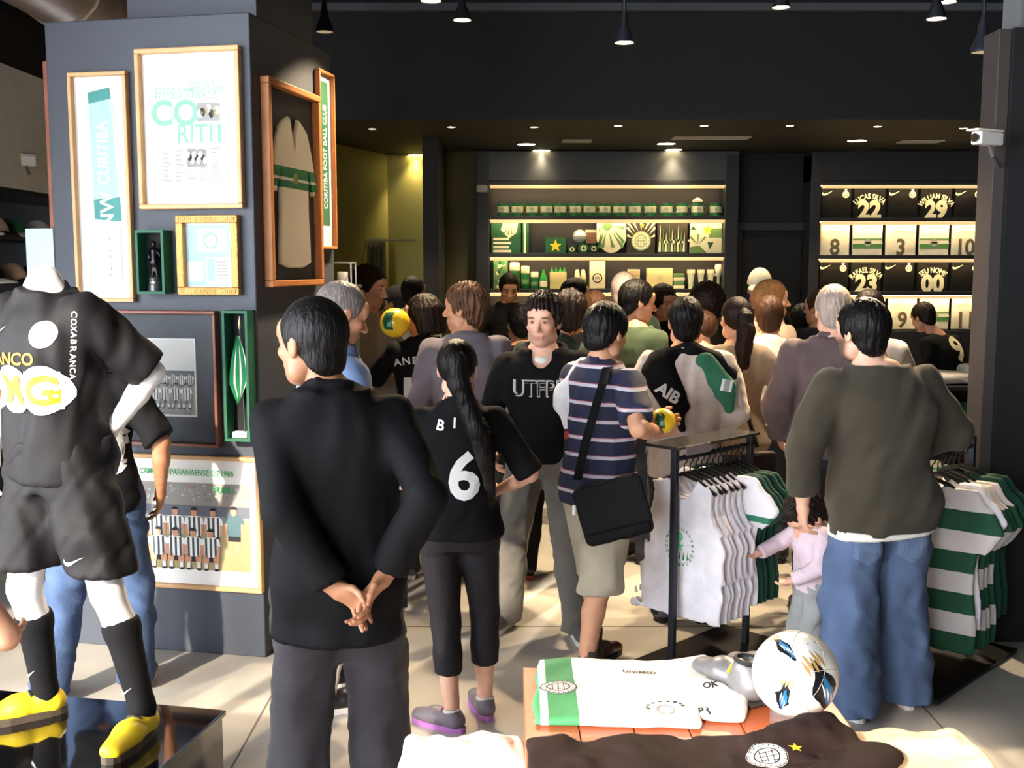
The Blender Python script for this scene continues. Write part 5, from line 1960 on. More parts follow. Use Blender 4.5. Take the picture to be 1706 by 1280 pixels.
            if socks:
                g = SDF((-.13, -.14, -.03), (.13, .16, socks['h'] + .09), .010 if hi else .013)
                a3 = (l['A'] - o3 - np.array((0, 0, 0))) @ Rz
                dirk = (l['K'] - l['A']) @ Rz
                dirk = dirk / np.linalg.norm(dirk)
                if socks['h'] < .25:
                    g.cone((0, -.035, .05), tuple(a3 + dirk * (socks['h'] - .08)), .042, .044, .01)
                else:
                    cc = (l['K'] + (l['A'] - l['K']) * .32 + np.array((0, -.014, 0)) - o3) @ Rz
                    g.cone((0, -.035, .05), tuple(a3), .043, .042, .01).cone(tuple(a3), tuple(cc), .042, .059, .02).cone(tuple(cc), tuple(cc + dirk * .12), .060, .060, .02)
                g.plane(tuple(a3 + dirk * (socks['h'] - .085)), tuple(dirk))
                V, F = g.mesh()
                V = relax(V, F, 1)
                mesh_obj('sock', (V @ Rz.T + o3) * s, F, socks['m'], t, smooth=True)
    return out

def local_dir(o, v):
    """world direction -> person space"""
    a = o['root'].rotation_euler[2]
    return Matrix.Rotation(-a, 3, 'Z') @ Vector(v)

# ------------------------------------------------------------------ who stands where
K_BLACK = cloth('cloth_black', (19, 19, 21)); K_SUIT = cloth('suit_black', (14, 14, 16), .7); K_TROUS = cloth('trouser_charcoal', (42, 38, 42))
K_JEANS = mat('denim_blue', (66, 84, 116), .85, bump=.35, bscale=260, var=.28, vscale=5, spec=.2)
K_JEANS2 = mat('denim_mid', (88, 106, 138), .85, bump=.35, bscale=260, var=.30, vscale=4, spec=.2)
K_DKJEAN = cloth('denim_dark', (40, 44, 56)); K_GREYSW = cloth('sweater_grey', (112, 104, 112)); K_OLIVE = cloth('sweater_olive', (63, 57, 46), .9)
K_TAUPE = cloth('sweater_taupe', (140, 126, 108)); K_WHITE = cloth('shirt_white', (224, 218, 212)); K_CREAM = cloth('shirt_cream', (220, 196, 172))
K_KHAKI = cloth('shorts_khaki', (170, 162, 142)); K_GREEN = cloth('shirt_green', (58, 72, 50)); K_NAVY = cloth('shirt_navy', (46, 48, 68)); K_MAUVE = cloth('shirt_mauve', (98, 82, 82))
K_BLUE = cloth('shirt_blue', (106, 128, 168)); K_DGREEN = cloth('shirt_dark_green', (36, 52, 42)); K_GTROUS = cloth('trouser_grey', (98, 94, 88)); K_PINK = cloth('shirt_pink', (226, 204, 214))
K_LGREY = cloth('trouser_light_grey', (160, 162, 160)); K_HOOD = cloth('hoodie_grey', (150, 144, 132)); K_PALE = cloth('jacket_pale', (206, 208, 214)); K_BEIGE = cloth('top_beige', (196, 170, 136))
K_LEG = cloth('legging_black', (38, 36, 40), .6, .05, .12)
S_BLACK = mat('shoe_black', (26, 25, 26), .35, bump=.05); S_BROWN = mat('shoe_brown', (84, 46, 38), .3, bump=.08, bscale=40, coat=.3); S_GREY = mat('shoe_grey', (92, 88, 94), .5, bump=.1)
S_SNEAK = mat('sneaker_grey', (110, 104, 112), .45, bump=.2, bscale=150); S_WHITE = mat('sole_white', (222, 218, 212), .6); S_RED = mat('sole_red', (150, 40, 44), .5); S_PURP = mat('sole_purple', (176, 110, 180), .5)
m_pr = mat('print_white', (222, 222, 220), .7)
std_shoe = dict(m=S_BLACK, sole=m_ink)
TR = lambda m, **k: dict(m=m, **k)

# --- suited man, foreground, hands clasped behind his back
suit = person('man in a black suit with hands clasped behind his back, foreground', 556, 502, 3.2, 6, H=1.765, skin=SK_BROWN, hi=True, hyaw=50, hpitch=-2, hoff=(-.055, .0), lean=(-.01, 0), wide=1.0,
    armL=dict(w=(-.005, -.205, .955), hint=(-.7, -.9, -.1), u=(.80, -.12, -.52), t=(.35, -.5, .8), curl=.95),
    armR=dict(w=(.150, -.190, .985), hint=(.7, -.9, -.1), u=(-.66, -.22, -.72), t=(-.5, -.75, .1), curl=.45),
    feet=dict(l=(-.135, -.02, 12), r=(.125, .03, -14)), hair=('crop', H_BLACK, .009),
    topw=dict(m=K_SUIT, name='jacket', hem=.745, infl=.030, flare=.012, wr=.006, r=(.068, .060, .056), sleeve=1.97, collar=.017, wl=(.24, .13, .07)),
    bottom=TR(K_TROUS, knee=.092, ankle=.098, infl=.018, wr=.010), shoes=std_shoe, seed=21)
c = Flat()
b = MB()
for k in range(3):
    q = suit['J']['L']
    d = q['E'] - q['W']; d /= np.linalg.norm(d)
    pnt = (q['W'] + d * (.03 + .02 * k) + np.array((-.045, -.035, 0.0)) * .9) * suit['s']
    b.lathe([(.006, -.002), (.006, .003)], 10, c=tuple(pnt))
b.build('cuff_buttons', mat('button_black', (30, 30, 34), .25), suit['shirt'])
s = SDF((-.02, -.3, .78), (.02, .0, 1.12), .008)

# --- woman with the long ponytail
pony = person('woman in a black number 6 shirt and leggings with a long black ponytail', 760, 572, 4.3, -4, sex='f', H=1.565, skin=SK_FAIR, hi=True, hyaw=-8, hpitch=-6, dx=.005, wide=1.06,
    armL=dict(w=(-.175, .12, 1.03), hint=(-1, -.6, -.2)), armR=dict(w=(.17, .15, 1.05), hint=(1, -.6, -.2)),
    feet=dict(l=(-.02, -.09, 62), r=(.115, .07, 20)), hair=('pony', H_BLACK), shoulder=.162,
    topw=dict(m=K_BLACK, name='football_shirt', hem=.875, infl=.018, wr=.006, sleeve=.98, r=(.072, .066, .05), collar=.012, flare=.01),
    bottom=TR(K_LEG, name='leggings', cut=.25, knee=.068, ankle=.062, infl=.006, wr=.0015),
    shoes=dict(m=S_SNEAK, sole=S_PURP, trim=S_PURP), socks=dict(m=K_WHITE, h=.10), seed=5)
hc_, Rn = pony['head']
s = SDF((-.1, -.30, .95), (.16, .0, 1.75), .008)
pts = [hc_ + Rn @ np.array(q) for q in ((0, -.095, .075), (.01, -.125, .085), (.03, -.150, .04), (.045, -.150, -.06))] + [np.array((.105, -.160, 1.38)), np.array((.140, -.145, 1.25)), np.array((.160, -.125, 1.13)), np.array((.165, -.11, 1.05))]
rs = [.022, .030, .040, .046, .046, .040, .028, .010]
for i in range(len(pts) - 1):
    s.cone(pts[i], pts[i + 1], rs[i], rs[i + 1], .02)
s.wrinkle(.0035, 8, (.030, .022), .12)
soft('ponytail', s, H_BLACK, pony['root'], 1, pony['s'])
f = Flat()
f.text('B', -.055, .125, .042, m_pr, .02, rot=-12).text('I', .0, .135, .042, m_pr, .02, rot=-2)
f.text('R', .06, .13, .042, m_pr, .02, rot=6).text('A', .115, .11, .042, m_pr, .02, rot=12)
f.text('6', .035, -.075, .20, m_pr, .025, wide=1.0)
f.wrap('number_six', pony['shirt'], (0, -.2, 1.12), (1, 0, 0), (0, 0, 1))
f = Flat(); f.text('6', 0, 0, .05, m_pr, .03)

# --- man in the grey sweater beyond her
p6 = person('man in a grey sweater with wavy brown hair, behind the ponytailed woman', 775, 478, 5.88, 8, skin=SK_TAN, hyaw=62, hi=True, hair=('messy', hairmat('hair_chestnut', (92, 64, 45)), .016), wide=1.02, lean=(.0, .03),
    armL=dict(w=(-.17, .22, 1.05), hint=(-.5, -.9, -.4)), armR=dict(w=(.19, .20, 1.02), hint=(.5, -.9, -.4)),
    topw=dict(m=K_GREYSW, name='sweater', hem=.86, infl=.024, wr=.007, r=(.076, .064, .05), collar=.010), bottom=TR(K_DKJEAN), shoes=std_shoe, seed=31)

# --- student in the black hoodie
p7 = person('young man in a black hoodie with white letters, facing the camera', 905, 495, 5.42, 172, skin=SK_FAIR, hyaw=-8, hpitch=-5, hi=True, hair=('messy', H_DARK, .018), beard=.22,
    armL=dict(w=(-.25, .14, .98)), armR=dict(w=(.24, .16, .98)), feet=dict(l=(-.20, .13, 20), r=(.20, .02, -20)), gaze=1,
    topw=dict(m=K_BLACK, name='hoodie', hem=.90, infl=.026, wr=.007, hood=True, r=(.074, .064, .054), vneck=.10), bottom=TR(K_GTROUS, knee=.086, ankle=.086, wr=.009), shoes=dict(m=S_GREY, sole=S_WHITE), seed=41)
m_out = mat('letter_grey', (190, 190, 186), .7)
f = Flat()
f.text('UTFPR', 0, 0, .086, m_out, .03, wide=.82).up()
f.text('UTFPR', 0, 0, .072, K_BLACK, -.005, wide=.99)
f.wrap('letters', p7['shirt'], (0, .2, 1.265), (-1, 0, 0), (0, 0, 1), gap=.002)
s = SDF((-.06, .0, 1.38), (.06, .14, 1.5), .008)
s.ell((0, .055, 1.43), (.045, .030, .04), 0).plane((0, 0, 1.45), (0, 0, 1))
soft('undershirt', s, K_WHITE, p7['root'], 1, p7['s'])

# --- man in the striped polo holding a yellow ball
polo_b = []
for k in range(9):
    z = (.90 + .082 * k) * .963
    polo_b += [(z, z + .014, (196, 190, 200)), (z + .014, z + .018, (150, 70, 80))]
K_POLO = band_mat('polo_striped', (33, 38, 64), polo_b, .8)
p8 = person('man in a striped navy polo shirt and khaki shorts holding a yellow ball', 1012, 510, 4.8, -52, skin=SK_TAN, hyaw=8, hpitch=-14, hi=True, hair=('short', H_BLACK, .014), lean=(0, .02), dx=-.03,
    armL=dict(w=(.13, .22, 1.20), hint=(-1, -.1, -.8), u=(.75, .45, .1), t=(-.2, .1, 1), curl=.7), armR=dict(w=(.285, .10, 1.19), hint=(1, -.8, -.7), u=(.0, .95, .1), t=(-.3, 0, 1), curl=.7),
    feet=dict(l=(-.11, .10, 10), r=(.10, -.14, -14)),
    topw=dict(m=K_POLO, name='polo_shirt', hem=.83, infl=.024, wr=.006, sleeve=.80, r=(.078, .074, .06), collar=.014, flare=.02), bottom=TR(K_KHAKI, name='shorts', cut=.44, knee=.105, ankle=.10, infl=.022, wr=.009),
    shoes=dict(m=S_BROWN, sole=m_ink), socks=dict(m=cloth('sock_olive', (76, 70, 56)), h=.19), seed=51)

# --- man with a black jacket over his shoulders
p9 = person('man in a white shirt with a black and green jersey over his shoulder', 1140, 498, 5.55, -2, skin=SK_TAN, hi=True, hair=('short', H_BLACK, .010), wide=1.05, dx=.01,
    armL=dict(w=(-.14, .22, 1.08), hint=(-1, -.3, -.6)), armR=dict(w=(.14, .22, 1.02), hint=(1, -.3, -.8)), feet=dict(l=(-.10, .05, 0), r=(.14, .02, -55)),
    topw=dict(m=cloth('shirt_offwhite', (206, 190, 180)), hem=.80, infl=.028, wr=.010, r=(.080, .072, .06), collar=.012), bottom=TR(K_DKJEAN), shoes=dict(m=S_GREY, sole=m_ink), seed=61)
s = SDF((-.34, -.24, .98), (.34, .2, 1.56), .010)
s.cone((-.16, -.09, 1.44), (.02, -.075, 1.49), .045, .04, .03).cone((.02, -.075, 1.49), (.17, -.06, 1.43), .04, .04, .03)
s.cone((-.14, -.115, 1.42), (-.05, -.165, 1.20), .050, .040, .03, (1, 0, 0), 1.5).cone((-.05, -.165, 1.20), (-.03, -.16, 1.08), .03, .02, .03)
s.cone((-.20, -.10, 1.37), (-.12, -.15, 1.22), .045, .035, .03).cone((.15, -.07, 1.43), (.235, -.05, 1.36), .04, .04, .03)
s.wrinkle(.005, 6, (.12, .07))
drape = thing('draped_jersey', 'black jersey draped over the white-shirted man, with white letters', 'shirt', p9['loc'], R(-2))
dj = soft('jersey_cloth', s, K_BLACK, drape, 1, p9['s'])
f = Flat(); f.text('AIB', 0, 0, .062, m_pr, .04, rot=-32)
f.wrap('letters', dj, (-.105, -.3, 1.235), (1, 0, 0), (0, 0, 1), reach=.4)
s = SDF((.02, -.26, 1.10), (.34, .1, 1.5), .010)
s.cone((.09, -.125, 1.42), (.19, -.135, 1.29), .055, .062, .02, (0, 1, 0), .45).cone((.19, -.135, 1.29), (.215, -.135, 1.19), .055, .035, .02, (0, 1, 0), .45)
s.wrinkle(.004, 9, (.10, .06))
gj = soft('green_part', s, cloth('jersey_green', (44, 100, 74)), drape, 1, p9['s'])
f = Flat(); f.rect(-.028, .028, -.03, .03, m_pr).up().rect(-.014, .014, -.03, .03, m_grey_i)
f.wrap('badge', gj, (.19, -.3, 1.27), (1, 0, -.2), (0, 0, 1), reach=.4)

# --- woman in taupe with a ponytail and shoulder strap
p10 = person('woman in a taupe sweater with a dark ponytail and a shoulder strap', 1222, 498, 6.15, 8, sex='f', skin=SK_TAN, hi=True, hair=('pony', H_DARK), hyaw=5, wide=1.08, dx=.02,
    armL=dict(w=(-.16, .20, 1.05)), armR=dict(w=(.20, .14, 1.0), hint=(1, -.6, -.4)),
    topw=dict(m=K_TAUPE, name='sweater', hem=.84, infl=.022, wr=.007, r=(.078, .066, .052)), bottom=TR(K_DKJEAN), shoes=std_shoe, seed=71)
hc_, Rn = p10['head']
s = SDF((-.12, -.26, 1.1), (.12, .0, 1.8), .009)
pts = [hc_ + Rn @ np.array(q) for q in ((0, -.10, .055), (0, -.135, .02), (.0, -.15, -.06), (-.01, -.135, -.16), (-.01, -.125, -.25), (-.02, -.12, -.33))]
rs = [.03, .042, .05, .048, .036, .012]
for i in range(len(pts) - 1):
    s.cone(pts[i], pts[i + 1], rs[i], rs[i + 1], .02)
s.wrinkle(.006, 3, (.05, .03), .4)
soft('ponytail', s, H_DARK, p10['root'], 1, p10['s'])

p11 = person('boy in a white shirt seen from behind, beside the taupe sweater', 1266, 496, 6.72, -8, skin=SK_TAN, hair=('short', H_BROWN), topw=dict(m=K_WHITE, infl=.024, wr=.006, collar=.012), bottom=TR(K_DKJEAN), shoes=std_shoe, dx=.06, seed=81)
p12 = person('sandy-haired youth in a cream shirt, in profile facing right', 1284, 470, 7.3, -62, skin=SK_FAIR, hyaw=-26, hair=('flat', H_BLOND), topw=dict(m=K_CREAM, infl=.022, wr=.006, collar=.012), bottom=TR(K_DKJEAN), shoes=std_shoe, hi=True, seed=91)
p13 = person('person in a pale cap standing far back before the dark doorway', 1266, 452, 8.85, 168, skin=SK_TAN, hair=('crop', H_DARK), cap=(cloth('cap_cream', (222, 216, 190)), cloth('cap_cream', (222, 216, 190))), H=1.80, topw=dict(m=K_BLACK, infl=.02), bottom=TR(K_DKJEAN), shoes=std_shoe, hpitch=-10, seed=95)
p14 = person('dark-haired man in a green shirt, in profile facing right', 1066, 470, 6.75, -48, skin=SK_TAN, hyaw=-30, hpitch=-8, hair=('short', H_BLACK, .013), topw=dict(m=K_GREEN, infl=.022, wr=.006), bottom=TR(K_DKJEAN), shoes=std_shoe, hi=True, seed=99, dx=-.02)
p15 = person('man with pale greying hair lit from above, before the third shelf', 1040, 455, 7.65, -15, skin=SK_FAIR, hair=('crop', H_GREY_LIT), topw=dict(m=K_DGREEN, infl=.022), bottom=TR(K_DKJEAN), shoes=std_shoe, seed=101)
p16 = person('boy with bobbed dark hair holding a cream toy to his chest', 1104, 476, 8.3, 200, skin=SK_TAN, hyaw=10, hpitch=-16, hair=('bob', H_DARK, .012), topw=dict(m=K_BLACK, infl=.02), bottom=TR(K_DKJEAN), shoes=std_shoe, seed=103,
    armL=dict(w=(-.08, .24, 1.26), hint=(-1, -.2, -.6)), armR=dict(w=(.10, .22, 1.24), hint=(1, -.2, -.6)))
p17 = person('man in a dark green shirt far back, turned right toward the counter', 958, 466, 8.35, -48, skin=SK_TAN, hyaw=-25, hair=('short', H_BLACK, .010), topw=dict(m=K_DGREEN, infl=.022, collar=.012), bottom=TR(K_DKJEAN), shoes=std_shoe, seed=105)
p18 = person('clerk in a black shirt behind the counter, looking down', 848, 458, 10.05, 186, skin=SK_TAN, hpitch=-22, hair=('short', H_DARK), topw=dict(m=K_BLACK, infl=.022, collar=.014), bottom=TR(K_DKJEAN), shoes=std_shoe, seed=107,
    armL=dict(w=(-.12, .20, 1.08), hint=(-1, -.2, -.6)), armR=dict(w=(.14, .20, 1.08), hint=(1, -.2, -.6)), hi=True)
f = Flat(); f.swoosh(0, 0, .06, m_pr)
f.wrap('mark', p18['shirt'], (-.09, .2, 1.28), (-1, 0, 0), (0, 0, 1))
p19 = person('tall boy in a grey and cream hooded jacket looking down to the right', 612, 446, 7.05, -112, skin=SK_FAIR, hyaw=4, hpitch=-10, hair=('short', H_DARK, .016), hi=True,
    armL=dict(w=(-.05, .30, 1.12), hint=(-1, -.4, -.7), curl=.7), armR=dict(w=(.16, .30, 1.02), hint=(1, -.4, -.7), curl=.7),
    topw=dict(m=K_HOOD, name='hooded_jacket', infl=.030, wr=.009, hood=True, r=(.082, .074, .064), vneck=.12), bottom=TR(K_DKJEAN), shoes=std_shoe, seed=109)
p20 = person('older man with cropped grey hair and a blue shirt behind the suited man', 560, 474, 4.5, -58, skin=SK_TAN, hyaw=-4, hpitch=-20, hair=('crop', H_GREY, .006), hi=True, lean=(0, .05), dx=-.05,
    armL=dict(w=(-.12, .20, 1.12), hint=(-1, -.4, -.6)), armR=dict(w=(.12, .18, 1.05), hint=(1, -.4, -.6)),
    topw=dict(m=K_BLUE, infl=.022, wr=.006, sleeve=.9, collar=.014), bottom=TR(K_KHAKI, name='shorts', cut=.46, knee=.10, ankle=.1), shoes=dict(m=S_BLACK, sole=S_WHITE), socks=dict(m=K_WHITE, h=.22), feet=dict(l=(-.12, .08, -4), r=(.12, -.05, -4)), seed=111)
p21 = person('dark-skinned man in a white shirt before the olive recess', 688, 462, 8.55, -30, skin=SK_DEEP, hair=('crop', H_BLACK), topw=dict(m=K_WHITE, infl=.022, collar=.012), bottom=TR(K_DKJEAN), shoes=std_shoe, seed=113)
p21b = person('person in a dark cap beside the white-shirted man before the recess', 662, 482, 9.1, 60, skin=SK_BROWN, hair=('crop', H_BLACK), cap=(m_capk, m_capk), topw=dict(m=K_DGREEN, infl=.02), bottom=TR(K_DKJEAN), shoes=std_shoe, seed=115, H=1.66)
p22 = person('woman in glasses and a black lettered shirt holding up a yellow ball', 704, 493, 6.42, 12, sex='f', skin=SK_FAIR, hyaw=66, hpitch=-6, hi=True, hair=('bob', H_DARK, .010), wide=1.1,
    armL=dict(w=(-.20, .30, 1.29), hint=(-.8, -.2, -.8), u=(-.2, .7, .5), t=(.3, .2, 1), curl=.5), armR=dict(w=(.10, .30, 1.18), hint=(1, -.3, -.7)),
    topw=dict(m=K_BLACK, name='football_shirt', infl=.022, wr=.006, sleeve=.9, r=(.074, .07, .06), collar=.012), bottom=TR(K_DKJEAN), shoes=dict(m=S_SNEAK, sole=S_WHITE), seed=117)
f = Flat()
for k, ch in enumerate('ANES'):
    f.text(ch, -.118 + .05 * k, .165 + .012 * math.sin(k / 4 * math.pi), .044, m_pr, .02, rot=12 - 5 * k)
f.text('1', -.06, -.03, .21, m_pr, .03)
f.text('0', .06, -.03, .21, m_pr, .03)
f.wrap('shirt_letters', p22['shirt'], (-.045, -.2, 1.14), (1, 0, 0), (0, 0, 1))
hc_, Rn = p22['head']
gl = MB()
gl.M = Matrix.Translation(Vector(hc_ * p22['s'])) @ Matrix(Rn.tolist()).to_4x4() @ Matrix.Scale(p22['s'], 4)
for sx_ in (-1, 1):
    gl.tube([(sx_ * .032 + .021 * math.cos(a), .105, .006 + .016 * math.sin(a)) for a in [2 * math.pi * k / 12 for k in range(13)]], .0025, 5, cap=False)
    gl.tube([(sx_ * .053, .104, .008), (sx_ * .082, .0, .008)], .0025, 5)
gl.tube([(-.011, .105, .008), (.011, .105, .008)], .0025, 5)
gl.build('glasses', m_ink, p22['root'])
p23 = person('man in a mauve shirt with sunlit grey hair, behind the olive sweater', 1396, 479, 5.66, -6, skin=SK_FAIR, hi=True, hair=('short', hairmat('hair_grey_sunlit', (164, 148, 138)), .010), wide=1.10, hpitch=-8, dx=-.02,  # grey hair with its sun highlight put into the colour
    armL=dict(w=(-.24, .12, .95)), topw=dict(m=K_MAUVE, infl=.026, wr=.008, collar=.014, r=(.08, .07, .056)), bottom=TR(K_DKJEAN), shoes=std_shoe, seed=119)

# --- big man in the olive sweater
p24 = person('large bearded man in an olive sweater and blue jeans, back to the camera', 1440, 503, 4.4, 8, skin=SK_FAIR, hyaw=24, hi=True, hair=('short', H_BLACK, .014), wide=1.24, deep=1.30, beard=.85, dx=.10, lean=(-.05, 0), hoff=(-.05, 0),
    armL=dict(w=(-.33, .04, .90), hint=(-.9, -.6, 0), curl=.5), armR=dict(w=(.27, .28, 1.10), hint=(.9, -.8, -.3)), feet=dict(l=(-.13, -.04, 12), r=(.16, .06, -14)),
    topw=dict(m=K_OLIVE, name='sweater', hem=.80, infl=.022, wr=.008, sleeve=1.72, r=(.074, .068, .060), flare=.015, collar=.010, wl=(.26, .14, .08), vert=.45, slope=.06),
    bottom=TR(K_JEANS2, name='jeans', knee=.115, ankle=.118, infl=.010, wr=.011), shoes=dict(m=S_BLACK, sole=S_WHITE), seed=121)
s = SDF((-.34, -.26, .74), (.34, .26, .86), .010)
s.loft([(.72, .228, .166, 0, -.02), (.812, .228, .166, 0, -.02)], 0, 0).plane((0, 0, .788), (.09, 0, -1))
soft('undershirt', s, K_WHITE, p24['root'], 1, p24['s'])
f = Flat()
mpk = cloth('denim_pocket', (100, 120, 154))
f.poly([(-.065, .07), (.065, .07), (.06, -.05), (0, -.085), (-.06, -.05)], mpk)
f.wrap('left_pocket', p24['trousers'], (-.10, -.2, .74), (1, 0, 0), (0, 0, 1), off=.004)
f.wrap('right_pocket', p24['trousers'], (.10, -.2, .74), (1, 0, 0), (0, 0, 1), off=.004)

# --- toddler
p25 = person('toddler in a pink top and grey trousers, between the rack and olive sweater', 1356, 823, 4.72, 100, H=.86, skin=SK_FAIR, hyaw=10, hpitch=-46, head=1.75, hi=True, hair=('messy', H_DARK, .016), wide=1.15, deep=1.2,
    armL=dict(w=(-.20, .26, 1.02), hint=(-1, -.3, -.5)), armR=dict(w=(.24, .40, 1.16), hint=(1, -.3, -.5)), hoff=(0, .05),
    topw=dict(m=K_PINK, infl=.024, wr=.006, r=(.08, .07, .06)), bottom=TR(K_LGREY, knee=.10, ankle=.09, wr=.008), shoes=dict(m=S_GREY, sole=S_WHITE), seed=131)
p26 = person('man in a navy shirt seen from behind, right of the cream-shirted youth', 1366, 486, 7.85, 22, skin=SK_TAN, hair=('short', H_BROWN), hyaw=20, topw=dict(m=K_NAVY, infl=.022), bottom=TR(K_DKJEAN), shoes=std_shoe, seed=133)
p27 = person('crop-haired man in a white shirt reaching over the shirt pile', 1458, 484, 6.35, -32, skin=SK_TAN, hair=('crop', H_DARK), dx=-.03, topw=dict(m=K_WHITE, infl=.022, wr=.006, sleeve=.95), bottom=TR(K_DKJEAN), shoes=std_shoe, seed=135, hi=True,
    armR=dict(w=(.15, .50, 1.13), hint=(.6, -.3, -.8), u=(.1, .9, -.3), t=(-1, 0, .1), curl=.4))
p28 = person('person in a black number 9 shirt bending over behind the shirt pile', 1556, 519, 8.6, 28, H=1.56, skin=SK_TAN, hair=('short', H_DARK), lean=(-.10, .20), hoff=(-.05, .05), hpitch=-20, dx=.24, topw=dict(m=K_BLACK, infl=.024, sleeve=.9), bottom=TR(K_DKJEAN), shoes=std_shoe, seed=137)
f = Flat(); f.text('9', .01, 0, .23, m_num, .03)
f.wrap('number_nine', p28['shirt'], (-.055, -.25, 1.33), (1, 0, .15), (-.2, .4, .86), reach=.5)
p29 = person('person with a bush of dark curly hair before the shelving', 1178, 486, 7.85, 5, skin=SK_BROWN, hair=('curly', H_DARK), H=1.70, topw=dict(m=K_BLACK, infl=.022), bottom=TR(K_DKJEAN), shoes=std_shoe, seed=139)
p30 = person('fair woman in a beige top leaning in beside the taupe sweater', 1186, 520, 7.1, 30, sex='f', skin=SK_FAIR, hair=('pony', H_BROWN), hyaw=25, topw=dict(m=K_BEIGE, infl=.02, collar=.012), bottom=TR(K_DKJEAN), shoes=std_shoe, seed=141, dx=-.06)
p31 = person('person in a dark patterned jacket behind the hooded student', 985, 490, 6.35, -10, skin=SK_TAN, hair=('messy', H_DARK), topw=dict(m=K_DGREEN, infl=.024, hood=True), bottom=TR(K_BLACK), shoes=dict(m=S_BLACK, sole=S_RED), feet=dict(l=(-.16, .0, 40), r=(.10, .06, -20)), seed=143, dx=-.22, hoff=(.10, 0))
f = Flat(); f.text('2', 0, 0, .10, m_pr, .03)
f.wrap('jacket_print', p31['shirt'], (-.02, -.2, 1.34), (1, 0, 0), (0, 0, 1))
p32 = person('dark-clad person with a pale bag before the dark doorway', 1336, 520, 8.45, -30, skin=SK_TAN, hair=('short', H_BLACK), topw=dict(m=K_BLACK, infl=.022), bottom=TR(K_DKJEAN), shoes=std_shoe, seed=145, H=1.56)
p33 = person('dark-haired person partly hidden between the student and the polo man', 1003, 488, 7.35, 0, skin=SK_TAN, hair=('short', H_BROWN), topw=dict(m=K_BLACK, infl=.022), bottom=TR(K_DKJEAN), shoes=std_shoe, seed=147, dx=-.05)
p34 = person('dark-haired person in a black jersey right of the grey sweater', 866, 515, 7.1, 20, skin=SK_BROWN, hair=('short', H_BLACK), topw=dict(m=K_BLACK, infl=.022, sleeve=.9), bottom=TR(K_DKJEAN), shoes=std_shoe, seed=148, dx=.0, H=1.60)

# --- customer behind the mannequin
p3 = person('man in a black number 10 shirt and blue jeans behind the mannequin', 162, 520, 4.55, 6, skin=SK_BROWN, H=1.68, hair=('short', H_BLACK), hi=True, wide=.98, dx=-.02, lean=(-.07, .06),
    armR=dict(w=(.245, .08, .93), hint=(1, -.7, 0)), feet=dict(l=(-.24, -.04, 34), r=(.11, .10, -6)),
    topw=dict(m=K_BLACK, name='football_shirt', infl=.022, wr=.007, sleeve=.95, r=(.076, .072, .06), hem=.82, collar=.012), bottom=TR(K_JEANS, name='jeans', knee=.09, ankle=.085, wr=.011, infl=.012), shoes=dict(m=S_GREY, sole=S_WHITE), seed=151)
f = Flat()
f.text('10', .01, -.02, .22, m_pr, .05, wide=1.0)
f.wrap('number_ten', p3['shirt'], (.02, -.2, 1.12), (1, 0, 0), (0, 0, 1))

# --- passer-by cut by the left edge
p4 = person('woman with long brown hair and bare arm, cut by the left edge', -190, 560, 2.35, -20, sex='f', H=1.60, skin=SK_TAN, hair=('long', H_BROWN), hi=True, dx=-.02,
    armR=dict(w=(.10, .24, 1.06), hint=(1, -.5, -.2)), topw=dict(m=cloth('top_grey', (120, 116, 118)), sleeve=.35, infl=.016, wr=.004), bottom=TR(K_DKJEAN), shoes=std_shoe, seed=153)

# ---------------- things the people carry
def foot_ball(name, label, c, r, base, mark, m2, Rm):
    t = thing(name, label, 'ball', c)
    t.rotation_euler = Rm
    n = 32
    o = MB().lathe([(r * math.sin(math.pi * k / 20) + 1e-4, -r * math.cos(math.pi * k / 20)) for k in range(21)], n).build('ball_skin', base, t, smooth=True)
    return t, o
K_YEL = mat('ball_yellow', (238, 196, 36), .35, bump=.02, bscale=200, coat=.3)
def yellow_ball(label, c, r, rz):
    t, o = foot_ball('yellow_ball', label, c, r, K_YEL, None, None, (0, 0, 0))
    f = Flat()
    k = r / .13
    f.poly([(x * k, y * k) for x, y in [(-.05, .07), (.04, .085), (.03, .0), (.04, -.075), (-.04, -.07), (-.06, 0)]], mat('ball_green', (20, 84, 56), .4)).up()
    f.poly([(x * k, y * k) for x, y in [(-.01, -.01), (.025, 0), (.025, -.05), (-.015, -.045)]], mat('ball_teal', (90, 170, 150), .4))
    d = Vector((math.sin(rz), -math.cos(rz), .15)).normalized()
    rgt = Vector((0, 0, 1)).cross(d) * -1
    rgt = Vector((math.cos(rz), math.sin(rz), 0))
    f.wrap('green_panel', o, d * r, rgt, (0, 0, 1), off=.0012, gap=.0008)
    MB().tube([(r * 1.002 * math.cos(a), r * .25 * math.sin(a), r * .97 * math.sin(a)) for a in [2 * math.pi * k / 30 for k in range(31)]], .0014, 5).build('seam', mat('seam_ochre', (150, 120, 30), .5), t)
    return t
pb = at(658, 538, 6.2)
yellow_ball('yellow and green ball held up by the woman in glasses', pb, .086, R(-20))
hp = p8['root'].matrix_basis @ Vector(((np.array(p8['J']['L']['W']) + np.array(p8['J']['R']['W'])) / 2 * p8['s']).tolist())
pb2 = at(1104, 702, 4.66)
yellow_ball('yellow and green ball in the hands of the polo man', pb2, .057, R(-15))

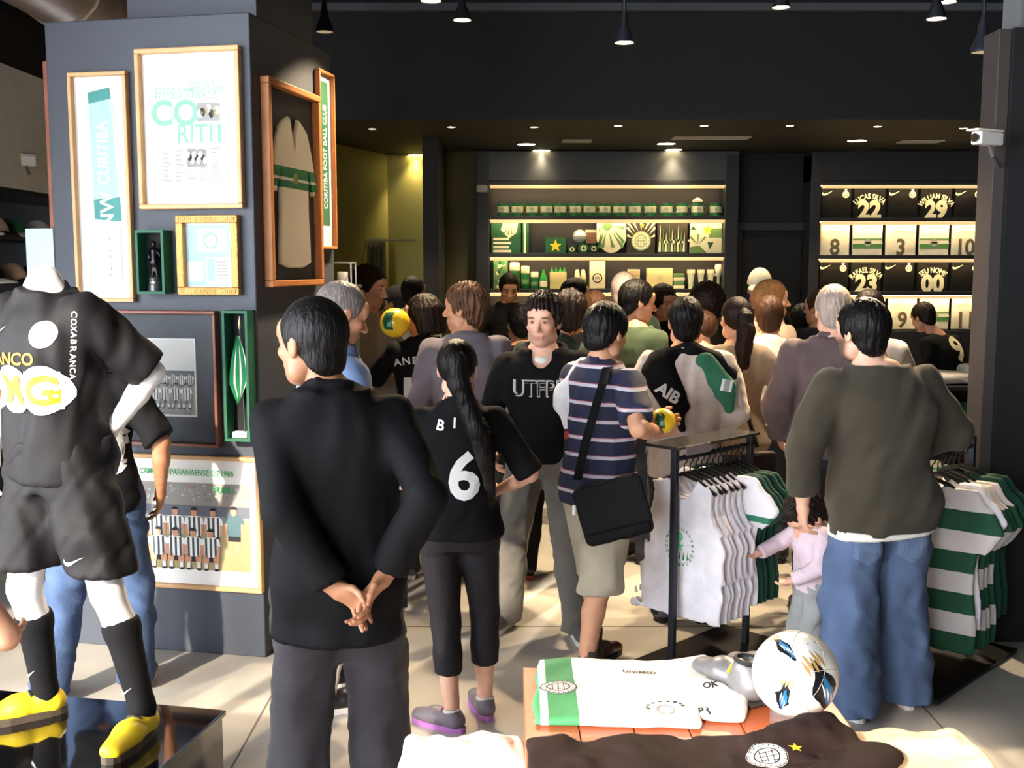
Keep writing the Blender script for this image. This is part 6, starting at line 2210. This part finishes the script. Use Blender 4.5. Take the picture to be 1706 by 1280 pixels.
# black messenger bag of the polo man
bag = thing('messenger_bag', 'black messenger bag hanging at the hip of the polo man', 'bag', (0, 0, 0))
cA = at(1022, 850, 4.50)
bag.location = cA
bag.rotation_euler = (0, 0, R(-8))
s = SDF((-.22, -.08, -.2), (.22, .08, .2), .010)
s.box((0, 0, 0), (.150, .042, .130), .03, 0, Rm=Matrix.Rotation(R(-16), 3, 'Y')).wrinkle(.003, 3, (.14, .08))
soft('bag_body', s, cloth('bag_black', (18, 18, 20), .6), bag)
s = SDF((-.22, -.12, -.12), (.22, .0, .2), .010)
s.box((.0, -.043, .03), (.148, .012, .105), .010, 0, Rm=Matrix.Rotation(R(-16), 3, 'Y'))
soft('bag_flap', s, cloth('bag_black', (18, 18, 20), .6), bag)
MB().tube([(-.165, -.02, .02), (-.165, -.03, -.02)], .008, 8).build('buckle', m_white, bag)
strap = MB()
sp = [at(962, 800, 4.56), at(975, 740, 4.52), at(992, 680, 4.53), at(1004, 640, 4.58), at(1010, 615, 4.66), at(1022, 604, 4.76)]
vs, fs = [], []
for i, q in enumerate(sp):
    q = q - cA
    for e in (-.019, .019):
        vs += [Matrix.Rotation(R(8), 3, 'Z') @ (q + Vector((e, 0, 0))), Matrix.Rotation(R(8), 3, 'Z') @ (q + Vector((e, .006, 0)))]
    if i:
        a = 4 * i
        fs += [(a - 4, a - 2, a + 2, a), (a - 3, a + 1, a + 3, a - 1), (a - 4, a, a + 1, a - 3), (a - 2, a - 1, a + 3, a + 2)]
strap.add(vs, fs)
strap.build('bag_strap', cloth('strap_black', (22, 22, 24)), bag)

# white shirt hung over the polo man's near shoulder, with a price tag
cB = at(950, 650, 4.86)
ws_ = thing('draped_shirt', 'white shirt with a tag hanging over the polo man left arm', 'shirt', cB)
s = SDF((-.09, -.09, -.24), (.12, .09, .16), .009)
s.cone((.06, 0, .10), (-.02, -.01, -.05), .045, .055, .03, (0, 0, 1), 1.1).cone((-.02, -.01, -.05), (.01, -.01, -.17), .05, .035, .03).cone((-.03, 0, .0), (-.045, 0, -.06), .035, .03, .03)
s.wrinkle(.008, 4, (.12, .07))
soft('shirt_cloth', s, cloth('bright_white', (232, 232, 238)), ws_)
tg = MB(); tg.box(-.03, .02, -.055, -.052, -.27, -.17)
tg.build('price_tag', m_ink, ws_)
MB().box(-.028, .018, -.0565, -.0555, -.215, -.18).build('tag_stripe', mat('tag_red', (170, 40, 36), .6), ws_)

# strap of the woman in taupe
pa_, pb_ = at(1208, 640, 5.9), at(1276, 728, 5.9)
hb_ = thing('shoulder_bag', 'dark shoulder bag with a long strap on the woman in taupe', 'bag', at(1262, 770, 5.84))
o_ = hb_.location
MB().rbox(-.10, .10, -.04, .04, -.12, .06, .02).build('bag_body', cloth('bag_brown', (50, 40, 38)), hb_)
MB().tube([tuple(at(1190, 600, 6.0) - o_), tuple(at(1215, 648, 5.93) - o_), tuple(at(1245, 690, 5.90) - o_), tuple(at(1262, 745, 5.84) - o_)], .013, 6).build('bag_strap', cloth('strap_brown', (34, 28, 28)), hb_)

# ================================================================== MANNEQUIN AND FOREGROUND
# glossy black plinth
PLZ = .34
m_gloss = mat('gloss_black', (10, 10, 12), .06, coat=1.0)
pt_ = Vector((-1.0, 3.585, 0))
pl = thing('display_plinth', 'glossy black plinth under the mannequin', 'plinth', pt_, PR)
MB().rbox(-1.0, 0, -.95, 0, 0, PLZ - .02, .004).build('plinth_body', m_gloss, pl)
MB().rbox(-1.01, .01, -.96, .01, PLZ - .02, PLZ, .004).build('plinth_top', m_gloss, pl)

m_mann = mat('mannequin_white', (232, 230, 232), .25, coat=.4)
K_JERS = cloth('jersey_black', (30, 29, 31), .55, .05, .15)
K_SOCK = cloth('sock_black', (20, 20, 22), .8, .05, .3)
m_orange = mat('print_orange', (240, 150, 30), .6)
mq = person('white headless mannequin in a black football kit', 82, 450, 3.5, 152, H=1.70, z0=PLZ, skin=(230, 228, 230), nohead=True, hi=True, hair=None, name='mannequin', cat='mannequin', wide=.98, shoulder=.165, lean=(.035, .0),
    armL=dict(w=(-.13, -.11, 1.01), hint=(-.55, -.8, -.1), u=(.6, .1, -.75), t=(0, 1, .2), curl=.5), armR=dict(w=(.26, .06, .92), hint=(1, -.7, 0)),
    feet=dict(l=(-.325, .0, 16), r=(.12, .03, -32)),
    topw=dict(m=K_JERS, name='football_shirt', infl=.026, wr=.010, hem=.85, sleeve=.94, r=(.080, .076, .06), flare=.012, collar=.013, wl=(.20, .12, .07), vert=.35),
    bottom=TR(K_JERS, name='football_shorts', cut=.555, waist=1.0, knee=.120, ankle=.12, infl=.026, wr=.010), socks=dict(m=K_SOCK, h=.385),
    shoes=dict(m=mat('boot_yellow', (226, 196, 40), .4, bump=.1, bscale=80), sole=mat('boot_sole', (70, 60, 50), .5), trim=m_ink), seed=174)
mq['body'].data.materials.clear(); mq['body'].data.materials.append(m_mann)
f = Flat()
f.text('BANCO', 0, .088, .040, m_orange, .02)
vs_, fs_ = text_polys('BMG', .125, .10)
for cx_, rx_ in ((-.112, .068), (.0, .075), (.112, .068)):
    f.ell(cx_, -.01, rx_, .078, m_pr, 24)
    f.rect(cx_ - .05, cx_ + .05, -.070, .050, m_pr)
    f.up()
for cx_, ch_ in ((-.112, 'B'), (0, 'M'), (.112, 'G')):
    f.text(ch_, cx_, -.01, .095, m_orange, .035)
f.wrap('sponsor_print', mq['shirt'], (.025, .3, 1.15), (-1, 0, 0), (0, 0, 1), gap=.002)
f = Flat(); f.crest(0, 0, .042, m_grey_i, m_pr)
f.wrap('club_crest', mq['shirt'], (-.09, .3, 1.315), (-1, 0, 0), (0, 0, 1), gap=.001)
f = Flat(); f.swoosh(0, 0, .09, m_pr)
f.wrap('chest_mark', mq['shirt'], (.10, .3, 1.32), (-1, 0, 0), (0, 0, 1))
f = Flat()
for k, chh in enumerate('COXABRANCA'):
    f.text(chh, 0, .09 - .020 * k, .018, m_pr, .02, rot=-90)
qa = mq['J']['L']
mid = (qa['S'] + (qa['E'] - qa['S']) * .55) * mq['s']
f.wrap('sleeve_print', mq['shirt'], (mid[0], mid[1] + .2, mid[2]), (-.55, -.45, -.05), tuple(qa['S'] - qa['E']), reach=.4)
f = Flat(); f.swoosh(0, 0, .075, m_pr)
f.wrap('shorts_mark', mq['trousers'], (-.175, .3, .60), (-1, 0, 0), (0, 0, 1), reach=.5)
for o in mq['root'].children:
    if o.name.startswith('sock'):
        f = Flat(); f.swoosh(0, 0, .05, m_pr, rot=10)
        near = [v.co.x for v in o.data.vertices if abs(v.co.z - .165) < .03]
        cx = sum(near) / len(near)
        f.wrap('sock_mark', o, (cx, .25, .165), (-1, 0, 0), (0, 0, 1), reach=.5)
# white cap resting on the mannequin neck
cw = mq['root'].matrix_basis @ Vector((.075 * mq['s'], -.02, 1.50 * mq['s']))

# ------------------------------------------------------------------ hanging garments
_GAR = {}
def garment_mesh(kind):
    if kind in _GAR:
        return _GAR[kind]
    s = SDF((-.34, -.06, -.76), (.34, .06, -.03), .0095)
    hem = -.735 if kind == 'tank' else -.70
    s.loft([(hem, .238, .020, 0, 0), (-.5, .225, .023, 0, 0), (-.32, .212, .026, 0, 0), (-.17, .195, .024, 0, 0), (-.11, .13, .018, 0, 0), (-.085, .075, .012, 0, 0)], 0, 0, 2.6)
    if kind == 'tank':
        s.ell((-.235, 0, -.19), (.080, .2, .125), .006, 's').ell((.235, 0, -.19), (.080, .2, .125), .006, 's')
        s.ell((0, 0, -.085), (.078, .2, .095), .006, 's')
    else:
        for g in (-1, 1):
            s.cone((g * .165, 0, -.165), (g * .285, 0, -.285), .070, .066, .02, (0, 1, 0), .34, flat=True)
        s.ell((0, .0, -.075), (.066, .2, .05), .006, 's')
    s.wrinkle(.0042, 3 if kind == 'tank' else 7, (.11, .075, .05), .12)
    V, F = s.mesh()
    V = relax(V, F, 1)
    me = bpy.data.meshes.new(kind)
    _GAR[kind] = (V, F)
    return _GAR[kind]
_HANG = {}
m_hang = mat('hanger_black', (24, 24, 26), .3)
def garment(name, label, kind, m, M, group, prints=None):
    t = thing(name, label, 'shirt', (0, 0, 0), 0, group)
    t.matrix_basis = M
    key = (kind, m.name, prints is not None)
    if key not in _HANG:
        V, F = garment_mesh(kind)
        o = mesh_obj('cloth', V, F, m, t, smooth=True)
        hb = MB()
        hb.tube([(-.175, 0, -.145), (-.08, 0, -.095), (0, 0, -.075), (.08, 0, -.095), (.175, 0, -.145)], .009, 6)
        hb.tube([(0, 0, -.075), (0, 0, -.03), (.012, 0, -.018), (.016, 0, .0), (.008, 0, .013), (-.006, 0, .013)], .0035, 6)
        h_ = hb.build('hanger', m_hang, t, smooth=True)
        _HANG[key] = (o, h_)
        if prints:
            prints(o)
    else:
        for src in _HANG[key]:
            copy_tree(src, t)
    return t

def rack_matrix(A, rz, x, z, tilt=0):
    return Matrix.Translation(A) @ Matrix.Rotation(rz, 4, 'Z') @ Matrix.Translation((x, 0, z)) @ Matrix.Rotation(R(-90 + tilt), 4, 'Z')

def rack(label, A, B, ztop, plate_hw, shelf=True):
    A, B = Vector(A), Vector(B)
    L = (B - A).length
    rz = math.atan2(B.y - A.y, B.x - A.x)
    t = thing('clothes_rack', label, 'clothes rack', A, rz)
    for x in (0, L):
        MB().rbox(x - .014, x + .014, -.014, .014, .02, ztop, .002).build('post', m_metal_dk, t)
    MB().tube([(.014, 0, ztop - .045), (L - .014, 0, ztop - .045)], .011, 10).build('hanging_rail', m_metal_dk, t, smooth=True)
    MB().rbox(-.20, L + .16, -plate_hw, plate_hw, 0.001, .02, .003).build('base_plate', mat('rack_base', (18, 17, 18), .4), t)
    if shelf:
        MB().rbox(-.02, L + .04, -.03, .16, ztop, ztop + .014, .003).build('top_shelf', mat('rack_shelf', (40, 36, 34), .25, coat=.3), t)
        MB().rbox(.04, .22, -.034, -.031, ztop - .03, ztop + .012, .0005).build('sign_holder', mat('sign_grey', (132, 120, 122), .4), t)
    return t, A, rz, L

t, A, rz, L = rack('dark metal clothes rack with white tank tops and green shirts', (.725, 4.74, 0), (1.150, 5.155, 0), 1.055, .24)
m_tank = cloth('tank_white', (232, 228, 234))
m_gsh = cloth('shirt_bottle_green', (18, 62, 48))
def tank_print(o):
    f = Flat()
    for k in range(22):
        a = 2 * math.pi * k / 22
        f.text('COXAVERDECAMPEAODOMUNDO'[k], .075 * math.sin(a), .085 * math.cos(a), .016, m_green, .02, rot=-math.degrees(a))
    f.star(0, .0, .03, m_green_lt).ell(.0, .045, .022, .022, m_green_lt, 12)
    for k in range(5):
        f.poly([(-.05 + .022 * k, -.06), (-.04 + .022 * k, -.06), (-.045 + .022 * k, -.02)], m_green)
    f.wrap('chest_print', o, (0, -.3, -.40), (1, 0, 0), (0, 0, 1), reach=.5)
ords = ['frontmost', 'second', 'third', 'fourth', 'fifth', 'sixth', 'seventh', 'eighth', 'ninth']
zr = 1.055 - .045 + .0115 - .013
for k in range(6):
    garment('tank_top', 'white sleeveless top with green print, frontmost on the rack' if k == 0 else 'white sleeveless top, %s from the front on the rack' % ords[k], 'tank', m_tank, rack_matrix(A, rz, .070 + .044 * k, zr, [0, 2, -2, 1, -1, 2][k]), 'white sleeveless tops on the front rack', tank_print if k == 0 else None)
garment('hanging_shirt', 'white short-sleeved shirt with green cuffs behind the tank tops', 'tee', band_mat('tee_green_cuff', (230, 226, 232), [(-.30, -.27, (40, 120, 90))]), rack_matrix(A, rz, .335, zr, 2), 'shirts on the front rack')
for k in range(4):
    garment('hanging_shirt', 'dark green shirt, %s green one from the front on the rack' % ['first', 'second', 'third', 'fourth', 'fifth'][k], 'tee', m_gsh, rack_matrix(A, rz, .38 + .046 * k, zr, [1, -2, 2, 0, -1][k]), 'dark green shirts on the front rack')

t, A, rz, L = rack('dark metal clothes rack with green and white hooped shirts, right', (1.82, 4.72, 0), (2.20, 5.10, 0), 1.06, .20, False)
hoops = []
for k in range(5):
    z0_ = -.70 + .15 * k
    hoops.append((z0_, z0_ + .075, (22, 78, 52)))
K_HOOP = band_mat('hooped_cloth', (214, 206, 204), hoops)
zr = 1.06 - .045 + .0115 - .013
for k, (x, m_, lab) in enumerate([(.10, K_HOOP, 'green and white hooped shirt, frontmost on the right rack'), (.16, m_tank, 'plain white shirt between hooped shirts on the right rack'),
        (.215, K_HOOP, 'green and white hooped shirt, second hooped one on the right rack'), (.27, K_HOOP, 'green and white hooped shirt, third hooped one on the right rack'),
        (.33, K_HOOP, 'green and white hooped shirt, rearmost hooped one on the right rack'), (.39, m_gsh, 'dark green shirt, front one of the pair on the right rack'), (.45, m_gsh, 'dark green shirt, rear one of the pair on the right rack')]):
    garment('hanging_shirt', lab, 'tee', m_, rack_matrix(A, rz, x, zr, [3, -2, 2, -1, 2, 0, 3][k]) @ Matrix.Diagonal((1, 1, 1.25 if k < 5 and k != 1 else 1.1, 1)), 'shirts on the right rack')

# ------------------------------------------------------------------ table in the foreground
TZ = .75
tb = thing('display_table', 'orange-brown plank table with shirts and a ball, foreground', 'table', (.43, 2.50, 0))
m_tab = mat('table_wood', (176, 92, 56), .35, bump=.12, bscale=26, var=.18, vscale=7, stretch=(1, .2, 1), coat=.15)
npl = 6
for k in range(npl):
    x0 = -.40 + .80 / npl * k
    MB().rbox(x0 + .001, x0 + .80 / npl - .001, -.46, .42, TZ - .035, TZ - .0005 * (k % 2), .003).build('plank', m_tab, tb)
MB().rbox(-.36, .36, -.42, .38, TZ - .10, TZ - .036, .004).build('apron', m_tab, tb)
for x in (-.35, .35):
    for y in (-.41, .37):
        MB().rbox(x - .03, x + .03, y - .03, y + .03, 0, TZ - .036, .004).build('leg', m_tab, tb)

def soft_at(name, label, cat, loc, sdf, m, part='shirt_cloth', n=1):
    t = thing(name, label, cat, loc)
    o = soft(part, sdf, m, t, n)
    return t, o
# white shirt with green hem
K_WG = band_mat('white_green_hem', (238, 236, 230), [(-.30, -.13, (70, 150, 96)), (-.225, -.205, (220, 232, 214))], axis='X')
s = SDF((-.28, -.28, -.002), (.30, .28, .06), .008)
s.box((-.03, .0, .012), (.205, .205, .013), .011, 0, Rm=Matrix.Rotation(R(-3), 3, 'Z'))
s.box((.20, .12, .016), (.085, .085, .014), .012, .01, Rm=Matrix.Rotation(R(20), 3, 'Z')).box((.21, -.08, .016), (.09, .09, .014), .012, .01, Rm=Matrix.Rotation(R(-14), 3, 'Z'))
s.cone((.16, .04, .026), (.25, -.02, .03), .016, .014, .02)
s.wrinkle(.0035, 12, (.16, .09, .05), .4).plane((0, 0, .001), (0, 0, -1))
t, o = soft_at('folded_shirt', 'white shirt with a green hem lying on the foreground table', 'shirt', (.295, 2.72, TZ), s, K_WG)
f = Flat()
f.crest(-.175, -.01, .05, m_ink, m_pr)
for k in range(9):
    a = R(200 - 25 * k)
    f.ell(.085 + .045 * math.cos(a), -.135 + .03 * math.sin(a), .006, .005, m_ink, 8)
f.ring(.085, -.15, .018, .024, m_grey_i)
f.text('UNIMED', .05, .10, .018, m_ink, .02, rot=-10).text('OK', .22, -.02, .02, m_ink, .03).text('PR', .18, -.16, .02, m_ink, .03)
f.wrap('shirt_print', o, (0, 0, .1), (1, 0, 0), (0, 1, 0), reach=.2, gap=.0006, off=.0015)

# dark brown shirt in front
K_BRN = cloth('shirt_dark_brown', (42, 30, 29), .75)
s = SDF((-.40, -.26, -.002), (.48, .34, .10), .009)
s.box((-.06, -.02, .014), (.315, .19, .015), .012, 0, Rm=Matrix.Rotation(R(2), 3, 'Z'))
s.cone((.20, .08, .022), (.34, .16, .03), .060, .055, .03, (0, 0, 1), .42).cone((.28, -.05, .022), (.41, .06, .028), .07, .06, .03, (0, 0, 1), .36)
s.cone((.20, .15, .03), (.32, .18, .045), .030, .035, .02).cone((.14, .11, .025), (.30, .13, .04), .03, .03, .03)
s.wrinkle(.007, 23, (.20, .11, .06), .3).plane((0, 0, .001), (0, 0, -1))
t, o = soft_at('folded_shirt', 'dark brown shirt with a white crest at the front of the table', 'shirt', (.41, 2.255, TZ), s, K_BRN)
f = Flat()
f.crest(.155, .035, .046, m_ink, m_pr)
f.star(.225, .060, .017, m_yellow)
f.wrap('crest_print', o, (0, 0, .1), (1, 0, 0), (0, 1, 0), reach=.25, gap=.0006, off=.0015)

# side stands with white shirts spread over them
for nm, cx, cy, lab, sd_ in (('left', -.12, 2.42, 'white shirt spread on a low stand left of the table', 31), ('right', 1.00, 2.44, 'cream-white shirt spread on a low stand right of the table', 35)):
    stn = thing('low_stand', 'low dark stand %s of the foreground table' % nm, 'stand', (cx, cy, 0))
    MB().rbox(-.12, .12, -.2, .2, 0, .62, .005).build('stand_body', m_shelf, stn)
    MB().rbox(-.13, .13, -.21, .21, .62, .64, .004).build('stand_top', m_shelf, stn)
    s = SDF((-.2, -.3, -.16), (.2, .3, .10), .010)
    s.box((0, 0, .022), (.150, .23, .022), .02).box((-.142, 0, -.04), (.010, .20, .07), .008, .02).box((.142, 0, -.04), (.010, .20, .07), .008, .02)
    s.box((0, .222, -.04), (.12, .010, .07), .008, .02)
    s.cone((-.04, .12, .035), (.08, .14, .04), .03, .03, .03)
    s.wrinkle(.008, sd_, (.16, .09, .06))
    s.box((0, 0, -.10), (.131, .211, .100), .001, 0, 's')
    soft_at('spread_shirt', lab, 'shirt', (cx, cy, .641), s, cloth('spread_white', (236, 232, 226)) if nm == 'left' else cloth('spread_cream', (228, 204, 180)))

# the match ball on its clear ring
bc = on_z(1325, 1123, TZ + .1085 + .020)
BR = 73.5 / FPX * bc.y
K_BALL = mat('ball_white', (240, 236, 228), .28, bump=.02, bscale=220, coat=.35)
ball, bo = foot_ball('football', 'white football with black, blue and gold swirls on the table', bc, BR, K_BALL, None, None, (0, 0, 0))
m_bblue = mat('ball_blue', (40, 110, 160), .35); m_bblk = mat('ball_black', (20, 22, 26), .35); m_bgold = mat('ball_gold', (190, 150, 90), .4)
def blob(seed, n, L, w, m1):
    rnd = random.Random(seed)
    out = []
    for i in range(n):
        t_ = i / (n - 1)
        out.append((rnd.uniform(.6, 1.1) * w * math.sin(math.pi * min(max(t_, .08), .92)) , (t_ - .5) * L))
    out2 = [(-rnd.uniform(.5, 1.0) * w * math.sin(math.pi * min(max(i / (n - 1), .08), .92)), (i / (n - 1) - .5) * L) for i in range(n)]
    vs = out + out2
    fs = [(i, i + 1, n + i + 1, n + i) for i in range(n - 1)]
    return vs, fs
def swirl(direction, rot, L, w, seed, nm):
    f = Flat()
    c_, q_ = math.cos(R(rot)), math.sin(R(rot))
    def tr(vs, sx=1, ox=0, oy=0):
        return [((x * sx + ox) * c_ - (y + oy) * q_, (x * sx + ox) * q_ + (y + oy) * c_) for x, y in vs]
    vs, fs = blob(seed, 10, L, w, None)
    f.polys(tr(vs), fs, m_bblk).up()
    vs, fs = blob(seed + 1, 8, L * .7, w * .45, None)
    f.polys(tr(vs, 1, w * .15, -L * .08), fs, m_bblue).up()
    for k in range(5):
        vs, fs = blob(seed + 5 + k, 5, L * .22, w * .16, None)
        f.polys(tr(vs, 1, w * (-.6 + .3 * k), L * (.46 + .05 * (k % 2))), fs, m_bgold)
    for k in range(3):
        vs, fs = blob(seed + 15 + k, 5, L * .3, w * .10, None)
        f.polys(tr(vs, 1, w * (-.2 + .25 * k), L * (.02 - .12 * k)), fs, m_pr)
    d = Vector(direction).normalized()
    r_ = Vector((0, 0, 1)).cross(d).normalized()
    f.wrap(nm, bo, d * BR, r_, d.cross(r_), off=.0008, gap=.0005, seg=.012)
swirl((.45, -.82, -.06), 20, .140, .038, 2, 'swirl_print')
swirl((-.48, -.80, -.22), -14, .080, .022, 31, 'swirl_print')
swirl((-.42, -.45, .85), 60, .09, .016, 47, 'swirl_print')
f = Flat()
for k in range(4):
    f.ell(-.012 + .012 * (k % 2) * 2, .012 * (k // 2) * 2, .0022, .0022, m_grey_i, 8)
d = Vector((.35, -.55, .76)).normalized()
r_ = Vector((0, 0, 1)).cross(d).normalized()
f.wrap('valve_dots', bo, d * BR, r_, d.cross(r_), off=.0008)
sm_ = MB()
for (ax, ay, rot) in ((.2, -.55, 0), (.75, .3, 40), (-.6, .5, -30)):
    n_ = Vector((ax, -.5, ay)).normalized()
    u_ = n_.orthogonal().normalized(); w_ = n_.cross(u_)
    off = .35 * BR
    rr = math.sqrt(BR ** 2 - off ** 2)
    sm_.tube([tuple(n_ * off + (u_ * math.cos(a) + w_ * math.sin(a)) * (rr + .0001)) for a in [2 * math.pi * k / 40 for k in range(41)]], .0009, 5)
sm_.build('seam', mat('seam_grey', (190, 180, 168), .5), ball)
stn = thing('ball_stand', 'clear ring stand under the football', 'stand', (bc.x, bc.y, TZ + .0012))
zb_ = bc.z - BR - TZ
MB().lathe([(.055, 0), (.058, 0), (.058, max(.02, zb_ + .016)), (.055, max(.02, zb_ + .016))], 24, cap=False).build('ring', mat('stand_clear', (240, 240, 240), .05, trans=.9, ior=1.2), stn, smooth=True)

# grey boots behind the ball
def boot(label, loc, rz, tilt):
    t = thing('football_boot', label, 'boot', loc)
    t.rotation_euler = (R(tilt), 0, rz)
    s = SDF((-.07, -.13, -.01), (.07, .20, .15), .007)
    s.cone((0, -.06, .045), (0, -.035, .085), .036, .040, .02).cone((0, -.05, .04), (0, .06, .048), .036, .037, .02).cone((0, .05, .046), (0, .15, .030), .036, .026, .02, (1, 0, 0), 1.25)
    s.ell((0, -.035, .135), (.030, .040, .035), .008, 's')
    s.plane((0, 0, .014), (0, 0, -1))
    soft('boot_upper', s, mat('boot_silver', (120, 116, 116), .35, metal=.2, bump=.05), t)
    b = MB()
    b.rbox(-.034, .034, -.095, .17, .006, .015, .003)
    for x in (-.022, .022):
        for y in (-.08, -.05, .06, .10, .14):
            b.lathe([(.007, 0), (.006, .0), (.008, .007)], 8, c=(x, y, 0))
    b.build('studded_sole', mat('boot_dark', (60, 56, 56), .5), t)
    MB().tube([(-.034, .0, .07), (0, .012, .092), (.034, .0, .07)], .005, 6).build('stripe', m_yellow, t)
    MB().tube([(.028 * math.cos(a), -.036 + .036 * math.sin(a), .108) for a in [2 * math.pi * k / 16 for k in range(17)]], .007, 6).build('collar', m_ink, t)
pbt = on_z(1232, 1165, TZ)
boot('silver football boot left of the ball on the table', (pbt.x, pbt.y + .02, TZ + .0012), R(28), 0)
boot('second silver football boot close behind the ball', (pbt.x + .085, pbt.y + .05, TZ + .0012), R(22), 0)
